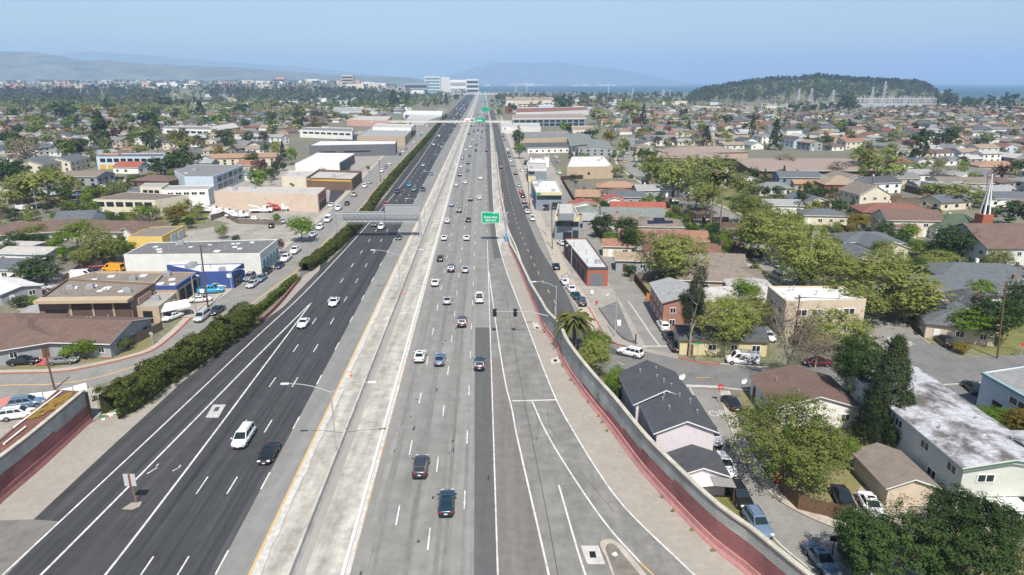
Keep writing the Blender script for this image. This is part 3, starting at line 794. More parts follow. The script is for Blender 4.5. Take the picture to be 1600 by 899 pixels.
VK = dict(
 sedan=dict(L=4.8, hw=.92, belt=.95, roof=1.44, gb=(-1.62, 1.12), gr=(-.82, .22), hood=.92, trunk=1.0, nose=.72),
 coupe=dict(L=4.5, hw=.9, belt=.95, roof=1.36, gb=(-1.6, .85), gr=(-.75, .0), hood=.9, trunk=.98, nose=.68),
 suv=dict(L=4.7, hw=.94, belt=1.12, roof=1.72, gb=(-2.25, 1.05), gr=(-1.85, .3), hood=1.08, trunk=1.12, nose=.85),
 hatchback=dict(L=4.25, hw=.89, belt=1.0, roof=1.52, gb=(-2.0, 1.1), gr=(-1.5, .25), hood=.98, trunk=1.02, nose=.76),
 minivan=dict(L=5.05, hw=.98, belt=1.1, roof=1.8, gb=(-2.42, 1.65), gr=(-2.15, .7), hood=1.06, trunk=1.1, nose=.82),
 van=dict(L=5.6, hw=1.0, belt=1.25, roof=2.15, gb=(-2.72, 2.0), gr=(-2.66, 1.25), hood=1.2, trunk=1.25, nose=.95),
 pickup=dict(L=5.7, hw=.99, belt=1.2, roof=1.86, gb=(-.75, 1.45), gr=(-.45, .75), hood=1.17, trunk=1.18, nose=.95),
)
def car_shell(k):
    d = VK[k]; L, hw, hood, tr, nose, belt = d["L"], d["hw"], d["hood"], d["trunk"], d["nose"], d["belt"]
    h = L / 2; b0, b1 = d["gb"]
    st = [(-h, .74*hw, .38, .60, tr*.74), (-h+.06, .90*hw, .30, .66, tr*.93), (-h+.35, .98*hw, .24, .70, tr), (b0+.15, hw, .2, .74, belt), ((b0+b1)/2, hw, .19, .74, belt), (b1-.05, hw, .2, .74, belt-.01),
          (b1+.35, .985*hw, .21, .72, hood), (h-.55, .95*hw, .23, .68, hood*.94), (h-.18, .88*hw, .27, .6, nose), (h-.02, .70*hw, .34, .52, nose*.83)]
    st.sort(key=lambda q: q[0])
    mb = MB(); vs = []; K = 11
    for y, w, zb, zs, zt in st:
        half = [(w*.86, zb), (w*.97, zb+.12), (w, zs), (w*.965, zs + (zt-zs)*.6), (w*.86, zt)]
        vs += [(x, y, z) for x, z in half] + [(0, y, zt + .025)] + [(-x, y, z) for x, z in half[::-1]]
    n = len(st); fs = []
    for i in range(n - 1):
        for j in range(K): fs.append((i*K+j, (i+1)*K+j, (i+1)*K+(j+1) % K, i*K+(j+1) % K))
    fs += [tuple(range(K)), tuple(range((n-1)*K, n*K))[::-1]]
    fs = [f[::-1] for f in fs]
    body = MB().add(vs, fs).mesh("shell", [PAINT["white"]]); t_ = bpy.data.objects.new("shell", body); COL.objects.link(t_)
    md = t_.modifiers.new("s", 'SUBSURF'); md.levels = 1; md.render_levels = 1
    bpy.context.view_layer.update(); ev = t_.evaluated_get(bpy.context.evaluated_depsgraph_get()).to_mesh()
    mb.add([tuple(q.co) for q in ev.vertices], [tuple(p.vertices) for p in ev.polygons]); mb.smooth_n = len(mb.f)
    bpy.data.objects.remove(t_); bpy.data.meshes.remove(body)
    # greenhouse
    r0, r1 = d["gr"]; wb, wr = hw*.87, hw*.70 if k not in ("van",) else hw*.86
    zb, zr = belt - .02, d["roof"]
    c = [(-wb, b0, zb), (wb, b0, zb), (wb, b1, zb), (-wb, b1, zb), (-wr, r0, zr-.05), (wr, r0, zr-.05), (wr, r1, zr-.05), (-wr, r1, zr-.05), (-wr*.86, r0+.12, zr), (wr*.86, r0+.12, zr), (wr*.86, r1-.15, zr), (-wr*.86, r1-.15, zr)]
    mb.add(c, [(8, 9, 10, 11), (4, 5, 9, 8), (5, 6, 10, 9), (6, 7, 11, 10), (7, 4, 8, 11), (0, 1, 5, 4), (1, 2, 6, 5), (2, 3, 7, 6), (3, 0, 4, 7)])
    for sx in (-1, 1):      # mirrors
        mb.obox((sx*(hw+.09), b1-.3, belt+.06), (.11, 0, 0), (0, .05, 0), (0, 0, .07))
    if k == "pickup":       # open bed: floor and walls above the deck
        mb.box(-hw*.86, -hw*.76, -h+.08, -.8, tr-.02, tr+.16); mb.box(hw*.76, hw*.86, -h+.08, -.8, tr-.02, tr+.16); mb.box(-hw*.76, hw*.76, -h+.08, -h+.16, tr-.02, tr+.14)
    def face(ix, u0, u1, v0, v1, off=.014):
        a, b_, c_, d_ = (np.array(c[i]) for i in ix)
        nrm = np.cross(b_-a, d_-a); nrm = nrm/np.linalg.norm(nrm)*off
        f = lambda u, v: (a*(1-u)+b_*u)*(1-v) + (d_*(1-u)+c_*u)*v + nrm
        return [f(u0, v0), f(u1, v0), f(u1, v1), f(u0, v1)]
    gl = {}
    gl["rear_window"] = [face((0, 1, 5, 4), .07, .93, .12, .92)]
    gl["windscreen"] = [face((2, 3, 7, 6), .05, .95, .08, .94)]
    sr = [(.03, .30), (.33, .63), (.66, .93)] if k in ("suv", "minivan", "hatchback") else [(.14, .50), (.54, .90)] if k in ("sedan", "coupe") else [(.08, .45), (.5, .92)] if k == "pickup" else [(.76, .93)]
    gl["side_window"] = [[face((1, 2, 6, 5), a, b_, .14, .9) for a, b_ in sr], [face((3, 0, 4, 7), 1-b_, 1-a, .14, .9) for a, b_ in sr]]
    return mb, gl, d
def wheel_mb(r=.33, w=.22):
    t, m = MB(), MB(); n = 12
    t.bar((-w/2, 0, 0), (w/2, 0, 0), r, 0, n=n)
    for sx in (-1, 1): m.bar((sx*(w/2-.02), 0, 0), (sx*(w/2+.012), 0, 0), r*.62, 0, n=10)
    return t, m
PROTO = {}
def car_proto(k):
    if k in PROTO: return PROTO[k]
    mb, gl, d = car_shell(k); h, hw = d["L"]/2, d["hw"]
    P = {}
    bm_ = mb.mesh("body", [PAINT["white"]]); bm_.polygons.foreach_set("use_smooth", [i < mb.smooth_n for i in range(len(bm_.polygons))]); P["body"] = [(bm_, (0, 0, 0))]
    q = lambda qs: MB().add(sum([list(x) for x in qs], []), [tuple(range(4*i, 4*i+4)) for i in range(len(qs))])
    P["windscreen"] = [(q(gl["windscreen"]).mesh("windscreen", m_glass), (0, 0, 0))]
    P["rear_window"] = [(q(gl["rear_window"]).mesh("rear_window", m_glass), (0, 0, 0))]
    P["side_window"] = [(q(x).mesh("side_window", m_glass), (0, 0, 0)) for x in gl["side_window"]]
    big = k in ("suv", "pickup", "van"); wr = .38 if big else .33
    t, m = wheel_mb(wr); tm, rm = t.mesh("wheel", m_tyre), m.mesh("rim", m_rim)
    yf, yr = h - .92, -h + (1.05 if k != "pickup" else 1.3)
    P["wheel"] = [(tm, (sx*(hw-.09), y, wr), rm) for sx in (-1, 1) for y in (yf, yr)]
    hl = MB().obox((0, 0, 0), (.19, 0, 0), (0, .09, -.02), (0, 0, .06)).mesh("headlight", m_head)
    tl = MB().obox((0, 0, 0), (.18, 0, 0), (0, .05, 0), (0, 0, .075)).mesh("tail_light", m_tail)
    P["headlight"] = [(hl, (sx*hw*.64, h-.12, d["nose"]*.93)) for sx in (-1, 1)]
    P["tail_light"] = [(tl, (sx*hw*.70, -h+.05, d["trunk"]*.82)) for sx in (-1, 1)]
    P["number_plate"] = [(MB().obox((0, 0, 0), (.19, 0, 0), (0, .012, 0), (0, 0, .075)).mesh("number_plate", m_plate), (0, -h-.005, d["trunk"]*.62)), (MB().obox((0, 0, 0), (.19, 0, 0), (0, .012, 0), (0, 0, .075)).mesh("number_plate", m_plate), (0, h-.0, d["nose"]*.6))]
    P["bumper"] = [(MB().obox((0, -h+.03, .42), (hw*.8, 0, 0), (0, .06, 0), (0, 0, .1)).mesh("bumper", m_trimk), (0, 0, 0)), (MB().obox((0, h-.05, .40), (hw*.66, 0, 0), (0, .06, 0), (0, 0, .1)).mesh("bumper", m_trimk), (0, 0, 0))]
    if k == "pickup": P["bed_liner"] = [(MB().quad((-hw*.76, -h+.16, d["trunk"]+.035), (hw*.76, -h+.16, d["trunk"]+.035), (hw*.76, -.8, d["belt"]+.04), (-hw*.76, -.8, d["belt"]+.04)).mesh("bed_liner", m_trimk), (0, 0, 0))]
    if k in ("suv", "minivan"):
        rr = MB()
        for sx in (-1, 1): rr.bar((sx*hw*.6, d["gr"][0]+.2, d["roof"]+.05), (sx*hw*.6, d["gr"][1]-.2, d["roof"]+.05), .03)
        P["roof_rail"] = [(rr.mesh("roof_rail", m_trimk), (0, 0, 0))]
    if k == "sedan": P["sunroof"] = [(MB().quad((-.38, -.5, d["roof"]+.012), (.38, -.5, d["roof"]+.012), (.38, -.05, d["roof"]+.012), (-.38, -.05, d["roof"]+.012)).mesh("sunroof", m_glass), (0, 0, 0))]
    # one joined mesh for cars too far off to show their parts
    J = MB(); J.add(mb.v, mb.f, 0)
    for x in gl["windscreen"] + gl["rear_window"] + sum(gl["side_window"], []): J.quad(*x, m=1)
    for sx in (-1, 1):
        for y in (yf, yr): J.bar((sx*(hw-.2), y, wr), (sx*(hw+.02), y, wr), wr, 2, n=8)
        J.obox((sx*hw*.70, -h+.05, d["trunk"]*.82), (.16, 0, 0), (0, .05, 0), (0, 0, .07), 3); J.obox((sx*hw*.64, h-.12, d["nose"]*.93), (.17, 0, 0), (0, .09, 0), (0, 0, .06), 4)
    jm = J.mesh(k, [PAINT["white"], m_glass, m_tyre, m_tail, m_head]); jm.polygons.foreach_set("use_smooth", [i < mb.smooth_n for i in range(len(jm.polygons))]); P["_far"] = jm
    PROTO[k] = P; return P
WORD = dict(sedan="sedan", coupe="coupe", suv="SUV", hatchback="hatchback", minivan="minivan", van="van", pickup="pickup truck")
CWORD = dict(silver="silver", steel_blue="blue-grey", sky_blue="turquoise", dark_grey="dark grey", plum="dark plum", navy="navy blue", teal="dark teal")
NEAR = 260.0
def vehicle(k, col, x, y, rz, label, group, share=False, nm=None, near=None, sun=True):
    P = car_proto(k); nm = nm or ("parked_car" if "parked" in group else "car"); nm = {"van": "van", "pickup": "pickup_truck"}.get(k, nm)
    cat = {"van": "van", "pickup": "pickup truck", "minivan": "minivan"}.get(k, "car")
    D = hypot(x, y)
    if (D < NEAR) if near is None else near:
        th = thing(nm, (x, y, .02), rz, label, cat, group, share)
        for part, lst in P.items():
            if part == "_far" or (part == "sunroof" and not sun): continue
            for e in lst:
                o = link(part, e[0], th, e[1], mat=PAINT[col] if part == "body" else None)
                if part == "wheel": link("rim", e[2], o)
        return th
    o = link(nm, P["_far"], None, (x, y, .02), rz, mat=PAINT[col])
    return tag(o, label, cat, group, share=share)
GA, GT, GP = "cars heading away on the right carriageway", "cars coming on the dark left carriageway", "cars parked along the side streets"
def cw(c): return CWORD.get(c, c.replace("_", " "))
LN = [YE, R1, R2, R3, R4, R6]
def heading(line, y):
    a, b = by_y(line, [y + 6])[0], by_y(line, [y - 6])[0]
    return atan2(-(b[0]-a[0]), b[1]-a[1])
def hwy(lst, away):
    for e in lst:
        k, c, px, py = e[:4]
        x, y, _ = G(px, py, .7)
        rz = heading(R2, py) if away else heading(LB, py) + pi
        lab = f"{cw(c)} {WORD[k]} heading away on the pale right lanes" if away else f"{cw(c)} {WORD[k]} coming forward on the dark left lanes"
        if len(e) > 4: lab = e[4]
        vehicle(k, c, x, y, rz, lab, GA if away else GT)
hwy([("suv", "dark_grey", 657.5, 727, "dark grey SUV with red tail lights, nearest in its lane on the right carriageway"), ("sedan", "teal", 698, 783, "dark teal sedan, the car nearest the bottom on the right carriageway"),
     ("suv", "navy", 749, 567, "navy SUV driving onto the dark asphalt strip beside the white line"), ("sedan", "white", 656, 555), ("sedan", "steel_blue", 687, 560), ("suv", "plum", 722, 502), ("pickup", "white", 749, 465), ("sedan", "silver", 699, 468),
     ("sedan", "white", 680, 440.5), ("suv", "navy", 705, 419), ("sedan", "silver", 727, 420), ("hatchback", "black", 688, 403), ("sedan", "white", 694, 371), ("sedan", "white", 729, 371), ("suv", "silver", 699, 345), ("sedan", "dark_grey", 731.5, 343),
     ("suv", "black", 717.5, 328.5), ("suv", "steel_blue", 705.5, 319.5), ("suv", "dark_grey", 735, 311), ("sedan", "white", 749.5, 308), ("suv", "silver", 713, 289), ("sedan", "white", 727, 284.5), ("suv", "black", 718, 273), ("sedan", "white", 750.5, 278),
     ("sedan", "grey", 731, 266), ("sedan", "white", 720.5, 260), ("suv", "black", 731.5, 254.5), ("suv", "dark_grey", 723, 247), ("suv", "navy", 734, 243), ("sedan", "white", 727.5, 234), ("hatchback", "white", 735, 229), ("sedan", "dark_grey", 743.5, 235), ("suv", "black", 760, 235.5),
     ("suv", "dark_grey", 744.5, 226), ("sedan", "white", 738, 218.5), ("suv", "black", 733, 209.5), ("sedan", "grey", 752, 215), ("hatchback", "maroon", 747, 203), ("sedan", "white", 746, 209), ("suv", "green", 753, 205.5), ("sedan", "maroon", 759, 203), ("suv", "navy", 740.5, 204.5), ("sedan", "white", 738.5, 194.5), ("suv", "black", 749, 194), ("sedan", "navy", 754, 195.5)], True)
hwy([("sedan", "white", 522, 471), ("coupe", "white", 474, 504, "white coupe beside the tip of the painted gore"), ("minivan", "white", 380.5, 682, "white minivan nearest on the dark left carriageway"), ("sedan", "black", 420, 706, "black sedan nearest on the dark left carriageway"),
     ("suv", "white", 595.5, 354.5), ("suv", "dark_grey", 585.5, 350), ("sedan", "navy", 623, 370), ("hatchback", "red", 603, 319.5), ("suv", "navy", 620.5, 299), ("hatchback", "sky_blue", 639.5, 289), ("suv", "grey", 647, 296), ("suv", "navy", 661, 296), ("sedan", "silver", 661, 258), ("suv", "steel_blue", 674, 271.5),
     ("sedan", "white", 677.5, 225.5), ("suv", "grey", 685, 227), ("sedan", "silver", 690, 229.5), ("sedan", "steel_blue", 682, 219), ("suv", "white", 686, 212.5)], False)
# slow dense traffic beyond the footbridge
r_ = np.random.RandomState(21); seen = []
CC = ["white", "silver", "grey", "black", "dark_grey", "navy", "white", "silver", "steel_blue", "maroon"]
for i in range(112):
    t = r_.rand(); dist = 760 + 1500 * (i / 112) ** 1.15
    away = i % 4 == 0
    py = 449.5 + FOC * tan(math.atan2(CAM_H, dist) - PITCH)
    ls = (YE, R1, R2, R3, R4) if away else (L1, LA, LB, LC)
    q = r_.randint(0, len(ls) - 1); a, b = by_y(ls[q], [py])[0], by_y(ls[q+1], [py])[0]
    x, y = (a[0]+b[0])/2, a[1]
    if any(abs(x-u) < 2.2 and abs(y-v) < 9 for u, v in seen): continue
    seen.append((x, y))
    c = CC[r_.randint(len(CC))]; k = ["sedan", "suv", "hatchback", "suv", "sedan"][r_.randint(5)]
    vehicle(k, c, x, y, YAW + (0 if away else pi), ("small far car heading away beyond the footbridge" if away else "small far car in the queue coming towards the footbridge"), "far cars heading away beyond the footbridge" if away else "far cars queueing beyond the footbridge", True)
def along(line, x, y):
    w = polyline(line, 5); k = int(np.argmin([hypot(q[0]-x, q[1]-y) for q in w])); a, b = w[max(k-1, 0)], w[min(k+1, len(w)-1)]
    if b[1] < a[1]: a, b = b, a
    return atan2(-(b[0]-a[0]), b[1]-a[1])
def park(lst, line, where, flip=False, group=GP):
    for e in lst:
        k, c, px, py = e[:4]; x, y, _ = G(px, py, .7)
        rz = along(line, x, y) if not isinstance(line, (int, float)) else line
        if flip: rz += pi
        vehicle(k, c, x, y, rz, e[4] if len(e) > 4 else f"{cw(c)} {WORD[k]} {where}", group)
park([("pickup", "white", 461.5, 391), ("pickup", "white", 447, 403), ("sedan", "navy", 436, 414), ("sedan", "black", 417, 423), ("sedan", "steel_blue", 408, 434), ("minivan", "silver", 315.5, 494, "silver minivan parked beside the tall brown utility pole"), ("sedan", "dark_grey", 339, 484), ("suv", "grey", 390, 433),
      ("sedan", "silver", 394.5, 443), ("sedan", "white", 489, 366), ("suv", "white", 500, 355), ("van", "white", 512.5, 343), ("pickup", "white", 529, 325), ("sedan", "green", 542, 317.5), ("pickup", "beige", 553.5, 304), ("sedan", "white", 517.5, 320), ("suv", "white", 570, 290.5), ("sedan", "silver", 577, 284.5),
      ("suv", "white", 596.5, 267), ("sedan", "grey", 603, 261), ("sedan", "white", 609, 255.5), ("suv", "navy", 625, 241.5), ("sedan", "white", 629.5, 237), ("sedan", "grey", 634.5, 232.5), ("sedan", "white", 647, 222.5), ("suv", "sky_blue", 657.5, 211.5), ("sedan", "white", 660, 207.5), ("sedan", "grey", 672, 197)], FKL, "parked along the left frontage street", True)
park([("suv", "black", 805.5, 271), ("sedan", "silver", 811, 289.5), ("hatchback", "red", 814.5, 300), ("sedan", "navy", 817, 306), ("suv", "maroon", 819.5, 315.5), ("sedan", "black", 822, 324.5), ("sedan", "white", 824, 330), ("pickup", "white", 831.5, 341), ("sedan", "black", 869, 415.5), ("sedan", "white", 882.5, 439), ("sedan", "white", 892, 450),
      ("sedan", "teal", 899.5, 461), ("suv", "navy", 908, 471), ("sedan", "grey", 785.5, 209), ("sedan", "maroon", 786, 213.5), ("sedan", "steel_blue", 788, 218.5), ("suv", "white", 793, 234), ("sedan", "maroon", 794.5, 239), ("suv", "navy", 796, 244), ("sedan", "white", 798, 251), ("suv", "grey", 801, 258)], PKR, "parked along the right frontage road")
park([("suv", "teal", 782.7, 261.5, "dark teal SUV driving on the dark right frontage road")], F2L, "", group="cars on the frontage road")
def face(px, py, qx, qy): a, b = G(px, py), G(qx, qy); return atan2(-(b[0]-a[0]), b[1]-a[1])
A1 = face(1060, 545, 1000, 455)
park([("suv", "white", 1036, 508), ("sedan", "navy", 1045, 523), ("sedan", "black", 1054, 539)], A1, "parked by the red two-storey house")
vehicle("suv", "white", *G2(985, 550, .7), face(1020, 556, 962, 542), "white SUV turning out of the alley towards the frontage road", "cars on the cross street", near=True)
vehicle("van", "white", *G2(1161, 560.5, .9), face(1200, 567, 1120, 562), "white work van covered in dark graffiti with roof ladder rack", "cars on the cross street", near=True)
S1 = face(1240, 850, 1160, 740)
park([("suv", "silver", 1112.5, 681), ("suv", "white", 1132, 727), ("suv", "black", 1156, 774), ("suv", "steel_blue", 1184, 817), ("sedan", "steel_blue", 1284, 872)], S1, "parked along the side street", True)
park([("sedan", "black", 1318, 777, "dark sedan parked in the driveway behind the brown plank fence"), ("sedan", "white", 1361, 788, "old white sedan loaded with junk in the driveway by the brown garage")], face(1340, 810, 1310, 755), "", True)
vehicle("minivan", "white", *G2(1570, 806, .8), radians(100) if False else R(78), "white minivan standing under the small pale awning", GP)
vehicle("sedan", "silver", *G2(1597, 783, .7), R(10), "silver car half inside the open ground floor carport", GP)
vehicle("sedan", "black", *G2(1143, 628, .7), S1, "black car partly hidden by the olive green tree at the STOP corner", GP)
park([("hatchback", "white", 1449, 516), ("suv", "black", 1475, 532), ("hatchback", "white", 1399, 534.5), ("sedan", "black", 1521, 604)], along(T_R, *G2(1449, 516)), "parked by the shaded corner at right")
vehicle("sedan", "maroon", *G2(1277, 565, .7), R(88), "maroon sedan parked under the bare trees on the cross street", GP)
vehicle("van", "white", *G2(1174, 525, .9), R(185), "white van parked in the drive beside the yellow house", GP); vehicle("sedan", "white", *G2(1200, 524, .7), R(180), "white sedan parked next to the van under trees", GP)
park([("suv", "grey", 1069, 324), ("sedan", "white", 1050, 312.5), ("hatchback", "white", 1058, 317), ("suv", "navy", 1110, 350), ("sedan", "blue", 1121, 358), ("sedan", "white", 1132.5, 366), ("sedan", "dark_grey", 1035, 304), ("suv", "dark_grey", 1010, 284)], T_L, "parked on the tree street's left", True)
park([("suv", "steel_blue", 1149, 377.5), ("sedan", "black", 1159, 385), ("minivan", "navy", 1181, 396), ("sedan", "black", 1179, 366), ("suv", "black", 1164, 355.5), ("sedan", "dark_grey", 1155, 350), ("suv", "white", 1219, 424)], T_L, "parked on the tree street's right", True)
park([("sedan", "black", 986, 275.5), ("hatchback", "orange", 975, 252.5), ("sedan", "dark_grey", 992, 259), ("sedan", "white", 980, 240), ("suv", "navy", 970, 244), ("sedan", "silver", 990, 232), ("sedan", "white", 979, 222)], T_R, "parked where the tree street bends")
park([("suv", "steel_blue", 42, 629), ("suv", "white", 29, 646)], R(-70), "parked behind the white barriers")
park([("sedan", "black", 37, 563), ("sedan", "grey", 97.5, 562)], R(-80), "parked in front of the brown roofed house")
vehicle("hatchback", "maroon", *G2(4, 556, .6), R(-60), "dark red car at the left edge by the brown roofed house", GP)
vehicle("sedan", "black", *G2(211, 501, .7), R(-80), "black sedan beside the dark roll doors", GP)
vehicle("sedan", "white", *G2(269, 494, .7), R(160), "white sedan under the white canopy tent", GP)
park([("sedan", "silver", 339, 446.5), ("sedan", "white", 313, 467)], R(-75), "parked in front of the blue workshop")
vehicle("pickup", "sky_blue", *G2(329, 452, .9), R(-80), "turquoise pickup truck in front of the blue workshop", GP)
park([("coupe", "white", 39, 449.5), ("sedan", "teal", 32, 454.5), ("sedan", "red", 54, 456.5), ("hatchback", "silver", 67, 449), ("van", "white", 129, 430.5), ("hatchback", "teal", 145, 426), ("pickup", "maroon", 155, 416.5), ("suv", "white", 220, 420)], R(-72), "in the crowded car yard")
vehicle("van", "orange", *G2(177, 419, .9), R(80), "orange van in the yard behind the brown garage", GP)
park([("van", "white", 37.5, 326), ("sedan", "white", 160, 291), ("sedan", "steel_blue", 122, 304), ("sedan", "silver", 133, 300), ("hatchback", "red", 86, 315), ("hatchback", "white", 198, 283), ("suv", "navy", 184, 279), ("sedan", "dark_grey", 110, 308), ("suv", "navy", 170, 287), ("sedan", "black", 70, 322)], R(-52), "parked near the big pale tree")
park([("sedan", "white", 414, 344.5), ("suv", "navy", 430, 344.5), ("sedan", "silver", 442.5, 345), ("suv", "white", 398, 342), ("sedan", "black", 424, 352)], R(15), "parked in the tow yard below the peach warehouse")
park([("sedan", "white", 868, 245.5), ("sedan", "silver", 872, 252), ("suv", "white", 873, 270), ("sedan", "white", 820, 262), ("suv", "white", 815, 266), ("sedan", "silver", 857, 255), ("sedan", "white", 878, 379)], R(15), "in a lot by the shops")
# tow trucks: cab, flat bed, lifting boom
def tow_truck(px, py, rz, boomcol, label):
    x, y, _ = G(px, py, .6); th = thing("tow_truck", (x, y, 0), rz, label, "tow truck", "tow trucks in the yard")
    c = MB(); c.box(-1.15, 1.15, 2.3, 4.0, .7, 1.7); c.add([(-1.15, .6, .7), (1.15, .6, .7), (1.15, 2.3, .7), (-1.15, 2.3, .7), (-1.05, .7, 2.6), (1.05, .7, 2.6), (1.05, 1.8, 2.6), (-1.05, 1.8, 2.6), ], [(0, 1, 5, 4), (1, 2, 6, 5), (2, 3, 7, 6), (3, 0, 4, 7), (4, 5, 6, 7)])
    obj("cab", c, PAINT["white"], th)
    obj("windscreen", MB().quad((-.95, 2.24, 1.75), (.95, 2.24, 1.75), (.9, 1.92, 2.45), (-.9, 1.92, 2.45)), m_glass, th)
    b = MB(); b.box(-1.2, 1.2, -4.2, .4, .85, 1.35); obj("bed", b, PAINT[boomcol], th)
    m = MB(); m.tube([(0, -.2, 1.35), (0, -1.0, 2.1), (0, -4.6, 2.9)], .22, 0, 6); obj("boom", m, PAINT[boomcol], th)
    w = MB().bar((-1.15, 0, .5), (1.15, 0, .5), .5, n=10).mesh("wheel", m_tyre)
    for yy in (3.1, -1.6, -3.0): link("wheel", w, th, (0, yy, 0))
tow_truck(330, 330, R(-82), "white", "white tow truck at the left end of the row by the peach warehouse")
tow_truck(350, 334, R(-80), "white", "white tow truck in the middle of the row by the peach warehouse")
tow_truck(372, 338, R(-85), "white", "white tow truck at the right of the row below the peach wall")
tow_truck(409, 330, R(-85), "white", "white tow truck standing just behind the red crane truck")
tow_truck(438, 327, R(-85), "red", "white and red crane tow truck parked against the peach warehouse")
van_ = [o for o, s in THINGS if "graffiti" in o["label"]][0]; g_ = MB(); rg = random.Random(3)
for i in range(26):
    y_, z_, a_ = rg.uniform(-2.4, .9), rg.uniform(.75, 1.75), rg.uniform(0, 6); pts_ = []
    for j in range(5): pts_.append((-1.035 + .09*max(0, z_-1.25), y_, z_)); a_ += rg.uniform(-1.3, 1.3); y_ = min(max(y_ + .22*cos(a_), -2.5), 1.0); z_ = min(max(z_ + .22*sin(a_), .7), 1.8)
    g_.tube(pts_, .035, 0, 4)
obj("graffiti", g_, m_trimk, van_); g_ = MB()
for y_ in (-2.3, -1.0, .4): g_.bar((-.8, y_, 2.25), (.8, y_, 2.25), .03)
for x_ in (-.7, -.3, .3, .7): g_.bar((x_, -2.5, 2.3), (x_, .6, 2.3), .03)
obj("ladder_rack", g_, m_tyre, van_)
# ------------------------------------------------------------------ trees
LEAF = dict(
 plane=leafmat("plane_leaves", (.165, .195, .045), (.335, .36, .10), .45),
 broad=leafmat("dark_broad_leaves", (.017, .038, .010), (.07, .118, .028), .24),
 bright=leafmat("bright_leaves", (.085, .155, .014), (.22, .32, .036), .35),
 conifer=leafmat("conifer_needles", (.022, .038, .017), (.075, .10, .038), .18),
 olive=leafmat("olive_leaves", (.125, .155, .036), (.26, .30, .08), .45),
 gum=leafmat("gum_leaves", (.030, .046, .027), (.095, .115, .06), .22),
 gold=leafmat("golden_leaves", (.13, .095, .012), (.32, .24, .045), .3),
 bare=leafmat("bare_twigs", (.11, .085, .06), (.24, .19, .13), .1),
 plum=leafmat("plum_leaves", (.05, .025, .02), (.13, .07, .05), .15),
 pink=leafmat("pink_blossom", (.20, .02, .08), (.45, .05, .18), .2),
 palm=leafmat("palm_fronds", (.05, .062, .016), (.17, .17, .05), .2),
 hedge=leafmat("hedge_leaves", (.062, .085, .018), (.165, .19, .045), .34),
 hedgeb=leafmat("trimmed_hedge_leaves", (.05, .085, .012), (.16, .20, .035), .25))
m_bark = mk("bark", (.13, .10, .075), .95, .3, 3, 6)
m_barkp = mk("pale_bark", (.30, .27, .21), .95, .3, 3, 6)
m_palmb = mk("palm_bark", (.19, .16, .125), .95, .25, 4, 6)
def cards(cen, rad, per, size, rs, up=.35, clump_t=None, flat=.38, asp=.62):
    """leaf cards scattered in spherical clumps: cen (n,3), rad (n,) -> verts, faces, tint"""
    n = len(cen); N = n * per
    d = rs.randn(N, 3); d /= np.linalg.norm(d, axis=1)[:, None]
    rr = rs.rand(N) ** .45
    R_ = np.repeat(rad, per)
    p = np.repeat(cen, per, 0) + d * (rr * R_)[:, None] * np.array([1, 1, .8])
    c0 = cen.mean(0); ow = np.repeat((cen - c0) / (np.linalg.norm(cen - c0, axis=1)[:, None] + 1e-6), per, 0); nrm = d * .55 + ow * .8 + rs.randn(N, 3) * flat + np.array([0, 0, up]); nrm /= np.linalg.norm(nrm, axis=1)[:, None]
    a = np.cross(nrm, rs.randn(N, 3)); a /= np.linalg.norm(a, axis=1)[:, None]; b = np.cross(nrm, a)
    s = size * (.45 + 1.15 * rs.rand(N) ** 1.6); w = s[:, None] * a; h = (s * asp)[:, None] * b
    bend = nrm * (s * .25)[:, None]
    v = np.stack([p - w, p - h * .9 + bend, p + w, p + h * .9 + bend], 1).reshape(-1, 3)
    f = np.arange(N * 4).reshape(-1, 4)
    ct = rs.rand(n) if clump_t is None else clump_t
    t = np.clip(np.repeat(ct, per) * .6 + rs.rand(N) * .4 , 0, 1)
    return v, f, t
def join(parts):
    V, F, T, o = [], [], [], 0
    for v, f, t in parts: V.append(v); F.append(f + o); T.append(t); o += len(v)
    return np.concatenate(V), np.concatenate(F), np.concatenate(T)
def crown_pts(kind, n, rs):
    """clump centres in a unit crown: x, y in -.5..+.5, z 0..1"""
    out = []
    if kind in ("conifer", "spire"):
        for i in range(n):
            z = (rs.rand() ** .8) * .97; w = (1 - z) ** .85 * .5 * (.75 + .35 * rs.rand()) + .02
            a = rs.rand() * 2 * pi; q = w * (.55 + .45 * rs.rand() ** .5)
            out.append((cos(a) * q, sin(a) * q, z))
    elif kind == "gum":
        lobes = [(rs.uniform(-.25, .25), rs.uniform(-.25, .25), rs.uniform(.3, .88), rs.uniform(.14, .26)) for _ in range(7)]
        for i in range(n):
            c = lobes[i % 7]; d = rs.randn(3); d /= np.linalg.norm(d); r = c[3] * rs.rand() ** .4
            out.append((c[0] + d[0]*r, c[1] + d[1]*r, np.clip(c[2] + d[2]*r*.75, .05, 1)))
    else:
        nl = 14 if kind in ('broad', 'plane', 'olive', 'hedge', 'bright') else 11
        lobes = [(0, 0, .52, .34)]
        for j in range(nl):
            a = 2*pi*j/nl*2.4 + rs.rand(); e = rs.uniform(-.85 if nl == 14 else -.3, .92)
            q = .29*(1-.5*max(e, 0)**2)*rs.uniform(.8, 1.1); lobes.append((cos(a)*q, sin(a)*q, .48 + .34*e, rs.uniform(.14, .23)))
        for i in range(n):
            if i % 4 == 3:
                d = rs.randn(3); d /= np.linalg.norm(d); r = .30 + .17 * rs.rand(); out.append((d[0]*r, d[1]*r, np.clip(.5 + d[2]*r*1.05, .03, 1))); continue
            c = lobes[i % len(lobes)]; d = rs.randn(3); d /= np.linalg.norm(d); r = c[3] * (.55 + .55 * rs.rand() ** .5) * (1.25 if rs.rand() < .12 else 1)
            out.append((c[0] + d[0]*r, c[1] + d[1]*r, np.clip(c[2] + d[2]*r*.9, .03, 1)))
    return np.array(out)
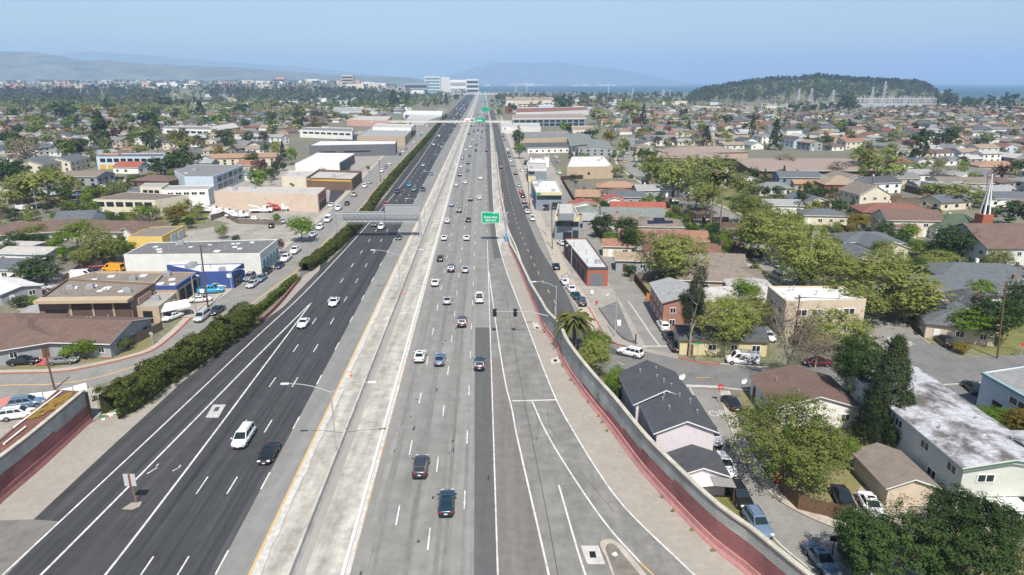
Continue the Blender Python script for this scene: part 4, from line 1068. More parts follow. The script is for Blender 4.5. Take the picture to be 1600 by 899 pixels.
CROWN = {}
LOD = {0: (900, 36, .0102), 1: (480, 17, .0185), 2: (160, 9, .040), 3: (60, 6, .085)}
def crown_mesh(kind, lod, var):
    key = (kind, lod, var)
    if key in CROWN: return CROWN[key]
    rs = np.random.RandomState(hash((kind, lod, var)) % 99991 if False else sum(map(ord, kind)) * 31 + lod * 7 + var)
    n, per, size = LOD[lod]
    shape = {"conifer": "conifer", "cypress": "conifer", "gum": "gum"}.get(kind, "round")
    leaf = {"cypress": "conifer"}.get(kind, kind)
    c = crown_pts(shape, n, rs)
    rad = np.full(len(c), (.052, .06, .075, .10)[lod]) * (.7 + .6 * rs.rand(len(c)))
    if kind == "bare": rad *= 1.3
    if kind in ("plane", "olive"): rad *= 1.05
    k = 1.0 if kind not in ("bare", "plane", "olive") else (.22 if kind == "bare" else .8)
    ct = np.clip(.25 + .5 * rs.rand(len(c)) + .25 * (rs.rand(len(c)) - .5), 0, 1)
    v, f, t = cards(c, rad, max(3, int(per * k)), size, rs, .8 if shape == "round" else .3, ct)
    me = fastmesh("crown", v, f, [LEAF[leaf]], t)
    CROWN[key] = me; return me
TRUNK = {}
def trunk_mesh(kind, var):
    key = (kind, var)
    if key in TRUNK: return TRUNK[key]
    rs = np.random.RandomState(var * 13 + len(kind)); mb = MB()
    if kind in ("conifer", "cypress"):
        mb.bar((0, 0, 0), (0, 0, .95), .022, 0, .004, 6)
    else:
        n = 3 if kind != "bare" else 5
        fork = .30
        mb.tube([(0, 0, 0), (.005, .004, fork * .5), (0, 0, fork)], .026, 0, 6, .021)
        for i in range(n):
            a = 2*pi*i/n + rs.rand(); q = np.array((cos(a)*.10, sin(a)*.10, fork + .17)); e = np.array((cos(a+.3)*.27, sin(a+.3)*.27, fork + .42 + .12*rs.rand()))
            mb.tube([(0, 0, fork), q, e], .017, 0, 5, .006)
            for j in range(5 if kind == "bare" else 3):
                b = a + rs.uniform(-1.1, 1.1); s0 = q + (e - q) * rs.rand()
                e2 = s0 + np.array((cos(b)*.17, sin(b)*.17, .06 + .17*rs.rand())); mb.bar(s0, e2, .007, 0, .002, 4)
                if kind == "bare":
                    for k in range(4):
                        c = b + rs.uniform(-1, 1); s1 = s0 + (e2 - s0) * rs.uniform(.3, 1); mb.bar(s1, s1 + np.array((cos(c)*.09, sin(c)*.09, .04 + .09*rs.rand())), .0035, 0, .001, 3)
    TRUNK[key] = mb.mesh("trunk", [m_barkp if kind in ("plane", "bare", "gum") else m_bark]); return TRUNK[key]
TREES = []
TWORD = dict(plane="yellow-green plane tree", broad="dark green broad tree", bright="bright green tree", conifer="dark conical conifer", cypress="slender dark cypress", olive="grey-green olive tree", gum="tall dusky gum tree", gold="golden leaved tree", bare="bare brown branching tree", plum="dark reddish brown tree", pink="low pink flowering garden shrub")
TNAME = dict(plane="plane_tree", broad="broadleaf_tree", bright="leafy_tree", conifer="conifer_tree", cypress="cypress_tree", olive="olive_tree", gum="gum_tree", gold="golden_tree", bare="bare_tree", plum="plum_tree", pink="flowering_shrub")
def put_tree(kind, x, y, H, W, label=None, lod=None, share=False, group=None, base=.22):
    """H whole height, W crown width in metres"""
    D = hypot(x, y)
    if lod is None: lod = 0 if D < 125 else 1 if D < 260 else 2 if D < 620 else 3
    var = len(TREES) % (3 if lod < 1 else 4)
    low = kind in ("conifer", "cypress", "pink") or H < 3.5
    b = .04 if low else .10 if kind in ('broad', 'plane', 'olive') and base == .22 else base
    th = thing(TNAME[kind] if H > 2.2 or kind == "pink" else "shrub", (x, y, 0), rng.uniform(0, 6.28), label or TWORD[kind], "tree" if H > 2.2 else "shrub", group, share)
    link("crown", crown_mesh(kind, lod, var), th, (0, 0, H*b), 0, (W*1.02, W*1.02, H*(1-b)))
    if D < 700: link("trunk", trunk_mesh(kind, var % 3), th, (0, 0, 0), 0, (W*.9 if kind == "bare" else max(W*.8, H*.5), W*.9 if kind == "bare" else max(W*.8, H*.5), H*.97 if low else H*.95))
    TREES.append((x, y, W)); return th
def ptree(kind, cx, cy, w, h, label=None, **k):
    """crown box in the photograph -> a tree standing where that box implies"""
    z = 5.0
    for _ in range(6):
        x, y, _z = G(cx, cy, z); s = PPM(x, y, z)
        vis = (y*CP + (CAM_H-z)*SP); c = y / hypot(y, CAM_H - z); sn = (CAM_H - z) / hypot(y, CAM_H - z)
        W = w / s; Hc = max((h / s - W * sn * .6) / max(c, .4), W * .35)
        low = kind in ("conifer", "cypress", "pink")
        Ht = Hc / (.96 if low else .90 if kind in ('broad', 'plane', 'olive') else .78); z = Ht - Hc * .5
    return put_tree(kind, x, y, Ht, W, label, **k)
def palm(px, py, base_z_h, crown_r, label, kind="fan", base=None):
    x, y, _ = G(px, py, base_z_h); h = base_z_h
    th = thing("palm_tree", (x, y, 0), rng.uniform(0, 6), label, "palm tree", "palm trees"); rs = np.random.RandomState(int(px))
    t = MB(); t.tube([(0, 0, 0), (.12, .05, h*.35), (.05, .1, h*.7), (0, 0, h)], .28 if kind == "fan" else .38, 0, 8, .18 if kind == "fan" else .32); obj("trunk", t, m_palmb, th)
    V = []; F = []; T = []; o = 0
    for i in range(46 if kind == "fan" else 95):
        a = rs.rand()*2*pi; e = rs.uniform(-.7, 1.25); L = crown_r * rs.uniform(.8, 1.1); k = 7; pr = None; tt = .2 + .6*rs.rand() - (.2 if e < -.2 else 0)
        for j in range(k + 1):
            s = j / k; r = L * s; drop = (1.0 if kind != "fan" else .55) * s * s * L * .62
            c = np.array((cos(a)*r*cos(e*(1-s*.3)), sin(a)*r*cos(e*(1-s*.3)), h + .2 + sin(e)*r - drop))
            sd = np.array((-sin(a), cos(a), 0)) * (crown_r*(.17 if kind == 'fan' else .085) * sin(pi*(.12+.85*s)))
            pr2 = (c - sd - (0, 0, .22*crown_r*.4*s), c, c + sd - (0, 0, .22*crown_r*.4*s))
            if pr is not None:
                V += [pr[0], pr[1], pr2[1], pr2[0], pr[1], pr[2], pr2[2], pr2[1]]; F += [(o, o+1, o+2, o+3), (o+4, o+5, o+6, o+7)]; T += [tt, min(1, tt+.15)]; o += 8
            pr = pr2
    link("crown", fastmesh("crown", np.array(V), np.array(F), [LEAF["palm"]], np.clip(T, 0, 1)), th)
    return th
def hedge(line, w, h, leaf, label, size=.16, dens=26, jit=.3, name="hedge", mat_in=None, seed=5):
    """a row of clipped or shaggy foliage along an image line (its centre on the ground)"""
    p = resample(polyline(line, 6), .8); rs = np.random.RandomState(seed)
    o0 = np.array((p[0][0], p[0][1], 0)); parts = []
    n = normals(p)
    for i, q in enumerate(p):
        D = q[1]; far = D > 230
        if far and i % 2: continue
        hh = h * (1 + .10*sin(i*.55) + .05*rs.randn()); ww = w * (1 + .06*rs.randn())
        m = 20 if not far else 14
        ph = rs.rand(m)*pi; u = np.cos(ph)*.44*ww; c = np.stack([(q - o0)[0] + n[i][0]*u, (q - o0)[1] + n[i][1]*u, (.04 + .88*np.sin(ph)**.55)*hh], 1)
        c[:, :2] += rs.randn(m, 2)*.16
        parts.append(cards(c, np.full(m, .5 if not far else .75)*(.8+.5*rs.rand(m))*min(1, h/2), dens if not far else dens//2, size if not far else size*1.7, rs, .3))
    v, f, t = join(parts)
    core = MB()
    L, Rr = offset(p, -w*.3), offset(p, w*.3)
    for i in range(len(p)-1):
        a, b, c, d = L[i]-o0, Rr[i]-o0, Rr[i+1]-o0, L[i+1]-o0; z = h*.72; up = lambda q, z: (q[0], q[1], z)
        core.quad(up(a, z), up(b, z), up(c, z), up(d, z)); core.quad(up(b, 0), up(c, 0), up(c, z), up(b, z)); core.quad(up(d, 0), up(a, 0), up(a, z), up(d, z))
    th = thing(name, tuple(o0), 0, label, "hedge")
    link("foliage", fastmesh("foliage", v, f, [LEAF[leaf]], t), th)
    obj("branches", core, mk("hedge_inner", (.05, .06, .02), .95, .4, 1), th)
    return th
hedge([(172, 652), (205, 636), (250, 600), (305, 566), (350, 535), (388, 506)], 5.6, 4.4, "hedge", "large dark shaggy hedge between the left street and the motorway shoulder", .16, 30, seed=3)
hedge([(396, 497), (425, 472), (462, 440)], 1.2, 1.7, "hedgeb", "low bright trimmed hedge above the pink kerb wall", .12, 26, seed=4)
hedge([(477, 425), (522, 391), (551, 362), (575, 333), (592, 308), (612, 283)], 3.0, 3.0, "hedge", "long rusty green hedge running under the sign gantry", .17, 24, seed=6)
hedge([(612, 283), (634, 258), (658, 230), (680, 203), (697, 182)], 3.0, 3.2, "hedge", "far dark hedge continuing up to the footbridge", .2, 22, seed=8)
kerbstrip_ = None
mb = MB(); A = polyline([(400, 512), (430, 485), (471, 436)], 6)
for i in range(len(A)-1):
    a, b = A[i], A[i+1]; mb.quad((a[0], a[1], 0), (b[0], b[1], 0), (b[0], b[1], .8), (a[0], a[1], .8)); mb.quad((a[0], a[1], .8), (b[0], b[1], .8), (b[0]-.35, b[1]+.1, .8), (a[0]-.35, a[1]+.1, .8))
tag(obj("retaining_wall", mb, MATS["dull_maroon"] if "dull_maroon" in MATS else m_pink), "low dull pink retaining wall below the trimmed hedge", "wall")
T = ptree
# lower right
T("broad", 1402, 858, 186, 190, "big dark green broad tree in the bottom right corner"); T("broad", 1514, 850, 196, 200, "second dark green tree merging with the one in the corner"); T("broad", 1345, 862, 75, 95, "small dark green tree at the kerb by the black square sign")
T("olive", 1234, 683, 196, 176, "large grey-green olive tree beside the side street"); T("broad", 1348, 575, 96, 136, "round dark green tree behind the brown hip roofed house")
T("conifer", 1372, 640, 66, 120); T("conifer", 1414, 655, 74, 104); T("conifer", 1392, 606, 104, 186, "tall ragged dark conifer beside the weathered white roof"); T("broad", 1408, 676, 52, 72, "dark bush at the foot of the tall conifer")
T("bright", 1560, 655, 90, 46, "rounded yellow green shrub by the pale roofed house"); T("gold", 1596, 660, 60, 60, "yellow green bush at the right frame edge")
T("bright", 1328, 700, 30, 46); T("broad", 1290, 690, 40, 50); T("broad", 1590, 822, 40, 40)
palm(898, 500, 6.0, 3.7, "bushy queen palm behind the soundwall by the traffic signal", "queen"); T("plane", 928, 556, 60, 74, "hanging olive green tree below the palm at the soundwall"); T("bright", 962, 596, 42, 60, "small green tree behind the soundwall by the navy roofed house"); T("broad", 952, 618, 40, 50); T("bright", 935, 535, 46, 56)
T("broad", 1030, 706, 30, 34)
T("gum", 1083, 476, 52, 116, "dark twisted conifer in front of the red two-storey house"); T("plane", 1128, 498, 122, 110, "pale plane tree in front of the yellow house"); T("bright", 1165, 452, 52, 46); T("broad", 1148, 466, 50, 40); T("plane", 1180, 480, 60, 56)
T("bare", 1238, 520, 100, 130, "nearly bare yellowish tree in front of the beige block"); T("plane", 1305, 512, 110, 84, "pale green tree against the beige block's front"); T("bare", 1278, 540, 70, 60); T("plane", 1380, 440, 180, 120, "broad pale plane tree above the shaded street corner"); T("plane", 1330, 470, 120, 80)
T("plane", 1262, 392, 118, 112, "large dense plane tree at the bend of the tree street"); T("plane", 1210, 365, 120, 90, "plane tree over the parked cars"); T("plane", 1420, 470, 90, 70); T("bright", 1520, 500, 70, 60); T("broad", 1555, 492, 84, 92, "dark tree over the shaded corner"); T("broad", 1590, 470, 50, 80); T("gold", 1500, 540, 30, 20)
T("plane", 1060, 400, 120, 90, "spreading sparse plane tree above the back gardens"); T("bare", 1045, 385, 110, 70)
T("broad", 985, 372, 44, 50); T("broad", 942, 350, 44, 40); T("broad", 978, 352, 40, 36); T("olive", 995, 375, 36, 44); T("bright", 1018, 372, 18, 24); T("broad", 985, 422, 24, 22)
# avenue
for (a, b, w, h) in ((1035, 265, 62, 46), (1062, 272, 66, 54), (1090, 290, 62, 56), (1078, 258, 50, 34), (1108, 306, 54, 46), (1105, 265, 54, 44), (1165, 320, 54, 50), (1162, 288, 50, 40), (1190, 345, 64, 54), (1225, 350, 70, 46), (1175, 365, 50, 50), (1015, 258, 40, 34), (1130, 260, 44, 34), (1185, 330, 50, 40), (1290, 395, 60, 60), (1250, 420, 70, 60), (1325, 425, 80, 56)):
    T("olive" if (a*7+b) % 5 == 0 else "plane", a, b, w*1.08, h*1.2)
palm(1117, 276, 17.0, 3.0, "tall thin fan palm, left of the pair"); palm(1132, 276, 17.5, 3.2, "tall thin fan palm, right of the pair")
T("plane", 962, 265, 38, 22, "low plane tree beside the white walled hall"); T("gold", 955, 212, 30, 22, "orange tinted tree behind the grey motel"); T("bright", 975, 230, 22, 30); T("broad", 1003, 240, 32, 24)
T("broad", 810, 212, 20, 36); T("bright", 812, 232, 22, 22); T("broad", 888, 200, 18, 14); T("broad", 925, 207, 26, 16); T("bright", 882, 197, 16, 16); T("plane", 935, 180, 36, 24); T("conifer", 1005, 180, 14, 30); T("plane", 985, 170, 44, 26, "broad pale tree in the houses right of the motorway"); T("plane", 1120, 185, 20, 18)
T("conifer", 1104, 214, 24, 34); T("bare", 1088, 214, 24, 30); T("conifer", 1213, 210, 28, 46); T("conifer", 1438, 228, 38, 54, "large dark conifer above the school field"); T("plane", 1355, 250, 70, 46); T("plane", 1390, 260, 60, 44, "pale plane tree behind the brown school roof"); T("bright", 1430, 262, 30, 20); T("plane", 1500, 300, 90, 44); T("plane", 1460, 300, 50, 34); T("broad", 1445, 214, 44, 26); T("broad", 1480, 212, 34, 36)
T("gold", 1340, 344, 40, 26, "golden bush tree between the houses"); T("broad", 1312, 325, 42, 32); T("broad", 1405, 372, 36, 34); T("broad", 1490, 375, 76, 64, "dark spreading tree in front of the church"); T("broad", 1470, 388, 50, 40); T("broad", 1580, 330, 60, 44); T("pink", 1403, 360, 22, 14); T("bright", 1440, 385, 50, 30); T("plane", 1470, 405, 70, 40); T("plane", 1560, 405, 50, 40); T("bright", 1530, 452, 56, 40); T("bright", 1580, 446, 40, 36); T("bare", 1372, 340, 40, 30); T("bare", 1470, 268, 36, 24); T("bare", 1225, 250, 40, 26); T("bare", 1310, 262, 36, 24)
for (a, b, w, h) in ((1255, 305, 20, 36), (1262, 298, 16, 34), (1275, 305, 26, 30), (1290, 300, 30, 24), (1250, 320, 24, 24)): T("broad", a, b, w, h)
# left
T("plane", 72, 290, 104, 64, "large pale green plane tree at the left street"); T("plane", 30, 300, 50, 50); T("broad", 12, 264, 66, 52, "dark tree at the left frame edge"); T("broad", 286, 246, 56, 48, "dense dark tree left of the grey apartment block"); T("broad", 250, 258, 50, 30); T("conifer", 155, 202, 44, 62, "large dark conifer left of the brown roofs"); T("bare", 40, 230, 60, 36); T("broad", 110, 225, 46, 36); T("bright", 402, 276, 32, 36, "leafy green tree beside the white roofed hall"); T("plum", 405, 258, 26, 22)
T("bright", 470, 352, 46, 40, "bright green street tree by the tow yard"); T("bright", 118, 362, 54, 44, "bright green tree behind the brown garage yard"); T("plane", 150, 378, 56, 64, "rusty olive tree beside the bright green one"); T("olive", 178, 385, 40, 50); T("broad", 62, 417, 74, 52, "round green tree at the left behind the parked cars"); T("broad", 12, 388, 36, 30); T("plane", 52, 362, 50, 30); T("olive", 125, 402, 40, 36); T("bright", 88, 376, 30, 30)
for (a, b, w, h) in ((15, 372, 16, 14), (28, 371, 14, 14), (40, 373, 14, 18), (52, 373, 14, 20), (62, 374, 14, 22), (72, 373, 12, 18)): T("broad", a, b, w, h)
T("bright", 104, 549, 24, 26); T("bright", 134, 541, 42, 34, "small leaning green tree in front of the brown roofed house"); T("olive", 188, 535, 44, 30, "wispy grey-green shrub at the street corner"); T("broad", 30, 470, 34, 22); T("bright", 50, 468, 20, 16); T("plum", 438, 382, 14, 22); T("gold", 275, 332, 36, 24); T("olive", 220, 328, 34, 24); T("bare", 235, 340, 40, 24); T("bright", 205, 380, 30, 12); T("olive", 120, 322, 36, 22); T("broad", 22, 338, 26, 14); T("bright", 44, 337, 20, 12); T("broad", 15, 330, 30, 12); T("bright", 5, 352, 14, 12)
T("gold", 495, 196, 32, 12, "golden yellow tree in front of the long cream building"); T("plane", 460, 200, 30, 14); T("bright", 455, 240, 20, 24); T("bright", 575, 262, 8, 10); T("broad", 643, 210, 8, 12); T("broad", 648, 208, 6, 10)
T("broad", 95, 170, 44, 28, "big round dark tree left of the brick school"); T("conifer", 165, 166, 14, 22); T("conifer", 312, 170, 18, 26); T("broad", 378, 170, 28, 16); T("bright", 338, 184, 28, 18); T("broad", 258, 158, 24, 22); T("conifer", 240, 195, 26, 34); T("broad", 225, 185, 40, 26); T("bright", 222, 172, 30, 12); T("gold", 100, 205, 30, 14)
T("conifer", 635, 160, 12, 22); T("conifer", 615, 152, 22, 28); T("conifer", 697, 155, 9, 18); T("gum", 780, 146, 20, 34, "dusky gum tree right of the far motorway"); T("broad", 713, 151, 8, 10); T("broad", 800, 168, 16, 16); T("broad", 880, 158, 34, 20)
# ------------------------------------------------------------------ buildings
WALLC, ROOFC = {}, {}
for n_, c_ in dict(white=(.74, .72, .68), cream=(.62, .56, .44), beige=(.53, .44, .335), tan=(.42, .33, .23), grey=(.30, .31, .32), dark_grey=(.13, .135, .145), blue=(.045, .085, .25), pale_blue=(.50, .57, .63), mauve=(.60, .54, .55), red_brown=(.33, .16, .125), pink=(.55, .33, .27), yellow=(.62, .44, .13),
                   pale_green=(.52, .54, .48), brown=(.16, .105, .075), pale_yellow=(.58, .51, .30), slate=(.20, .23, .26), peach=(.55, .44, .35), teal=(.22, .32, .34), brick=(.33, .11, .065), charcoal=(.06, .065, .075), offwhite=(.60, .60, .56), ochre=(.60, .36, .06), garage_tan=(.20, .145, .105), door_brown=(.105, .07, .055)).items():
    WALLC[n_] = mk(n_ + "_wall", c_, .9, .07, .6, 5, var2=.06, sc2=3)
for n_, c_ in dict(grey=(.19, .19, .185), dark_grey=(.085, .087, .092), navy=(.068, .071, .08), brown=(.15, .10, .08), red_brown=(.21, .095, .07), pale=(.42, .40, .37), white=(.60, .59, .57), tan=(.30, .235, .165), terracotta=(.28, .15, .10), red=(.31, .095, .065), orange=(.34, .215, .135), green=(.075, .105, .065), pale_grey=(.30, .30, .295),
                   grey_green=(.19, .21, .19), taupe=(.21, .175, .145), slate=(.115, .125, .135), pinkish=(.29, .225, .19), weathered=(.47, .47, .49)).items():
    ROOFC[n_] = mk(n_ + "_roof", c_, .92, .16, .8, 8, var2=.16, sc2=4, zband=.22)
ROOFC["weathered"] = mk("streaked_white_roof", (.15, .135, .125), .85, .25, .34, 14, col2=(.33, .33, .345), stretch=(1.1, .75, 1), lo=.40, hi=.56, var2=.32, sc2=1.6)
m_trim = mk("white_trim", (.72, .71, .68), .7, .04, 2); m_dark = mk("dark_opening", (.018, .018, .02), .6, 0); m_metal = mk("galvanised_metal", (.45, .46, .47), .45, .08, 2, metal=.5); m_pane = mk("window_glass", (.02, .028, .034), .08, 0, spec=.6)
m_wood = mk("brown_planks", (.13, .075, .045), .9, .3, 2.5, 5, stretch=(3, 3, .4)); m_wood2 = mk("orange_planks", (.44, .20, .06), .9, .2, 2.5, 5, stretch=(3, 3, .4)); m_wood3 = mk("grey_planks", (.17, .14, .115), .9, .3, 2.5, 5)
m_cong = mk("roller_door", (.14, .15, .165), .6, .08, 3); m_awn = mk("white_canvas", (.76, .76, .76), .8, .05, 2)
fr = MB()
for b_ in ((-.5, .5, -.06, .06, -.5, -.42), (-.5, .5, -.06, .06, .42, .5), (-.5, -.43, -.05, .05, -.42, .42), (.43, .5, -.05, .05, -.42, .42), (-.03, .03, -.045, .045, -.42, .42)): fr.box(*b_)
WIN_FRAME = fr.mesh("window", m_trim)
WIN_PANE = MB().quad((-.44, -.02, -.43), (.44, -.02, -.43), (.44, -.02, .43), (-.44, -.02, .43)).mesh("pane", m_pane)
WIN_FAR = MB().box(-.5, .5, -.04, .04, -.5, .5).mesh("window", m_pane)
DOOR = MB().box(-.5, .5, -.05, .05, -.5, .5)
DOOR_M = {k: DOOR.mesh("door", m) for k, m in (("white", m_trim), ("dark", m_dark), ("wood", m_wood), ("roller", m_cong), ("grey", m_metal))}
VENT = MB().bar((0, 0, 0), (0, 0, .7), .09, n=6).bar((0, 0, .7), (0, 0, .82), .15, n=6).mesh("roof_vent", m_metal)
HVAC = MB().box(-.7, .7, -.5, .5, 0, .75).box(-.5, .5, -.35, .35, .75, .9).mesh("air_unit", m_metal)
DOME = MB().box(-.6, .6, -.6, .6, 0, .18).mesh("skylight", mk("skylight_dome", (.66, .66, .64), .4, 0))
CHIM = MB().box(-.4, .4, -.3, .3, -.4, 1.3).box(-.46, .46, -.36, .36, 1.3, 1.42).mesh("chimney", mk("chimney_brick", (.30, .14, .10), .9, .2, 3)); CHIMW = MB().box(-.4, .4, -.3, .3, -.4, 1.3).mesh("chimney", m_trim)
def put_window(th, x, y, z, rz, w, h, D, sill=True):
    if D < 300:
        o = link("window", WIN_FRAME, th, (x, y, z), rz, (w, 1, h)); link("pane", WIN_PANE, o)
    else: link("window", WIN_FAR, th, (x, y, z), rz, (w, 1, h))
BLD = []
HG = None
def wall_openings(th, ax, ay, bx, by, he, D, dens=3.4, door=None, rows=None):
    """evenly spaced windows on the wall from a to b (outside to the right when walking a -> b)"""
    L = hypot(bx-ax, by-ay); n = max(1, int(L / dens)); rz = atan2(by-ay, bx-ax)
    nx, ny = sin(rz), -cos(rz)
    zs = [1.55] if he < 4.6 else [1.55, he - 1.45]
    for zi, z in enumerate(zs):
        for i in range(n):
            t = (i + .5) / n; x, y = ax + (bx-ax)*t + nx*.03, ay + (by-ay)*t + ny*.03
            if door is not None and zi == 0 and i == door: link("door", DOOR_M["white" if int(L*7) % 3 else "wood"], th, (x, y, 1.02), rz, (1.0, 1, 2.02)); continue
            put_window(th, x, y, z, rz, 1.5 if i % 2 else 1.15, 1.15, D)
def house(x, y, rot, W, L, he, hr, kind, roof, wall, label, cat="house", name=None, group=None, share=False, ov=.45, chim=False, vents=0, win=True, near=None, gable_mat=None):
    """ridge along local y (length L over the walls), W across"""
    D = hypot(x, y); rs = random.Random(int(x*13 + y*7))
    th = thing(name or "house", (x, y, 0), rot, label, cat, group, share)
    w, l = W/2, L/2
    wm = MB()
    c = [(-w, -l), (w, -l), (w, l), (-w, l)]
    for i in range(4):
        a, b = c[i], c[(i+1) % 4]; wm.quad((a[0], a[1], 0), (b[0], b[1], 0), (b[0], b[1], he), (a[0], a[1], he))
    k = (hr - he) / (w + 1e-6)
    if kind == "gable":
        za = hr - .05
        wm.add([(-w, -l, he), (w, -l, he), (0, -l, za)], [(0, 1, 2)]); wm.add([(w, l, he), (-w, l, he), (0, l, za)], [(0, 1, 2)])
    obj("wall", wm, [WALLC[wall]], th)
    rm = MB(); t = .16
    if kind == "gable":
        e = w + ov; ze = he - k*ov + .04; zr = hr + .04; le = l + ov*.8
        for s in (-1, 1):
            A = [(s*e, -le, ze), (0, -le, zr), (0, le, zr), (s*e, le, ze)]
            B = [(p[0], p[1], p[2] + t) for p in A]
            rm.add(A + B, [(4, 5, 6, 7), (0, 1, 2, 3)], 0); rm.add(A + B, [(0, 3, 7, 4), (0, 4, 5, 1), (3, 2, 6, 7)], 1)
    elif kind == "hip":
        e, le = w + ov, l + ov; ze = he - k*ov + .04; zr = hr + .04; q = max(le - e, .05) if L >= W else .05
        b0 = [(-e, -le, ze), (e, -le, ze), (e, le, ze), (-e, le, ze)]; b1 = [(p[0], p[1], ze + t) for p in b0]; rg = [(0, -q, zr + t), (0, q, zr + t)]
        rm.add(b0 + b1 + rg, [(4, 5, 8), (5, 6, 9, 8), (6, 7, 9), (7, 4, 8, 9), (0, 3, 2, 1)], 0); rm.add(b0 + b1 + rg, [(0, 1, 5, 4), (1, 2, 6, 5), (2, 3, 7, 6), (3, 0, 4, 7)], 1)
    else:
        e, le = w + ov, l + ov; rm.box(-e, e, -le, le, he, he + .25)
    ro = obj("roof", rm, [ROOFC[roof], m_trim if rs.random() < .7 else WALLC["brown"]], th)
    if chim: link("chimney", CHIMW if rs.random() < .4 else CHIM, ro, (w*.35, l*rs.uniform(-.4, .4), hr - k*w*.35))
    for i in range(vents):
        u, v = rs.uniform(-.7, .7), rs.uniform(-.7, .7); link("roof_vent", VENT, ro, (u*w, v*l*(.9 if kind == "gable" else .6), hr - k*abs(u)*w - .05), 0, (1, 1, rs.uniform(.7, 1.1)))
    if win and (D < 620 if near is None else near):
        for i in range(4):
            a, b = c[i], c[(i+1) % 4]; nx, ny = (b[1]-a[1]), -(b[0]-a[0])
            wx, wy = nx*cos(rot) - ny*sin(rot), nx*sin(rot) + ny*cos(rot)
            if wx*(-x) + wy*(-y) > 0: wall_openings(th, *a, *b, he, D, door=rs.randint(0, 3) if i != 1 else None, dens=3.2 if D < 300 else 4.2)
    BLD.append((x, y, hypot(W, L)/2, th)); return th
def hridge(ax, ay, bx, by, W, he, hr, kind, roof, wall, label, cat="house", ext=0.0, **k):
    a, b = G(ax, ay, hr), G(bx, by, hr)
    L = hypot(b[0]-a[0], b[1]-a[1]) + (ext if kind != "hip" else W*.95); rot = atan2(-(b[0]-a[0]), b[1]-a[1])
    return house((a[0]+b[0])/2, (a[1]+b[1])/2, rot, W, L, he, hr, kind, roof, wall, label, cat, **k)
def hc(cx, cy, W, L, deg, he, hr, kind, roof, wall, label, **k):
    x, y, _ = G(cx, cy, hr); return house(x, y, R(deg), W, L, he, hr, kind, roof, wall, label, **k)
def flatb(pts, h, wall, roof, label, cat="building", name="building", par=.45, wins=(), clutter=(0, 0, 0), fascia=None, seed=1, world=None, group=None, base=0.0):
    """flat roofed block from the image corners of its roof edge: front-left, front-right, back-right, back-left"""
    w = world or [G2(p[0], p[1], h) for p in pts]
    a = sum(w[i][0]*w[(i+1) % len(w)][1] - w[(i+1) % len(w)][0]*w[i][1] for i in range(len(w)))
    if a < 0: w = w[::-1]
    cx, cy = sum(p[0] for p in w)/len(w), sum(p[1] for p in w)/len(w); D = hypot(cx, cy)
    th = thing(name, (cx, cy, base), 0, label, cat, group); h = h - base
    q = [(p[0]-cx, p[1]-cy) for p in w]; n = len(q)
    ins = []
    for i in range(n):
        p0, p1, p2 = map(np.array, (q[i-1], q[i], q[(i+1) % n]))
        d1 = (p1-p0)/np.linalg.norm(p1-p0); d2 = (p2-p1)/np.linalg.norm(p2-p1); n1, n2 = np.array((-d1[1], d1[0])), np.array((-d2[1], d2[0]))
        bi = n1 + n2; bi = bi / max(np.dot(bi, n1), .35); ins.append(p1 + bi*.28)
    m = MB(); f = MB(); rim = f if fascia else m; zr = h - par
    for i in range(n):
        j = (i+1) % n
        zf = h - (fascia[1] if fascia else 0)
        m.quad((*q[i], 0), (*q[j], 0), (*q[j], zf), (*q[i], zf))
        rim.quad((*q[i], h), (*q[j], h), (*ins[j], h), (*ins[i], h)); m.quad((*ins[j], zr), (*ins[i], zr), (*ins[i], h), (*ins[j], h))
    obj("wall", m, WALLC[wall], th)
    if fascia:
        for i in range(n):
            j = (i+1) % n; f.quad((*q[i], zf), (*q[j], zf), (*q[j], h), (*q[i], h))
        obj("fascia", f, WALLC.get(fascia[0]) or ROOFC[fascia[0]], th)
    r = MB(); r.add([(p[0], p[1], zr) for p in ins], [tuple(range(n))]); ro = obj("roof", r, ROOFC[roof], th)
    rs = random.Random(seed)
    def rp():
        u, v = rs.uniform(.12, .88), rs.uniform(.15, .85); A = np.array(q[0])*(1-u) + np.array(q[1])*u; B = np.array(q[-1])*(1-u) + np.array(q[2])*u; return A*(1-v) + B*v
    for cnt, me, nm in ((clutter[0], VENT, "roof_vent"), (clutter[1], HVAC, "air_unit"), (clutter[2], DOME, "skylight")):
        for i in range(cnt): p = rp(); s = rs.uniform(.8, 1.3); link(nm, me, ro, (p[0], p[1], zr), rs.uniform(0, .3), (s, s, s))
    for e in wins:      # (edge, t0, t1, z0, z1, what)
        i, t0, t1, z0, z1, what = e[:6]; cnt = e[6] if len(e) > 6 else 1
        A, B = np.array(q[i]), np.array(q[(i+1) % n]); d = (B-A); L = np.linalg.norm(d); d /= L; nn = np.array((d[1], -d[0])); rz = atan2(d[1], d[0])
        for c in range(cnt):
            u0, u1 = t0 + (t1-t0)*(c + .12*(cnt > 1))/cnt, t0 + (t1-t0)*(c + 1 - .12*(cnt > 1))/cnt
            p = A + d*L*(u0+u1)/2 + nn*.04; ww = L*(u1-u0)
            if what == "win": put_window(th, p[0], p[1], (z0+z1)/2, rz, ww, z1-z0, D)
            else:
                nm, mat = what if isinstance(what, tuple) else ("door", None)
                if mat is None: link("door", DOOR_M[what], th, (p[0], p[1], (z0+z1)/2), rz, (ww, 1, z1-z0))
                else: o = obj(nm, DOOR, mat, th); o.location = (p[0], p[1], (z0+z1)/2); o.rotation_euler = (0, 0, rz); o.scale = (ww, e[7] if len(e) > 7 else 1.6, z1-z0)
    BLD.append((cx, cy, max(hypot(*p) for p in q)*.9, th)); return th
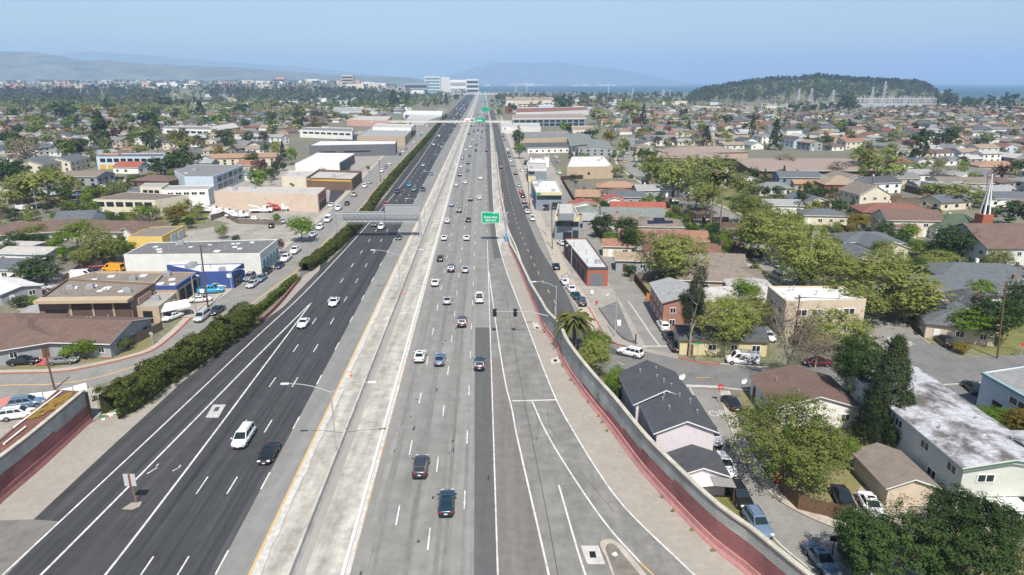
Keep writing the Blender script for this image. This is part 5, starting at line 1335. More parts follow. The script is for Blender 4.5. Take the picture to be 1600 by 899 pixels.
# --- right foreground
H1 = hridge(1072, 657, 1043, 607, 7.0, 5.6, 7.0, "gable", "navy", "mauve", "two-storey mauve house with dark slate coloured gable roof, front half", ext=.4, vents=6, win=False, ov=.5)
H1b = hridge(1040, 610, 1012, 566, 7.6, 5.6, 7.35, "gable", "navy", "mauve", "rear higher half of the dark roofed mauve house, nearest the cross street", vents=5, ov=.5, win=False)
hridge(1098, 731, 1078, 691, 5.6, 2.7, 3.7, "gable", "navy", "mauve", "small dark roofed garage in front of the mauve two-storey house", cat="garage", name="garage", win=False)
hridge(1280, 619, 1237.5, 574, 11.6, 3.0, 4.7, "gable", "brown", "white", "white house with brown roof and window behind the olive tree", vents=2, ext=.5)
hridge(1428, 749, 1372.7, 696, 5.4, 2.5, 3.5, "gable", "taupe", "beige", "small beige garage with brown gable roof under the white apartment block", cat="garage", name="garage", win=False)
A, B = G2(1506, 729, 6.3), G2(1408, 577, 6.3)
house(A[0]+5.2, (A[1]+B[1])/2 + .5, R(1.0), 10.4, 26.5, 6.0, 6.9, "gable", "weathered", "pale_green", "long pale green apartment block with streaked white weathered roof", "apartment block", "apartment_block", ov=.35, vents=9, win=False)
house(A[0]+13.4, A[1]+4.2, R(91), 7.6, 8.0, 6.0, 6.75, "gable", "weathered", "offwhite", "off-white wing of the apartment block over the open carport", "apartment block", "apartment_block", ov=.35, vents=4, win=False)
flatb([(1536, 582), (1662, 652), (1760, 604), (1640, 566)], 5.4, "pale_blue", "pale_grey", "pale blue two-storey house with flat pale roof at right edge", "house", "house", .06, wins=[(0, .2, .32, .1, 2.4, "dark"), (0, .38, .62, 3.3, 4.4, "win"), (0, .7, .92, 3.3, 4.4, "win"), (0, .45, .6, 1.0, 2.2, "win"), (0, 0, 1, 5.1, 5.43, ("eave", WALLC["teal"]), 1, 5)])
H6 = house(*G2(1056, 452, 6.2), R(-1), 7.4, 13.5, 5.4, 6.5, "gable", "pale_grey", "red_brown", "red two-storey house with pale grey gable roof by the alley", vents=4)
hridge(1082, 452, 1172, 446, 8.2, 3.2, 4.6, "gable", "pale", "cream", "long low house with pale roof behind the red house", vents=5, ext=2)
hc(1175, 437, 9.0, 11.0, -4, 3.2, 4.9, "hip", "pale", "white", "white bungalow with pale hip roof left of the beige block", vents=2)
hc(1125, 512, 7.0, 15.0, 86, 2.9, 4.0, "gable", "dark_grey", "pale_yellow", "yellow cottage with dark roof behind the street trees", vents=2)
flatb([(1229, 471), (1354, 467.5), (1317, 447), (1200, 447)], 7.2, "beige", "white", "beige two-storey flat-roofed block with white roof", "apartment block", "apartment_block", .35,
      wins=[(0, .10, .90, 1.0, 2.4, "win", 4), (0, .1, .9, 4.2, 5.5, "win", 4), (3, .2, .9, 4.2, 5.4, "win", 3), (3, .2, .9, 1.1, 2.3, "win", 3)], clutter=(5, 0, 1))
AP = BLD[-4 if False else -2]
for th_ in [b[3] for b in BLD if "weathered roof" in b[3]["label"]][:1]:
    for y_, z_ in ((-11.5, 4.9), (-6.5, 4.9), (-1, 4.9), (-8.5, 2.4), (5, 4.9)): put_window(th_, -5.24, y_, z_, -pi/2, 1.7, 1.1, 90)
    put_window(th_, -2.6, -13.29, 4.7, 0, 2.0, 1.0, 90); put_window(th_, 2.2, -13.29, 4.9, 0, 1.0, .8, 90)
    for k_ in range(4): obj("carport_shade_panel", MB().box(-4.9 + 2.5*k_, -2.65 + 2.5*k_, -13.31, -13.255, .02, 2.35), m_dark, th_)  # flat near-black panels: the shade inside the open carport put into colour
    for k_ in range(1, 13):
        for s_ in (-1, 1): obj("roof_lap", MB().obox((s_*2.7, -13.2 + 2.05*k_, 6.62), (2.68, 0, -s_*.464), (0, .035, 0), (0, 0, .02)), ROOFC["grey"], th_)
    obj("fascia_board", MB().add([(-5.6, -13.72, 5.84), (0, -13.72, 6.78), (5.6, -13.72, 5.84), (5.6, -13.72, 6.12), (0, -13.72, 7.08), (-5.6, -13.72, 6.12)], [(0, 1, 4, 5), (1, 2, 3, 4)]), mk("green_trim", (.07, .16, .11), .7, .1, 2), th_)
# --- right: shops along the frontage road
flatb([(918, 418), (950.5, 418), (917, 372.5), (881, 373)], 4.6, "brick", "white", "red brick garage with long white roof and grey roller door", "garage building", "garage_building", .25,
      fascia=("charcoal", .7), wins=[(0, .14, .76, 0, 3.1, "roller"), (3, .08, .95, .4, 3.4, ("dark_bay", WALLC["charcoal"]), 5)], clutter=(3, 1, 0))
x0, y0, _ = G(934, 447.5, 0)
flatb([(867, 339), (905.5, 340), (897, 320.5), (872, 318)], 7.0, "slate", "pale", "grey two-storey shop with cream sign band, nearer of the two", "shop", "shop_building", .5, fascia=("pale_yellow", 1.2), clutter=(2, 2, 0),
      wins=[(0, .03, .97, 4.2, 5.6, ("window_band", m_pane)), (0, .35, .7, .0, 2.4, ("entrance", m_dark)), (0, .74, .97, .6, 3.0, ("shop_window", m_pane)), (3, .1, .9, 4.2, 5.4, "win", 4)])
flatb([(873, 334), (897, 334), (896, 318), (873, 318)], 8.6, "slate", "pale", "plain grey stair block standing on the rear of the shop", "building", "stair_block", .2, base=6.6)
flatb([(837.5, 300.5), (878.5, 300.5), (869, 281), (830, 281)], 7.0, "slate", "white", "grey two-storey shop with cream and green sign band, farther of the two", "shop", "shop_building", .5, fascia=("pale_yellow", 1.1), clutter=(3, 3, 0),
      wins=[(0, .03, .97, 4.3, 5.7, ("window_band", m_pane)), (0, .28, .5, .0, 2.4, ("entrance", m_dark)), (0, .62, .98, .6, 3.2, ("shop_window", m_pane)), (0, .02, .18, 6.1, 6.8, ("green_sign", mk("sign_green", (.02, .32, .14), .5, 0))), (3, .55, .75, 1.0, 6.0, ("blue_banner", mk("banner_blue", (.02, .25, .6), .6, 0)))])
flatb([(825, 264), (854, 264.5), (854, 255), (823, 254)], 6.5, "slate", "pale", "pale topped grey block with small cream sign wall", "building", par=.4, fascia=("offwhite", 1.0), wins=[(0, .0, .42, .2, 3.0, ("sign_wall", WALLC["pale_yellow"])), (0, .03, .35, 4.0, 5.2, ("window_band", m_pane))], clutter=(2, 1, 0))
flatb([(886, 261), (958, 260), (944, 244), (893, 245)], 6.0, "tan", "white", "large white roofed hall with tan side wall", "hall", "hall_building", .3, wins=[(0, .45, .5, 2.0, 3.2, "dark"), (3, .1, .8, .4, 4.0, ("brick_side", WALLC["brick"]))], clutter=(9, 2, 0))
hridge(832, 240, 852, 241, 12, 3.2, 5.6, "gable", "taupe", "cream", "cream shop with brown pyramid roof", win=True); flatb([(828, 250), (858, 250), (858, 243), (830, 243)], 4.0, "white", "white", "small white shed with cluttered roof", clutter=(2, 2, 0))
hridge(824, 224, 880, 223, 20, 3.8, 6.0, "gable", "dark_grey", "white", "white hall with wide dark grey roof", "hall", name="hall_building", ext=4, vents=5)
flatb([(812, 217), (892, 214.5), (888, 206), (810, 206)], 6.0, "pinkish" if "pinkish" in WALLC else "tan", "grey", "long low tan building with pipes along its roof", clutter=(8, 3, 0))
flatb([(895, 203.5), (928, 203), (926, 197), (893, 197)], 7.0, "cream", "tan", "cream block with flat roof behind small dark trees", wins=[(0, .15, .9, 3.6, 5.2, "win", 4)])
hridge(912, 226, 903, 208, 17, 5.6, 7.0, "gable", "grey_green", "dark_grey", "grey green roofed motel block seen end on", "motel", name="motel_building", ext=2); hridge(930, 228, 926, 218, 22, 5.2, 6.8, "gable", "grey_green", "grey", "wide grey gabled building beside the orange tinted tree", ext=1)
flatb([(800, 185.5), (916, 184.5), (910, 178), (802, 179)], 9.0, "slate", "pinkish", "long two-storey motel with dark balconies", "motel", "motel_building", .3, wins=[(0, .02, .98, 1.0, 3.6, ("balcony", m_pane), 12), (0, .02, .98, 4.8, 7.2, ("balcony", m_pane), 12)], fascia=("offwhite", .9))
flatb([(783, 198), (845, 199), (843, 192.5), (783, 192)], 6.0, "offwhite", "pale", "pale low shop with white sign beside the footbridge ramp", clutter=(3, 2, 0), wins=[(0, .05, .25, 3.0, 5.4, ("sign", WALLC["white"])), (0, .08, .13, 3.4, 5.2, ("blue_mark", WALLC["blue"]))])
flatb([(792, 158), (866, 157), (864, 152), (790, 152)], 13.0, "cream", "tan", "long cream apartment block far right of the motorway", "apartment block", "apartment_block", wins=[(0, .05, .95, 1.5, 3, "win", 10), (0, .05, .95, 5, 7, "win", 10)]); flatb([(790, 166), (810, 165), (808, 158), (790, 158)], 11, "brick", "pale", "red and white block below the long cream apartments", wins=[(0, .55, .98, .5, 10, ("white_bay", WALLC["white"]))])
flatb([(806, 176), (850, 175), (920, 172), (912, 167), (806, 169)], 7, "offwhite", "red_brown", "white low blocks with red roofs above the motel", clutter=(0, 2, 0))
# --- right: houses between the alley and the tree street
for a in ((958, 306, 8, 9, 0, "gable", "red", "white", "small white house with red gable roof by the alley"), (918, 297, 13, 9, 84, "gable", "orange", "tan", "tan house with flat orange roof"), (912, 313, 10, 8, 4, "gable", "red", "white", "white cottage with red roof next to a golden shrub"), (965, 284, 11, 18, 86, "hip", "orange", "tan", "orange roofed house behind the plank fenced yard"),
          (968, 294, 11, 13, 86, "hip", "brown", "red_brown", "dark red hip roofed house"), (978, 300, 10, 14, 86, "gable", "slate", "grey", "slate roofed house with a skylight"), (918, 323, 8, 10, 5, "hip", "grey_green", "tan", "little cottage with grey green hip roof"), (996, 316, 11, 19, 84, "gable", "red", "tan", "house with broad bright red roof"),
          (988, 325, 13, 21, 84, "gable", "grey_green", "cream", "cream house with long grey green roof"), (973, 335, 6, 10, 86, "gable", "taupe", "white", "white outbuilding with taupe roof"), (1027, 340, 12, 15, 84, "hip", "taupe", "cream", "cream house with solar panels on a taupe roof"), (1035, 360, 11, 25, 84, "gable", "terracotta", "pale_blue", "long pale blue house with terracotta roof"),
          (1065, 378, 12, 20, 82, "hip", "red_brown", "cream", "house with big dark red hip roof behind the bare tree"), (965, 374, 6, 8, 84, "gable", "terracotta", "cream", "little garage with terracotta roof by the alley"), (1110, 396, 11, 16, 80, "gable", "taupe", "white", "white gabled house with taupe roof beside the lawn"), (1125, 418, 11, 19, 82, "hip", "taupe", "tan", "brown taupe roofed house with a satellite dish"),
          (990, 395, 6, 9, 84, "gable", "tan", "grey", "small grey shed with tan roof behind the alley fence"), (930, 335, 6, 8, 84, "gable", "pale_grey", "grey", "pale grey shed by the alley fence")):
    hc(*a[:2], a[2], a[3], a[4], 3.0, 4.3 if a[2] < 11 else 4.8, *a[5:9], vents=1 + a[0] % 3, chim=a[0] % 4 == 1)
# solar panels
tx, ty, _ = G(1030, 344, 4.4)
th = thing("solar_array", (tx, ty, 4.15), 0, "two rows of dark solar panels on the taupe roof", "solar panels")
for i in range(7):
    for j in range(2):
        if j == 1 and i > 2: continue
        obj("panel", MB().obox((i*1.15 - 3.4 + j*2.3, j*1.9 - 1.5, j*.55 - .05), (.53, 0, 0), (0, .85, .24), (0, -.01, .04)), mk("solar_cell", (.012, .016, .035), .15, 0, spec=.7), th)
# --- right: school, church, tudor house and others
hridge(1150, 249, 1335, 249, 58, 4.0, 6.6, "gable", "pinkish", "brown", "long low school building with pale brown roof", "school", name="school_building", ov=1.0); hridge(1030, 238, 1140, 241, 34, 4.0, 5.6, "gable", "pinkish", "tan", "left wing of the low brown roofed school", "school", name="school_building"); hridge(1065, 230, 1125, 229, 26, 4.6, 7.2, "hip", "pinkish", "tan", "raised hipped hall roof of the school", "school", name="school_building", win=False)
hridge(1512, 350, 1660, 350, 21, 5.6, 9.8, "gable", "red_brown" if False else "brown", "offwhite", "church with huge brown gable roof", "church", name="church", ext=2)
cx_, cy_ = G2(1535, 352, 5); th = thing("church_spire", (cx_, cy_, 0), .1, "thin white church spire on a red brick base", "spire")
obj("base", MB().box(-1.7, 1.7, -1.7, 1.7, 0, 8.4), WALLC["brick"], th)
sp_ = MB()
for a in range(4):
    p = [(1.15*cos(a*pi/2+pi/4), 1.15*sin(a*pi/2+pi/4)) for a in range(4)][a]; sp_.bar((p[0], p[1], 8.4), (0, 0, 20.5), .34, 0, .05, 4)
obj("spire", sp_, m_trim, th); obj("louvre", MB().box(-.7, .7, -.7, .7, 8.6, 11.0), m_dark, th)
for a in ((1353, 287, 12, 14, 5, 5.6, 8.8, "gable", "taupe", "cream", "cream half-timbered house with steep roof and dormer"), (1310, 275, 13, 15, 86, 4.5, 7.4, "hip", "tan", "brick", "brick house with steep tan roof and yellow chimney"), (1245, 268, 11, 18, 86, 5.4, 7.4, "gable", "slate", "slate", "slate blue two-storey house with white dormer wall"), (1263, 281, 8, 14, 86, 3.0, 4.4, "gable", "orange", "tan", "orange roofed low house beside the slate blue one"),
          (1420, 328, 10, 17, 86, 5.2, 7.6, "gable", "brown", "cream", "cream two-storey house with brown roof and white chimney"), (1494, 335, 13, 17, 86, 3.4, 6.8, "hip", "green", "white", "white house with dark green roof"), (1395, 318, 13, 24, 84, 3.2, 5.4, "hip", "red_brown", "tan", "house with wide reddish brown roof"), (1285, 327, 9, 14, 84, 3.2, 4.6, "hip", "slate", "cream", "cream house with slate hip roof beside the avenue"),
          (1357, 363, 11, 16, 84, 3.0, 4.8, "hip", "slate", "tan", "house with slate hip roof behind the golden bush"), (1372, 370, 10, 13, 4, 3.0, 4.8, "gable", "slate", "cream", "cream gabled house with pipes on its slate roof"), (1345, 387, 9, 12, 4, 3.0, 4.6, "gable", "slate", "cream", "low cream house with grey gable among plane trees"), (1530, 412, 12, 22, 84, 3.2, 5.0, "hip", "slate", "red_brown", "house with wide slate roof and round dish"),
          (1490, 432, 12, 22, 84, 3.2, 5.2, "gable", "slate", "white", "long slate roofed white house below the church"), (1575, 438, 12, 20, 84, 3.2, 5.0, "hip", "slate", "white", "white house with blue slate roof at the right edge"), (1440, 448, 10, 14, -20, 3.2, 4.8, "gable", "tan", "cream", "tan roofed house behind the corner plane tree"), (1492, 478, 11, 15, -22, 3.0, 4.8, "hip", "slate", "beige", "beige house with dark hip roof on the corner lawn"), (1515, 466, 9, 12, -22, 3.2, 4.8, "gable", "dark_grey", "beige", "beige gabled house behind the corner house"),
          (1440, 265, 12, 16, 86, 3.2, 5.0, "gable", "pale_grey", "white", "pale roofed white house beyond the plane trees"), (1500, 277, 14, 22, 84, 3.2, 5.0, "gable", "taupe", "cream", "cream house with wide taupe roof"), (1555, 252, 15, 24, 86, 3.2, 5.2, "hip", "orange", "tan", "orange brown roofed house with red fence"), (1465, 284, 12, 20, 86, 3.2, 4.8, "gable", "pale_grey", "white", "white house with long pale grey roof"), (1220, 312, 10, 14, 84, 3.0, 4.4, "gable", "pale_grey", "white", "white house with pale roof behind the avenue"),
          (1445, 285, 9, 12, 5, 3.0, 4.8, "gable", "dark_grey", "brown", "dark gabled house at the end of the street"), (1575, 300, 12, 20, 86, 3.2, 5.0, "gable", "slate", "white", "white walled slate house beyond the church"), (1540, 290, 12, 20, 86, 3.2, 5.0, "gable", "pale_grey", "pale_blue", "pale blue roofed long house beyond the church"), (1400, 345, 8, 10, 84, 3.0, 4.6, "gable", "brown", "cream", "small cream house with a dark attic window")):
    hc(*a[:2], a[2], a[3], a[4], a[5], a[6], *a[7:11], vents=a[0] % 4, chim=a[0] % 3 == 0)
th = thing("gazebo", (*G2(1444, 366, 0), 0), 0, "white pop-up canopy in a back garden", "canopy")
obj("roof", MB().add([(-2, -2, 2.3), (2, -2, 2.3), (2, 2, 2.3), (-2, 2, 2.3), (0, 0, 3.2)], [(0, 1, 4), (1, 2, 4), (2, 3, 4), (3, 0, 4)]), m_awn, th)
for sx in (-1.9, 1.9):
    for sy in (-1.9, 1.9): obj("leg", MB().bar((sx, sy, 0), (sx, sy, 2.3), .05), m_metal, th)
# --- left foreground
hridge(69, 499, 200, 502, 12.5, 2.9, 4.6, "gable", "brown", "grey", "long grey house with broad brown roof at the street bend", ext=.5, vents=3, ov=.7)
hridge(42, 514, 44, 499, 9.0, 2.9, 4.5, "hip", "brown", "grey", "projecting hip wing of the brown roofed house", ov=.6); hridge(-60, 490, 24, 491, 11, 2.9, 4.8, "hip", "brown", "grey", "rear left wing of the brown roofed house", win=False)
flatb([(58, 468), (204, 466), (241, 442.5), (104.6, 435.5)], 5.8, "garage_tan", "taupe", "brown commercial garage with three dark roll doors and cluttered flat roof", "garage building", "garage_building", .4, fascia=("brown", .5),
      wins=[(0, .06, .3, .5, 3.6, ("dark_window", m_dark)), (0, .36, .57, 0, 4.7, ("roll_door", WALLC["door_brown"])), (0, .60, .79, 0, 4.7, ("roll_door", WALLC["door_brown"])), (0, .82, .985, 0, 4.7, ("roll_door", WALLC["door_brown"])), (0, 0, 1, 5.25, 5.85, ("eave", WALLC["tan"]), 1, 26), (0, .33, .355, 0, 5, ("pier", WALLC["tan"]), 1, 5), (0, .575, .595, 0, 5, ("pier", WALLC["tan"]), 1, 5), (0, .795, .815, 0, 5, ("pier", WALLC["tan"]), 1, 5), (1, .25, .8, 3.6, 4.8, ("sign_panel", WALLC["pink"]))], clutter=(6, 4, 5), seed=8)
flatb([(104, 436), (241, 442), (258, 424), (150, 424)], 4.6, "tan", "taupe", "low tan rear annexe joining the brown garage", clutter=(2, 1, 3), seed=4)
flatb([(211, 478.5), (247.5, 479), (275.6, 457), (242, 456.5)], 3.6, "tan", "pale", "small tan office with white flat roof beside the brown garage", "office", "office_building", .15, wins=[(0, .3, .7, .2, 2.6, ("shop_window", m_pane)), (1, .1, .9, .9, 2.4, "win", 4)], clutter=(1, 1, 0))
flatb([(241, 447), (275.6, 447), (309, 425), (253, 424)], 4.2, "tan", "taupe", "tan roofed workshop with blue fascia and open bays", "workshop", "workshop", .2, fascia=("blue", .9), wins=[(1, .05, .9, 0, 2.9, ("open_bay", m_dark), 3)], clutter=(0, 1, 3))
flatb([(312.5, 425), (362.6, 424), (381, 411.6), (260, 414)], 4.2, "blue", "white", "bright blue workshop with white roof", "workshop", "workshop", .15, wins=[(0, .82, .97, 2.7, 3.6, ("white_sign", m_trim)), (1, .1, .55, 0, 2.8, ("shop_window", m_pane), 2)], clutter=(3, 3, 0), fascia=("blue", .3))
flatb([(193, 398), (406, 396), (434, 374), (232, 379)], 5.4, "offwhite", "grey", "long white workshop with wide grey roof", "workshop", "workshop", .15, wins=[(1, .05, .95, .3, 3.4, ("teal_door", WALLC["teal"]), 5), (0, .33, .52, 1.2, 3.2, ("white_panel", m_trim))], clutter=(9, 1, 12), seed=5)
flatb([(199, 370), (253, 370), (288, 352.6), (231, 355)], 3.6, "yellow", "taupe", "yellow storage shed with brown flat roof", "shed", "storage_shed", .1, wins=[(1, .3, .95, .2, 2.8, ("blue_door", WALLC["pale_blue"]), 2)])
flatb([(334, 299), (496, 304), (509, 293), (355, 292)], 6.6, "peach", "pale", "wide peach warehouse behind the tow trucks", "warehouse", "warehouse", .3, wins=[(1, .1, .9, 3.5, 6.2, ("red_awning", WALLC["red_brown"])), (1, .1, .9, .3, 3.0, ("shop_window", m_dark), 3)], clutter=(4, 2, 0))
flatb([(287.5, 276), (332.5, 276), (380, 257.5), (300, 257.5), (272.5, 267.5)], 7.6, "pale_blue", "grey", "grey roofed three-storey apartment block with dark balconies", "apartment block", "apartment_block", .12, wins=[(1, .1, .95, 1.2, 3.4, ("balcony", m_pane), 5), (1, .1, .95, 4.4, 6.6, ("balcony", m_pane), 5)], clutter=(4, 1, 1))
flatb([(252, 297.5), (325, 296), (334, 290), (254, 290)], 6.2, "white", "pale", "plain white two-storey apartment block", "apartment block", "apartment_block", .12, wins=[(0, .1, .95, 4.2, 5.3, "win", 5)]); flatb([(218, 292), (252, 293), (264, 286), (226, 286)], 7.0, "cream", "pale", "cream two-storey block left of the plain white one", "apartment block", "apartment_block", .1, wins=[(0, .1, .9, 4.6, 5.8, "win", 3)])
flatb([(145, 312), (242, 313), (294, 305), (200, 300)], 6.0, "cream", "taupe", "cream balcony apartments with flat brown roof", "apartment block", "apartment_block", .1, wins=[(0, .04, .96, 3.6, 5.2, ("balcony", m_pane), 6), (0, .04, .98, .2, 1.6, ("undercroft", m_dark), 3)])
hridge(20, 349, 120, 343, 14, 3.0, 5.0, "hip", "brown", "white", "long motel wing with brown roof behind the trees", ov=.8); hridge(130, 345, 215, 346, 13, 3.0, 4.8, "hip", "brown", "white", "right wing of the brown roofed motel", ov=.8); hridge(196, 357, 226, 352, 8, 2.8, 4.2, "gable", "brown", "white", "little brown roofed annexe right of the motel")
hridge(92, 331, 150, 329, 17, 3.2, 6.0, "gable", "slate", "white", "grey roofed house with tall white gable and vents", vents=8)
hc(50, 387, 8, 14, 84, 2.8, 3.6, "gable", "pale", "white", "low white shed with pale roof behind the round tree"); hc(8, 404, 10, 18, 84, 2.8, 4.2, "gable", "slate", "white", "white house with slate roof at the left edge"); hc(30, 380, 7, 9, 84, 2.6, 3.2, "flat", "pale", "grey", "tiny grey outbuilding with pale top")
hc(10, 442, 8, 12, 60, 2.6, 3.4, "gable", "white", "grey", "white roofed lean-to at the left edge")
flatb([(15, 500), (52, 502), (75, 472), (45, 478)], 2.9, "grey", "pale_grey", "open carport with pale metal roof behind the brown house", "carport", "carport", .05)
flatb([(461, 256), (530, 254), (554, 240), (495, 239)], 5.6, "white", "white", "white roofed hall with dark grey end wall", "hall", "hall_building", .3, wins=[(1, .03, .97, .1, 5.0, ("dark_cladding", WALLC["dark_grey"]))], clutter=(8, 0, 0))
flatb([(478, 277.6), (550, 280), (565, 267.5), (497.6, 265)], 5.2, "brown", "pale", "brown walled shop with deep parapet and orange stripe", "shop", "shop_building", 1.0, wins=[(0, .02, .98, 3.9, 4.6, ("stripe", WALLC["ochre"]))], clutter=(1, 1, 0)); flatb([(440, 276), (478, 277), (497, 266), (450, 267)], 4.6, "cream", "pale", "plain cream building left of the brown walled shop", clutter=(1, 1, 0))
flatb([(482.6, 227.7), (617.8, 225), (620, 220), (500, 220)], 7.5, "dark_grey", "white", "long dark grey shed with white roof", "shed", "storage_shed", .3, wins=[(0, .12, .3, 2.8, 3.6, "dark"), (0, .4, .7, 2.8, 3.6, "dark")])
flatb([(557.6, 212.7), (632.7, 214), (645, 202), (585, 196)], 7.0, "tan", "pale_grey", "tan warehouse with stepped pale roofs", "warehouse", "warehouse", .4, clutter=(8, 5, 0)); flatb([(582, 199), (642, 200), (648, 195), (588, 193)], 9.0, "white", "pale", "white upper block of the tan warehouse", clutter=(0, 3, 0))
flatb([(468, 203), (550, 206), (552, 200), (478, 199)], 6.5, "white", "grey", "long cream building with a row of windows", wins=[(0, .05, .98, 3.5, 5.0, "win", 8)]); flatb([(630, 178), (690, 180), (692, 174), (635, 173)], 7, "white", "white", "white roofed store with bright blue front", "store", "store_building", wins=[(0, .05, .5, .6, 5.5, ("blue_front", WALLC["blue"])), (0, .68, .98, 1, 6, ("sky_front", WALLC["pale_blue"]))]); flatb([(635, 186), (668, 188), (690, 182), (640, 180)], 6, "offwhite", "pale", "pale flat shop below the blue fronted store", clutter=(0, 3, 0))
flatb([(542, 187), (604, 189), (612, 182), (560, 181)], 6.5, "pink", "pale", "pinkish flat roofed shop row", clutter=(2, 3, 0)); flatb([(520, 174), (590, 175), (590, 169), (522, 168)], 7, "offwhite", "pale_grey", "pale grey row of stores far left of the motorway", clutter=(0, 4, 0))
flatb([(255, 201), (330, 203), (330, 197), (258, 197)], 7, "white", "grey", "long white two-storey building with flat top in the left district", wins=[(0, .05, .95, 3.6, 5.4, "win", 7)]); flatb([(330, 206), (375, 199), (366, 191), (330, 197)], 7, "brown", "pale", "dark sided block with pale stepped roof", wins=[(0, .1, .9, 1, 5, ("dark_wall", m_dark), 5)])
hridge(160, 240, 186, 240, 12, 5.0, 7.2, "gable", "orange", "cream", "cream two-storey end of the long apartments with orange roof"); flatb([(150, 245), (255, 245), (260, 239), (165, 240)], 7.0, "pale_blue", "slate", "long pale blue apartments with yellow ground floor", "apartment block", "apartment_block", wins=[(0, .02, .98, .2, 2.6, ("yellow_storey", WALLC["ochre"]), 8), (0, .04, .96, 4, 6, "win", 9)])
hc(205, 253, 11, 14, 84, 3.4, 5.6, "gable", "red", "white", "white house with bright orange red roof"); hridge(335, 241, 432, 239, 15, 4.6, 6.4, "gable", "orange", "cream", "long orange roofed apartment building"); hridge(46, 252, 84, 246, 13, 5.6, 7.4, "gable", "slate", "cream", "pale two-storey house with slate roof at left"); hridge(88, 247, 120, 241, 13, 5.6, 7.6, "gable", "slate", "cream", "second slate roofed two-storey house, right of its twin")
hc(135, 268, 13, 18, 86, 5.0, 6.6, "gable", "taupe", "grey", "grey house with taupe roof right of the pale green tree"); hc(246, 274, 12, 18, 80, 4.6, 6.4, "hip", "brown", "brown", "brown roofed house in front of the grey apartments"); flatb([(200, 297), (218, 300), (226, 292), (205, 292)], 5, "slate", "slate", "dark flat block left of the cream apartments"); hc(322, 249, 8, 10, 84, 3, 4.6, "gable", "pale_grey", "grey", "small grey house beside the dense tree")
# low roofed yard building behind the left soundwall
flatb([(-75, 772), (0, 713), (137, 612), (90, 609), (0, 686), (-92, 764)], 4.2, "brown", "red_brown", "flat mossy red brown roof directly behind the left soundwall", "building", "yard_building", .12)
for a, b in (((22, 668), (96, 612)), ((6, 694), (40, 667)), ((58, 667), (118, 618))):
    p, q = G(*a, 4.25), G(*b, 4.25); tag(obj("roof_pipe", MB().bar(p, q, .14, n=6), m_trim), "white pipe lying along the mossy red brown roof", "pipe", "white pipes on the mossy roof")
ms_ = MB(); rs_ = np.random.RandomState(2); vs_ = []
for i in range(46):
    t = rs_.rand(); c = np.array(G(38 + 70*t + rs_.randn()*4, 656 - 36*t + rs_.randn()*3.2, 4.12)); k = 7; r0 = .25 + .5*rs_.rand()
    ms_.add([c + (r0*(.6+.5*rs_.rand())*cos(2*pi*j/k), 1.3*r0*(.6+.5*rs_.rand())*sin(2*pi*j/k), .03 + .002*i) for j in range(k)] + [c + (0, 0, .12)], [(j, (j+1) % k, k) for j in range(k)])
kind(obj("roof_moss", ms_, mk("ochre_moss", (.22, .135, .03), .95, .35, 3)), "stuff")
# far landmarks
flatb([(510/4, 145), (172, 146), (172, 141.5), (128, 141)], 14, "brick", "white", "brick and white school block left of the hospital", "school", "school_building", wins=[(0, .12, .9, 2, 9, ("tall_window", m_pane), 9)])
flatb([(183, 141), (222, 141), (222, 137), (183, 137)], 16, "beige", "tan", "long low beige hospital wing with a row of windows", "hospital", "hospital_building", wins=[(0, .1, .9, 3, 9, "win", 6)]); flatb([(222, 134), (246, 134), (244, 132), (220, 132)], 30, "pink", "tan", "tall beige hospital block with few windows", "hospital", "hospital_building")
def tower(px0, px1, ytop, D, h, wall, label, bands=0, glass=None, dep=30):
    x0, x1 = XAT(px0, D, 10), XAT(px1, D, 10); z = ZAT((px0+px1)/2, ytop, D)
    w = [(x0, D), (x1, D), (x1, D+dep), (x0, D+dep)]; wins = [(0, .03, .97, 3 + (z-4)*i/bands, 3 + (z-4)*(i+.6)/bands, ("window_band", glass or m_pane)) for i in range(bands)]
    return flatb(None, z, wall, "pale", label, "office block", "office_building", wins=wins, world=w)
m_tg = mk("blue_green_glass", (.10, .22, .24), .2, .1, .02)
tower(535, 553, 117.5, 2900, 0, "beige", "tall beige office tower on the far skyline", 6)
tower(664, 688, 119.5, 3300, 0, "offwhite", "glassy blue green office block at the end of the motorway", 5, m_tg); tower(688, 703, 120.5, 3350, 0, "offwhite", "white slab between the far glass offices", 0); tower(703, 729, 125, 3280, 0, "white", "broad grey white office by the bay", 2, WALLC["grey"]); tower(729, 748, 123.5, 3290, 0, "offwhite", "white office with dark square windows by the bay", 3); tower(632, 668, 130, 3200, 0, "grey", "long low dark office left of the glass block", 2)
tower(432, 446, 121, 3600, 0, "pink", "pinkish block on the far left skyline", 3); tower(478, 500, 124, 4000, 0, "white", "pale block on the far left skyline", 3)
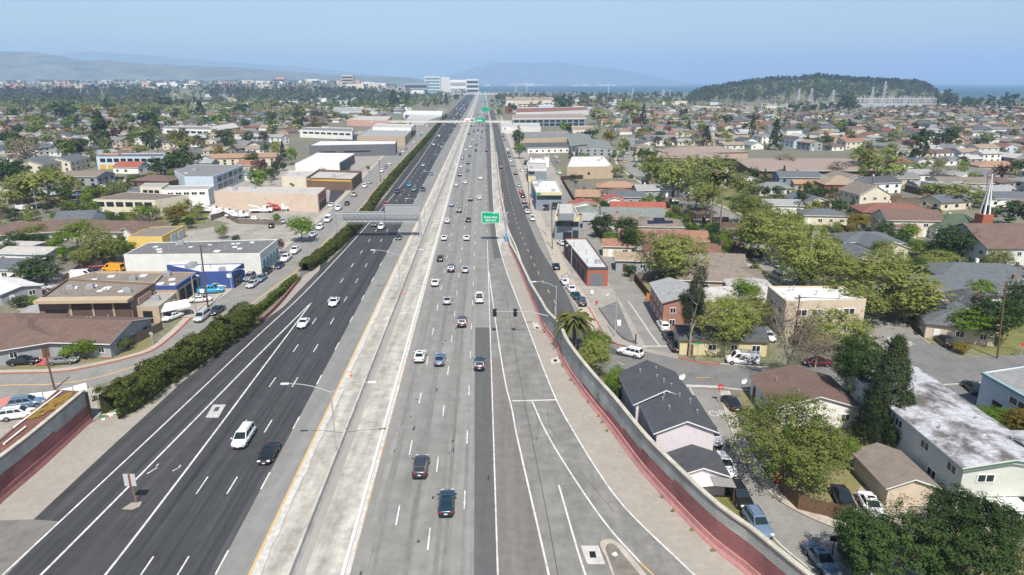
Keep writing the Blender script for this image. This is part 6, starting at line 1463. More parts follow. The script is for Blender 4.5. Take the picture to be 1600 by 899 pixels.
# ------------------------------------------------------------------ lamps, signs, signals, poles, bridges, fences
m_steel = mk("steel_pole", (.46, .47, .48), .5, .06, 3, metal=.4); m_lamp = mk("lamp_head", (.60, .61, .61), .4, 0); m_pole = mk("brown_utility_pole", (.13, .075, .05), .9, .25, 2, stretch=(3, 3, .5)); m_green = mk("sign_face_green", (.0, .33, .155), .45, 0); m_signw = mk("sign_white", (.78, .78, .76), .45, 0)
def lamp(x, y, h, arms, label, group, double=False):
    """arms: list of (dx, dy) reaches from the pole top"""
    th = thing("street_lamp", (x, y, 0), 0, label, "street lamp", group)
    p = MB(); p.bar((0, 0, 0), (0, 0, .5), .22, 0, .2, 8); p.bar((0, 0, .5), (0, 0, h), .11, 0, .075, 8); obj("pole", p, m_steel, th)
    for dx, dy in arms:
        m = MB(); k = 7; m.tube([(dx*t, dy*t, h - .3 + 1.3*(1-(1-t)**2)) for t in [i/k for i in range(k+1)]], .06, 0, 6, .045); a = obj("arm", m, m_steel, th)
        L = hypot(dx, dy); u = np.array((dx/L, dy/L, 0)); hd = MB(); hd.obox(np.array((dx, dy, h + 1.0)) + u*.35, u*.5, (-u[1]*.17, u[0]*.17, 0), (0, 0, .07)); obj("lamp_head", hd, m_lamp, a)
kbp = polyline(KB, 6); kbs = arc(kbp)
for i in range(9):
    yy = 77.5 + 70.2 * i; k = int(np.argmin([abs(q[1]-yy) for q in kbp])); x = float(np.interp(yy, [q[1] for q in kbp], [q[0] for q in kbp]))
    lamp(x - .1, yy, 9.4, [(-5.2*cos(YAW), -5.2*sin(YAW)), (4.8*cos(YAW), 4.8*sin(YAW))], "double armed lamp post rising from the median barrier", "double armed lamps along the median")
def lamp_px(bx, by, hx, hy, h, label, arms=True):
    x, y, _ = G(bx, by); X, Y, _ = G(hx, hy, h + 1.0); d = np.array((X-x, Y-y)); L = np.linalg.norm(d); d = d / max(L, .1) * min(max(L, 1.5), 4.0)
    lamp(x, y, h, [(d[0], d[1])], label, "single armed street lamps")
for a in ((868, 522, 822, 441, 9.6, "street lamp on the signal post above the ramp"), (853, 368, 843, 331, 8.5, "street lamp beside the nearer grey shop"), (892, 437, 881, 388, 8.5, "street lamp in front of the red brick garage"), (831, 322, 824, 296, 8.5, "street lamp beside the farther grey shop"), (786.5, 345, 765, 294, 9.5, "street lamp on the barrier above the green exit sign"), (782, 300, 765, 259, 9.5, "second street lamp on the right barrier, beyond the exit sign"),
          (59, 334, 45, 302.5, 8.5, "street lamp by the parked white pickup at left"), (307, 489, 317, 436, 8.0, "grey street lamp next to the tall brown pole"), (367, 490, 382, 421, 9.0, "tall street lamp at the edge of the blue workshop street"), (778, 270, 766, 240, 9.5, "third street lamp on the right barrier"), (961, 527, 940, 467, 8.5, "pale lamp standing on the alley corner pavement")):
    lamp_px(*a)
def pole_px(bx, by, tx, ty, label, cross=1, r=.16, mat=None, name="utility_pole"):
    x, y, _ = G(bx, by); h = ZAT(tx, ty, y); X = XAT(tx, y, h)
    th = thing(name, (x, y, 0), 0, label, "utility pole", "utility poles"); obj("pole", MB().bar((0, 0, 0), (X-x, 0, h), r, 0, r*.7, 8), mat or m_pole, th)
    for i in range(cross):
        z = h*(.96 - .1*i); c = MB().obox(((X-x)*.95, -.15, z), (1.2, .25, 0), (0, .06, 0), (0, 0, .07)); o = obj("crossarm", c, mat or m_pole, th)
        for u in (-1, -.4, .4, 1): obj("insulator", MB().bar(((X-x)*.95 + u*1.1, -.15 + .2*u, z+.07), ((X-x)*.95 + u*1.1, -.15 + .2*u, z+.25), .04, n=5), m_signw, o)
    return th
pole_px(85.5, 609, 69, 544, "dark leaning wooden pole at the street bend", 0); pole_px(325, 481, 313, 384, "tall brown utility pole in front of the blue workshop", 0, .2); pole_px(863, 390, 862, 322, "wooden pole between the grey shops and the brick garage", 1)
pole_px(1240, 540, 1250, 462, "grey wooden pole before the beige block", 1); pole_px(1558, 560, 1572, 440, "wooden pole with cross arms in the shaded right corner", 2); pole_px(828, 330, 824, 265, "thin wooden pole beside the farther grey shop", 1); pole_px(487, 315, 484, 280, "power pole at the corner of the peach warehouse", 1); pole_px(1362, 310, 1364, 265, "pole above the avenue end", 1); pole_px(1540, 318, 1544, 268, "pole standing beyond the church", 1); pole_px(805, 240, 803, 205, "far wooden pole on the frontage road", 1); pole_px(595, 285, 592, 250, "power pole by the brown walled shop", 1)
def wires(tops, label):
    P = []
    for bx, by, tx, ty in tops: x, y, _ = G(bx, by); h = ZAT(tx, ty, y); P.append(np.array((XAT(tx, y, h), y, h - .3)))
    m = MB(); o0 = P[0]
    for a, b in zip(P, P[1:]):
        for s in (-.9, .1, .9):
            k = 10; m.tube([(a + (b-a)*i/k + np.array((s, 0, -.035*np.linalg.norm(b-a)*4*(i/k)*(1-i/k))) - o0).tolist() for i in range(k+1)], .022, 0, 3)
    th = thing("overhead_wire", tuple(o0), 0, label, "overhead wires"); kind(obj("wires", m, m_trimk, th), "stuff")
wires([(325, 481, 313, 384), (487, 315, 484, 280), (595, 285, 592, 250)], "thin wires strung from the tall brown pole along the left street")
wires([(863, 390, 862, 322), (828, 330, 824, 265), (805, 240, 803, 205)], "thin wires strung along the shops of the right frontage road"); wires([(1240, 540, 1250, 462), (1558, 560, 1572, 440)], "thin wires crossing from the beige block to the shaded right corner")
# sign gantry over the left carriageway
gx1, gy1, _ = G(657, 372); gx0 = XAT(527, gy1 + .5, 0)
th = thing("sign_gantry", (gx1, gy1, 0), 0, "grey truss sign gantry over the dark left carriageway, seen from behind", "sign gantry"); W_ = gx0 - gx1
zb, zt = ZAT(640, 348.5, gy1), ZAT(640, 334, gy1)
for xx in (0, W_):
    p = MB(); p.bar((xx, 0, 0), (xx, 0, zt + .4), .34, 0, .30, 10); obj("column", p, m_steel, th)
t_ = MB()
for yy in (-.55, .55):
    for zz in (zb + .35, zt - .1): t_.bar((0, yy, zz), (W_, yy, zz), .10, n=6)
n_ = 16
for i in range(n_):
    a, b = W_*i/n_, W_*(i+1)/n_
    for yy in (-.55, .55): t_.bar((a, yy, zb + .35), (b, yy, zt - .1), .05); t_.bar((b, yy, zb + .35), (b, yy, zt - .1), .045)
    t_.bar((a, -.55, zt - .1), (b, .55, zt - .1), .04); t_.bar((a, -.55, zb+.35), (b, .55, zb+.35), .04)
obj("truss", t_, m_steel, th)
def sign_back(px0, px1, py0, py1, yy, nm="sign_panel"):
    x0, x1 = XAT(px0, gy1, 8) - gx1, XAT(px1, gy1, 8) - gx1; z0, z1 = ZAT(px0, py1, gy1), ZAT(px0, py0, gy1)
    b = MB(); b.box(x0, x1, yy, yy + .06, z0, z1); o = obj(nm, b, mk("sign_back_metal", (.36, .375, .39), .55, .1, 2, metal=.35), th); k = 12
    ri = MB()
    for i in range(k + 1): x = x0 + (x1-x0)*i/k; ri.box(x-.03, x+.03, yy-.07, yy-.003, z0, z1)
    for zz in (z0 + .2, (z0+z1)/2, z1 - .2): ri.box(x0, x1, yy-.12, yy-.073, zz-.05, zz+.05)
    obj("stiffener", ri, m_steel, o)
sign_back(534, 599, 331, 347.5, .75); sign_back(601, 655.5, 320, 346, .75)
lp = MB(); lp.bar((W_*.02, -1.6, zb), (W_*.98, -1.6, zb), .05); obj("light_rail", lp, m_steel, th)
# green exit sign
gx, gy, _ = G(791, 378); th = thing("exit_sign", (gx, gy, 0), 0, "green overhead exit sign on a blue footed pole between motorway and frontage road", "road sign")
zb, zt = ZAT(767, 348.8, gy), ZAT(767, 331.5, gy); x0, x1 = XAT(752.5, gy, 8) - gx, XAT(780.8, gy, 8) - gx
p = MB(); p.bar((0, 0, 2.6), (0, 0, zt - .2), .3, 0, .26, 10); obj("column", p, m_steel, th); obj("painted_foot", MB().bar((0, 0, 0), (0, 0, 2.6), .36, n=10), mk("blue_foot_paint", (.08, .34, .62), .6, .15, 2), th)
t_ = MB(); xr = XAT(795, gy, 8) - gx
for zz in (zb + .3, zt - .3): t_.bar((xr, .35, zz), (x0 + .4, .35, zz), .1, n=6)
for i in range(7): a, b = xr + (x0-xr)*i/7, xr + (x0-xr)*(i+1)/7; t_.bar((a, .35, zb+.3), (b, .35, zt-.3), .05); t_.bar((b, .35, zb+.3), (b, .35, zt-.3), .05)
obj("truss", t_, m_steel, th)
b_ = obj("border", MB().box(x0, x1, .0, .08, zb, zt), m_signw, th); pn = obj("sign_panel", MB().box(x0+.12, x1-.12, -.02, -.004, zb+.12, zt-.12), m_green, th)
def letters(txt, x, y, z, size, mat, parent, rot=(pi/2, 0, 0), nm="lettering", align='CENTER', bold=0.0):
    c = bpy.data.curves.new(nm, 'FONT'); c.body = txt; c.size = size; c.align_x = align; c.extrude = .004; c.offset = bold; c.materials.append(mat)
    o = bpy.data.objects.new(nm, c); o.location = (x, y, z); o.rotation_euler = rot; o.parent = parent; COL.objects.link(o); bpy.context.view_layer.update()
    me = bpy.data.meshes.new_from_object(o.evaluated_get(bpy.context.evaluated_depsgraph_get())); me.materials.clear(); me.materials.append(mat)
    q = bpy.data.objects.new(nm, me); q.location = o.location; q.rotation_euler = o.rotation_euler; q.parent = parent; bpy.data.objects.remove(o); q.name = nm; COL.objects.link(q); return q
hs = zt - zb; xm = (x0+x1)/2
letters("Dore Ave", xm, -.03, zb + hs*.44, hs*.29, m_signw, pn, bold=.012); letters("NEXT EXIT", xm, -.03, zb + hs*.17, hs*.2, m_signw, pn, bold=.012); letters("EXIT 415", xm + hs*.45, -.03, zb + hs*.83, hs*.13, m_signw, pn, bold=.008)
# traffic signal on a mast arm
sx, sy, _ = G(867, 524); th = thing("traffic_signal", (sx, sy, 0), 0, "traffic signal mast with two black heads over the ramp lanes", "traffic signal")
zA = ZAT(772, 487, sy); m = MB(); m.bar((0, 0, 0), (0, 0, zA + 1), .15, n=8); obj("pole", m, m_steel, th); xa = XAT(775, sy, zA) - sx; m = MB(); m.tube([(0, 0, zA - 1.2), (xa*.4, 0, zA - .1), (xa, 0, zA + .05)], .10, 0, 6, .06); obj("mast_arm", m, m_steel, th)
for px in (773, 805):
    x = XAT(px, sy, zA) - sx; b = MB(); b.box(x-.22, x+.22, -.14, .14, zA - .95, zA + .35); b.box(x-.36, x+.36, .142, .17, zA - 1.1, zA + .5); o = obj("signal_head", b, m_trimk, th)
    for i in range(3): obj("visor", MB().bar((x, -.14, zA + .1 - .42*i), (x, -.36, zA + .1 - .42*i), .15, 0, .16, 8), m_trimk, o)
# small signs
def board_sign(bx, by, label, w, h, zc, mat, post, rz=0, tilt=0, txt=None, name="road_sign", shape="rect", mat2=None, cat="road sign"):
    x, y, _ = G(bx, by); th = thing(name, (x, y, 0), rz, label, cat); obj("post", MB().bar((0, .05, 0), (tilt, .05, zc + h*.3), .07 if post is not m_pole else .13, n=6), post, th)
    b = MB()
    if shape == "oct":
        b.add([(w/2*cos(pi/8 + i*pi/4), 0, zc + w/2*sin(pi/8 + i*pi/4)) for i in range(8)] + [(w/2*cos(pi/8 + i*pi/4), .03, zc + w/2*sin(pi/8 + i*pi/4)) for i in range(8)], [tuple(range(8)), tuple(range(8, 16))[::-1]] + [(i, (i+1) % 8, 8 + (i+1) % 8, 8 + i) for i in range(8)])
    elif shape == "dia": b.add([(0, -.06, zc - h/2), (w/2, -.06, zc), (0, -.06, zc + h/2), (-w/2, -.06, zc), (0, -.03, zc - h/2), (w/2, -.03, zc), (0, -.03, zc + h/2), (-w/2, -.03, zc)], [(0, 1, 2, 3), (7, 6, 5, 4), (0, 4, 5, 1), (1, 5, 6, 2), (2, 6, 7, 3), (3, 7, 4, 0)])
    else: b.box(-w/2 + tilt, w/2 + tilt, -.06, -.02, zc - h/2, zc + h/2)
    o = obj("board", b, mat, th)
    if mat2: obj("stripe", MB().box(-.09*w + tilt, .09*w + tilt, -.085, -.063, zc - h/2, zc + h/2), mat2, o)
    if txt: letters(txt, 0, -.07 if shape != "oct" else -.02, zc - .11*w*2.2/2, w*.34, m_signw, o)
    return th
board_sign(213, 786, "grey gore sign back on a short wooden post in the dark gore", 1.35, 1.55, 3.0, mk("sign_back_pale", (.46, .47, .48), .6, .08, 2), mk("weathered_post", (.26, .16, .09), .9, .2, 3), tilt=-.25, mat2=mk("rusty_stripe", (.20, .07, .05), .8, .1, 2))
board_sign(1124, 630, "red STOP sign at the side street corner", .95, .95, 2.6, mk("stop_red", (.52, .02, .03), .5, 0), m_steel, txt="STOP", shape="oct", cat="stop sign", name="stop_sign")
board_sign(1089, 566, "street name post with small green blade by the yellow house", 1.1, .26, 3.4, m_green, m_steel); board_sign(239, 541, "round backed grey sign at the street bend pavement", .75, .75, 2.4, m_steel, m_steel, shape="oct"); board_sign(1299, 876, "dark square sign back at the lower right kerb", 1.0, .62, 2.6, m_trimk, m_trimk)
board_sign(887, 452, "white parking sign on the brick garage pavement", .5, .6, 2.2, m_signw, m_steel); board_sign(925, 462, "white sandwich board by the garage forecourt", .6, .9, .8, m_signw, m_steel); board_sign(831, 322, "orange diamond warning sign by the grey shops", 1.1, 1.1, 2.6, mk("sign_orange", (.8, .30, .02), .5, 0), m_steel, shape="dia"); board_sign(1522, 535, "small pale parking sign on the corner lawn", .4, .5, 2.2, m_signw, m_steel); board_sign(1594, 560, "red topped sign post at the right edge", .5, .7, 2.6, mk("sign_red", (.5, .05, .04), .5, 0), m_steel)
board_sign(318, 474, "white notice board before the blue workshop", .9, .9, 2.8, m_signw, m_steel); board_sign(932, 478, "red box sign at the alley mouth", .5, .7, .8, MATS["sign_red"], m_steel)
# A-board and black posts at the alley
def place(name, px, py, label, cat, parts, rz=0.0, group=None):
    x, y, _ = G(px, py); th = thing(name, (x, y, 0), rz, label, cat, group)
    for nm, mb, mt in parts: obj(nm, mb, mt, th)
    return th
place("sandwich_board", 967, 508, "white A-shaped board on the alley corner", "sandwich board", [("panel", MB().obox((0, -.25, .55), (.35, 0, 0), (0, .02, 0), (0, .2, .5)), m_signw), ("panel", MB().obox((0, .25, .55), (.35, 0, 0), (0, .02, 0), (0, -.2, .5)), m_signw)])
place("bollard", 993, 536, "black post at the tip of the alley corner", "bollard", [("post", MB().bar((0, 0, 0), (0, 0, 1.6), .12, n=8), m_trimk), ("cap", MB().bar((0, 0, 1.6), (0, 0, 1.75), .16, 0, .05, 8), m_trimk)])
# water filled barriers in the lower left lot
wb = MB(); wb.add([(-.9, -.3, 0), (.9, -.3, 0), (.9, .3, 0), (-.9, .3, 0), (-.9, -.2, .45), (.9, -.2, .45), (.9, .2, .45), (-.9, .2, .45), (-.88, -.1, 1.0), (.88, -.1, 1.0), (.88, .1, 1.0), (-.88, .1, 1.0)], [(0, 1, 5, 4), (1, 2, 6, 5), (2, 3, 7, 6), (3, 0, 4, 7), (4, 5, 9, 8), (5, 6, 10, 9), (6, 7, 11, 10), (7, 4, 8, 11), (8, 9, 10, 11)])
WBM = wb.mesh("water_barrier", mk("white_plastic", (.74, .75, .76), .5, .05, 1)); WBR = wb.mesh("water_barrier", mk("orange_plastic", (.55, .22, .18), .5, .05, 1))
line_ = resample(polyline([(9, 632), (40, 626), (90, 620), (135, 608)], 4), 1.95)
for i, q in enumerate(line_):
    d = line_[min(i+1, len(line_)-1)] - line_[max(i-1, 0)]
    tag(link("water_barrier", WBR if i == 0 else WBM, None, (q[0], q[1], .01), atan2(d[1], d[0])), "red end barrier of the white plastic row" if i == 0 else "white plastic barrier in the row across the lower left lot", "plastic barrier", "plastic barriers across the lower left lot", share=i > 0)
# tent
place("canopy_tent", 268, 496, "white open canopy tent over a car beside the small tan office", "tent", [("canopy", MB().add([(-2, -3.4, 2.3), (0, -3.4, 3.2), (2, -3.4, 2.3), (-2, 3.4, 2.3), (0, 3.4, 3.2), (2, 3.4, 2.3), (-2, -3.4, 2.0), (2, -3.4, 2.0), (-2, 3.4, 2), (2, 3.4, 2)], [(0, 1, 4, 3), (1, 2, 5, 4), (0, 3, 8, 6), (2, 7, 9, 5), (0, 2, 1), (3, 4, 5)]), m_awn)] + [("leg", MB().bar((sx*1.95, sy*3.3, 0), (sx*1.95, sy*3.3, 2.2), .04), m_metal) for sx in (-1, 1) for sy in (-1, 0, 1)], R(-48))
place("awning", 1105, 775, "striped white and grey corrugated awning below the small dark garage", "awning", [("sheet", MB().add([(-2.6, -1.9, 2.3), (0, -1.9, 2.55), (0, 1.9, 2.75), (-2.6, 1.9, 2.5)], [(0, 1, 2, 3)]), m_awn), ("sheet", MB().add([(.02, -1.9, 2.55), (2.6, -1.9, 2.3), (2.6, 1.9, 2.5), (.02, 1.9, 2.75)], [(0, 1, 2, 3)]), mk("grey_sheet", (.25, .235, .225), .6, .12, 2, stretch=(6, .3, 1)))] + [("post", MB().bar((sx*2.4, -1.8, 0), (sx*2.4, -1.8, 2.3), .06), m_wood) for sx in (-1, 1)])
place("awning", 1566, 812, "small pale awning on posts in front of the open carport", "awning", [("sheet", MB().obox((0, 0, 2.2), (1.8, 0, 0), (0, 1.5, .1), (0, 0, .04)), WALLC["offwhite"])] + [("post", MB().bar((sx*1.7, sy*1.4, 0), (sx*1.7, sy*1.4, 2.2), .05), m_metal) for sx in (-1, 1) for sy in (-1, 1)])
# fences
def fence(pts, h, mat, label, k=10, plank=.3, world=None):
    p = polyline(pts, 4, smooth=False) if not world else world; rs = random.Random(int(pts[0][0])); o0 = np.array((p[0][0], p[0][1], 0))
    th = thing("plank_fence", tuple(o0), 0, label, "fence"); mb, po = MB(), []
    for a, b in zip(p, p[1:]):
        L = np.linalg.norm(b-a); d = (b-a)/L; nn = np.array((d[1], -d[0], 0)); n = max(1, int(L/plank)); D = hypot(*a[:2])
        if D > 200: n = max(1, int(L/(plank*3)))
        for i in range(n):
            c = a + (b-a)*(i+.5)/n - o0; hh = h*(1 + rs.uniform(-.03, .03)); mb.obox((c[0]+nn[0]*rs.uniform(0, .02), c[1]+nn[1]*rs.uniform(0, .02), hh/2), d*(L/n*.47), nn*.02, (0, 0, hh/2))
        for i in range(int(L/2.6) + 1):
            c = a + d*min(i*2.6, L) - o0; po.append(MB().box(c[0]-.06, c[0]+.06, c[1]+.06, c[1]+.18, 0, h+.08))
    kind(obj("planks", mb, mat, th), "stuff")
    for q in po[:80]: obj("post", q, mat, th)
    return th
fence([(1220, 771), (1246, 797), (1320, 815), (1328, 810)], 1.9, m_wood, "brown plank fence along the side street by the olive tree")
fence([(1018, 474), (960, 400), (906, 332), (878, 284)], 1.9, mk("dark_planks", (.055, .036, .028), .9, .3, 2, 5), "long dark fence along the right of the alley"); fence([(1010, 471), (1030, 470)], 1.9, m_wood2, "short bright orange plank fence beside the red house")
fence([(985, 440), (1035, 436), (1056, 432)], 1.8, m_wood3, "grey brown plank fence behind the small lawn"); fence([(955, 345), (1053, 342)], 1.9, m_wood, "dark plank fence below the solar panelled house"); fence([(876, 282), (920, 279)], 2.0, MATS["dark_planks"], "dark fence round the yard by the tan hall")
fence([(97, 446), (126, 424), (180, 405)], 1.9, m_wood3, "weathered fence behind the crowded car yard"); fence([(0, 455), (28, 438)], 1.9, m_wood3, "weathered fence at the left frame edge"); fence([(178, 556), (255, 515)], 1.7, mk("brown_screen", (.135, .105, .085), .9, .15, 1), "brown screen fence at the corner of the brown roofed house"); fence([(1560, 262), (1600, 261)], 2.2, mk("red_planks", (.40, .08, .03), .9, .2, 1), "bright red fence beside the orange brown roofed house"); fence([(330, 345), (350, 338), (372, 350), (440, 352)], 1.8, m_wood3, "grey fence of the tow yard"); fence([(1530, 455), (1600, 472)], 1.8, m_wood2, "orange fence behind the corner trees")
# footbridge
y0 = 765.0; zd = ZAT(740, 189.5, y0); xl, xr = XAT(580, y0, zd), XAT(800, y0, zd)
th = thing("footbridge", (0, y0, 0), 0, "long pale footbridge crossing the whole motorway", "footbridge"); obj("deck", MB().box(xl, xr, -2, 2, zd - 1.6, zd + .3), mk("bridge_concrete", (.58, .55, .49), .9, .1, .3), th)
ra = MB()
for yy in (-1.9, 1.9): ra.box(xl, xr, yy-.03, yy+.03, zd + .9, zd + 1.0); [ra.box(xl + (xr-xl)*i/90 - .04, xl + (xr-xl)*i/90 + .04, yy-.04, yy+.04, zd, zd + 1.9) for i in range(91)]
ra.box(xl, xr, -1.92, -1.90, zd, zd + 1.9) if False else None
obj("railing", ra, m_steel, th)
for px in (583, 625, 667, 721, 789): x = XAT(px, y0, 0); obj("column", MB().box(x-.7, x+.7, -1.2, 1.2, 0, zd - 1.1), MATS["bridge_concrete"], th)
for a, b, mt, lab in ((726, 741.5, m_signw, "white and orange sign panel hung on the footbridge"), (742.5, 758.5, m_green, "green sign panel hung on the footbridge beside the white one")):
    x0, x1 = XAT(a, y0, zd), XAT(b, y0, zd); z1, z0 = ZAT(740, 185, y0), ZAT(740, 191, y0); t2 = thing("bridge_sign", (0, y0 - 2.3, 0), 0, lab, "road sign", "signs on the footbridge"); o = obj("board", MB().box(x0, x1, -.1, 0, z0, z1), mt, t2); obj("bracket", MB().box(x0, x1, .003, .25, z0 + .5, z0 + .7), m_steel, t2)
    if mt is m_signw: obj("orange_panel", MB().box(x0 + (x1-x0)*.12, x0 + (x1-x0)*.5, -.14, -.103, z0 + .5, z0 + 2.2), mk("sign_orange2", (.75, .22, .08), .5, 0), o); obj("dark_panel", MB().box(x0 + (x1-x0)*.6, x0 + (x1-x0)*.95, -.14, -.103, z0 + .8, z1 - .8), m_cong, o)
    else: obj("white_line", MB().box(x0 + (x1-x0)*.1, x0 + (x1-x0)*.6, -.14, -.103, z0 + 1.9, z0 + 2.4), m_signw, o); obj("white_line", MB().box(x0 + (x1-x0)*.1, x0 + (x1-x0)*.75, -.14, -.103, z0 + 1.0, z0 + 1.5), m_signw, o)
for a, b, t, u, D, lab in ((752.5, 764, 168, 174, 1000, "green overhead sign beyond the footbridge"), (755, 760.5, 157.5, 160, 1400, "smaller green sign farther beyond the footbridge"), (751, 757, 143.5, 146, 2200, "tiny green sign at the far bridge")):
    x0, x1 = XAT(a, D, 8), XAT(b, D, 8); z1, z0 = ZAT(757, t, D), ZAT(757, u, D); t2 = thing("motorway_sign", (0, D, 0), 0, lab, "road sign"); obj("board", MB().box(x0, x1, -.1, .1, z0, z1), m_green, t2); obj("column", MB().box(x1 + .1, x1 + .7, -.3, .3, 0, z1), m_steel, t2); obj("column", MB().box(x0 - .7, x0 - .1, -.3, .3, 0, z1), m_steel, t2)
yb = 2500.0; zd = 7.5; th = thing("road_bridge", (0, yb, 0), 0, "far pale road bridge across the motorway", "bridge"); obj("deck", MB().box(XAT(690, yb, zd), XAT(785, yb, zd), -6, 6, zd - 2, zd + .9), MATS["bridge_concrete"], th)
for px in (700, 727, 746, 762, 775): x = XAT(px, yb, 0); obj("column", MB().box(x-1, x+1, -4, 4, 0, zd - 2), MATS["bridge_concrete"], th)
# pylons and the substation
m_sub = mk('pale_steelwork', (.48, .49, .51), .6, .05, 2)
def pylon(px, ytop, D, label, h=None, w=5.0):
    x, h = XAT(px, D, 20), ZAT(px, ytop, D); th = thing("pylon", (x, D, 0), rng.uniform(-.3, .3), label, "pylon", "lattice pylons near the substation"); m = MB(); t = .34
    for sx in (-1, 1):
        for sy in (-1, 1): m.bar((sx*w/2, sy*w/2, 0), (sx*w*.1, sy*w*.1, h), t)
    for i in range(7):
        f0, f1 = i/7, (i+1)/7; a, b = w/2*(1-f0*.8), w/2*(1-f1*.8)
        for sy in (-1, 1): m.bar((-a, sy*a, h*f0), (b, sy*b, h*f1), t*.6); m.bar((a, sy*a, h*f0), (-b, sy*b, h*f1), t*.6)
    obj("lattice", m, m_sub, th); c = MB()
    for z, r in ((.72, 5.0), (.84, 4.2), (.95, 3.2)): c.bar((-r, 0, h*z), (r, 0, h*z), t*.9)
    obj("crossarm", c, m_sub, th)
for px, yt, D in ((1381, 127, 1500), (1248, 139, 1600), (1268, 138, 1650), (1471, 142, 1450), (1150, 143, 1800), (1168, 138, 1900), (951, 135, 2100), (989, 138, 2150), (1037, 139, 2100), (1047, 140, 2150), (1363, 136, 1550), (1302, 141, 1600), (806, 134, 2400), (823, 133, 2500)):
    pylon(px, yt, D, "pale lattice pylon around the substation", w=6)
y0 = 1330.0
for r_ in range(3):
    yy = y0 + 45*r_; x0, x1 = XAT(1338, yy, 8), XAT(1462, yy, 8); n = 24; h = 22 - r_
    th = thing("switchyard", (x0, yy, 0), 0, ["front", "middle", "rear"][r_] + " row of grey steel switchyard gantries below the wooded hill", "switchyard"); m = MB()
    for i in range(n + 1):
        x = (x1-x0)*min(max((i + (rng.uniform(-.4, .4) if 0 < i < n else 0))/n, 0), 1); h = (22 - r_)*(1 if i % 3 else .8)
        for s in (-.9, .9): m.bar((x+s, 0, 0), (x+s*.5, 0, h), .15)
        m.bar((x-.9, 0, 0), (x+.5, 0, h*.5), .12); m.bar((x+.7, 0, h*.5), (x-.5, 0, h), .12)
    h = 22 - r_; obj("column", m, m_sub, th); b = MB()
    for z in (h*.8, h*.8-1.6, h*.55): b.bar((0, 0, z), (x1-x0, 0, z), .16)
    for i in range(n*3): a = (x1-x0)*i/(n*3); b.bar((a, 0, h*.8-1.6), (a + (x1-x0)/(n*3), 0, h*.8), .13)
    obj("beam", b, m_sub, th)
for i in range(60):
    x, yy = XAT(rng.uniform(1300, 1465), 1440, 3), 1310 + rng.uniform(0, 130)
    th = thing("transformer", (x, yy, 0), 0, "pale grey switchgear unit standing in the substation", "switchgear", "switchgear units in the substation", share=True); obj("tank", MB().box(-2, 2, -1.5, 1.5, 0, 3.5), m_metal, th); obj("bushing", MB().bar((-1, 0, 3.5), (-1.3, 0, 6.5), .25).bar((1, 0, 3.5), (1.3, 0, 6.5), .25), m_signw, th)
sheet("lot", None, .01, m_dirt, world=[(XAT(1190, 1380, 0), 1380, 0), (XAT(1480, 1380, 0), 1380, 0), (XAT(1480, 1600, 0), 1600, 0), (XAT(1190, 1600, 0), 1600, 0)])
for i in range(44):
    px = rng.uniform(1195, 1460); yy = 1340 + rng.uniform(0, 220); h = rng.uniform(14, 22); th = thing("switchyard_mast", (XAT(px, yy, 8), yy, 0), 0, "thin grey mast standing round the switchyard gantries", "mast", "thin masts beside the substation", share=True); obj("pole", MB().bar((0, 0, 0), (0, 0, h), .3, n=5), m_sub, th); obj("crossarm", MB().bar((-2, 0, h*.9), (2, 0, h*.9), .12), m_steel, th)
# road lettering
def ground_text(txt, px, py, rz, size, z, mat, sy=2.2):
    x, y, _ = G(px, py); c = bpy.data.curves.new("road_lettering", 'FONT'); c.body = txt; c.size = size; c.align_x = 'CENTER'; c.offset = .02; c.materials.append(mat); o = bpy.data.objects.new("road_lettering", c); o.location = (x, y, z); o.rotation_euler = (0, 0, rz); o.scale = (1, sy, 1); COL.objects.link(o); return kind(o, "structure")
ground_text("STOP", 1113, 651, R(4), 1.9, .022, m_worn, 1.3); ground_text("STOP", 284, 538, R(-52), 2.0, .022, m_white, 1.6); ground_text("STOP", 1421, 541, R(30), 2.0, .024, m_worn, 1.3)
# small yard things
def bin_(px, py, col, label): place("wheelie_bin", px, py, label, "bin", [("body", MB().add([(-.26, -.3, .08), (.26, -.3, .08), (.26, .3, .08), (-.26, .3, .08), (-.32, -.36, 1.0), (.32, -.36, 1.0), (.32, .36, 1.0), (-.32, .36, 1.0)], [(0, 1, 5, 4), (1, 2, 6, 5), (2, 3, 7, 6), (3, 0, 4, 7)]), col), ("lid", MB().box(-.34, .34, -.4, .38, 1.0, 1.08), col), ("wheel", MB().bar((-.3, .3, .1), (.3, .3, .1), .1, n=8), m_tyre)], .3)
bin_(1140, 700, WALLC["grey"], "grey wheelie bin by the silver car"); bin_(1203, 738, mk("toy_green", (.10, .42, .05), .5, 0), "green bin under the edge of the olive tree"); bin_(1213, 753, mk("toy_red", (.5, .05, .03), .5, 0), "red bin under the edge of the olive tree"); bin_(1196, 523, mk("bin_blue", (.02, .22, .42), .5, 0), "blue bin beside the white van in the drive")
for px, py, z, r, lab in ((1065, 588, 6.0, .55, "white satellite dish on the dark roof's right edge"), (1162, 595, 4.6, .5, "white satellite dish at the corner of the brown roof"), (1535, 682, 7.0, .45, "round white vent dish on the weathered roof")):
    x, y, _ = G(px, py, z); th = thing("satellite_dish", (x, y, z - .5), .4, lab, "satellite dish"); m = MB(); k = 14; m.add([(r*cos(2*pi*i/k), -.25*r, .5 + r*.95*sin(2*pi*i/k)) for i in range(k)] + [(0, .15, .5)], [(i, (i+1) % k, k) for i in range(k)]); obj("reflector", m, m_signw, th); obj("mount", MB().bar((0, .15, -.4), (0, .15, .5), .05), m_metal, th); obj("feed_arm", MB().bar((0, .1, .1), (0, -.6, .45), .03), m_metal, th)
rs_ = random.Random(5); colr = [WALLC["white"], WALLC["red_brown"], mk("litter_green", (.02, .25, .12), .6, 0), WALLC["tan"], WALLC["pale_blue"]]
lt = [MB() for _ in colr]
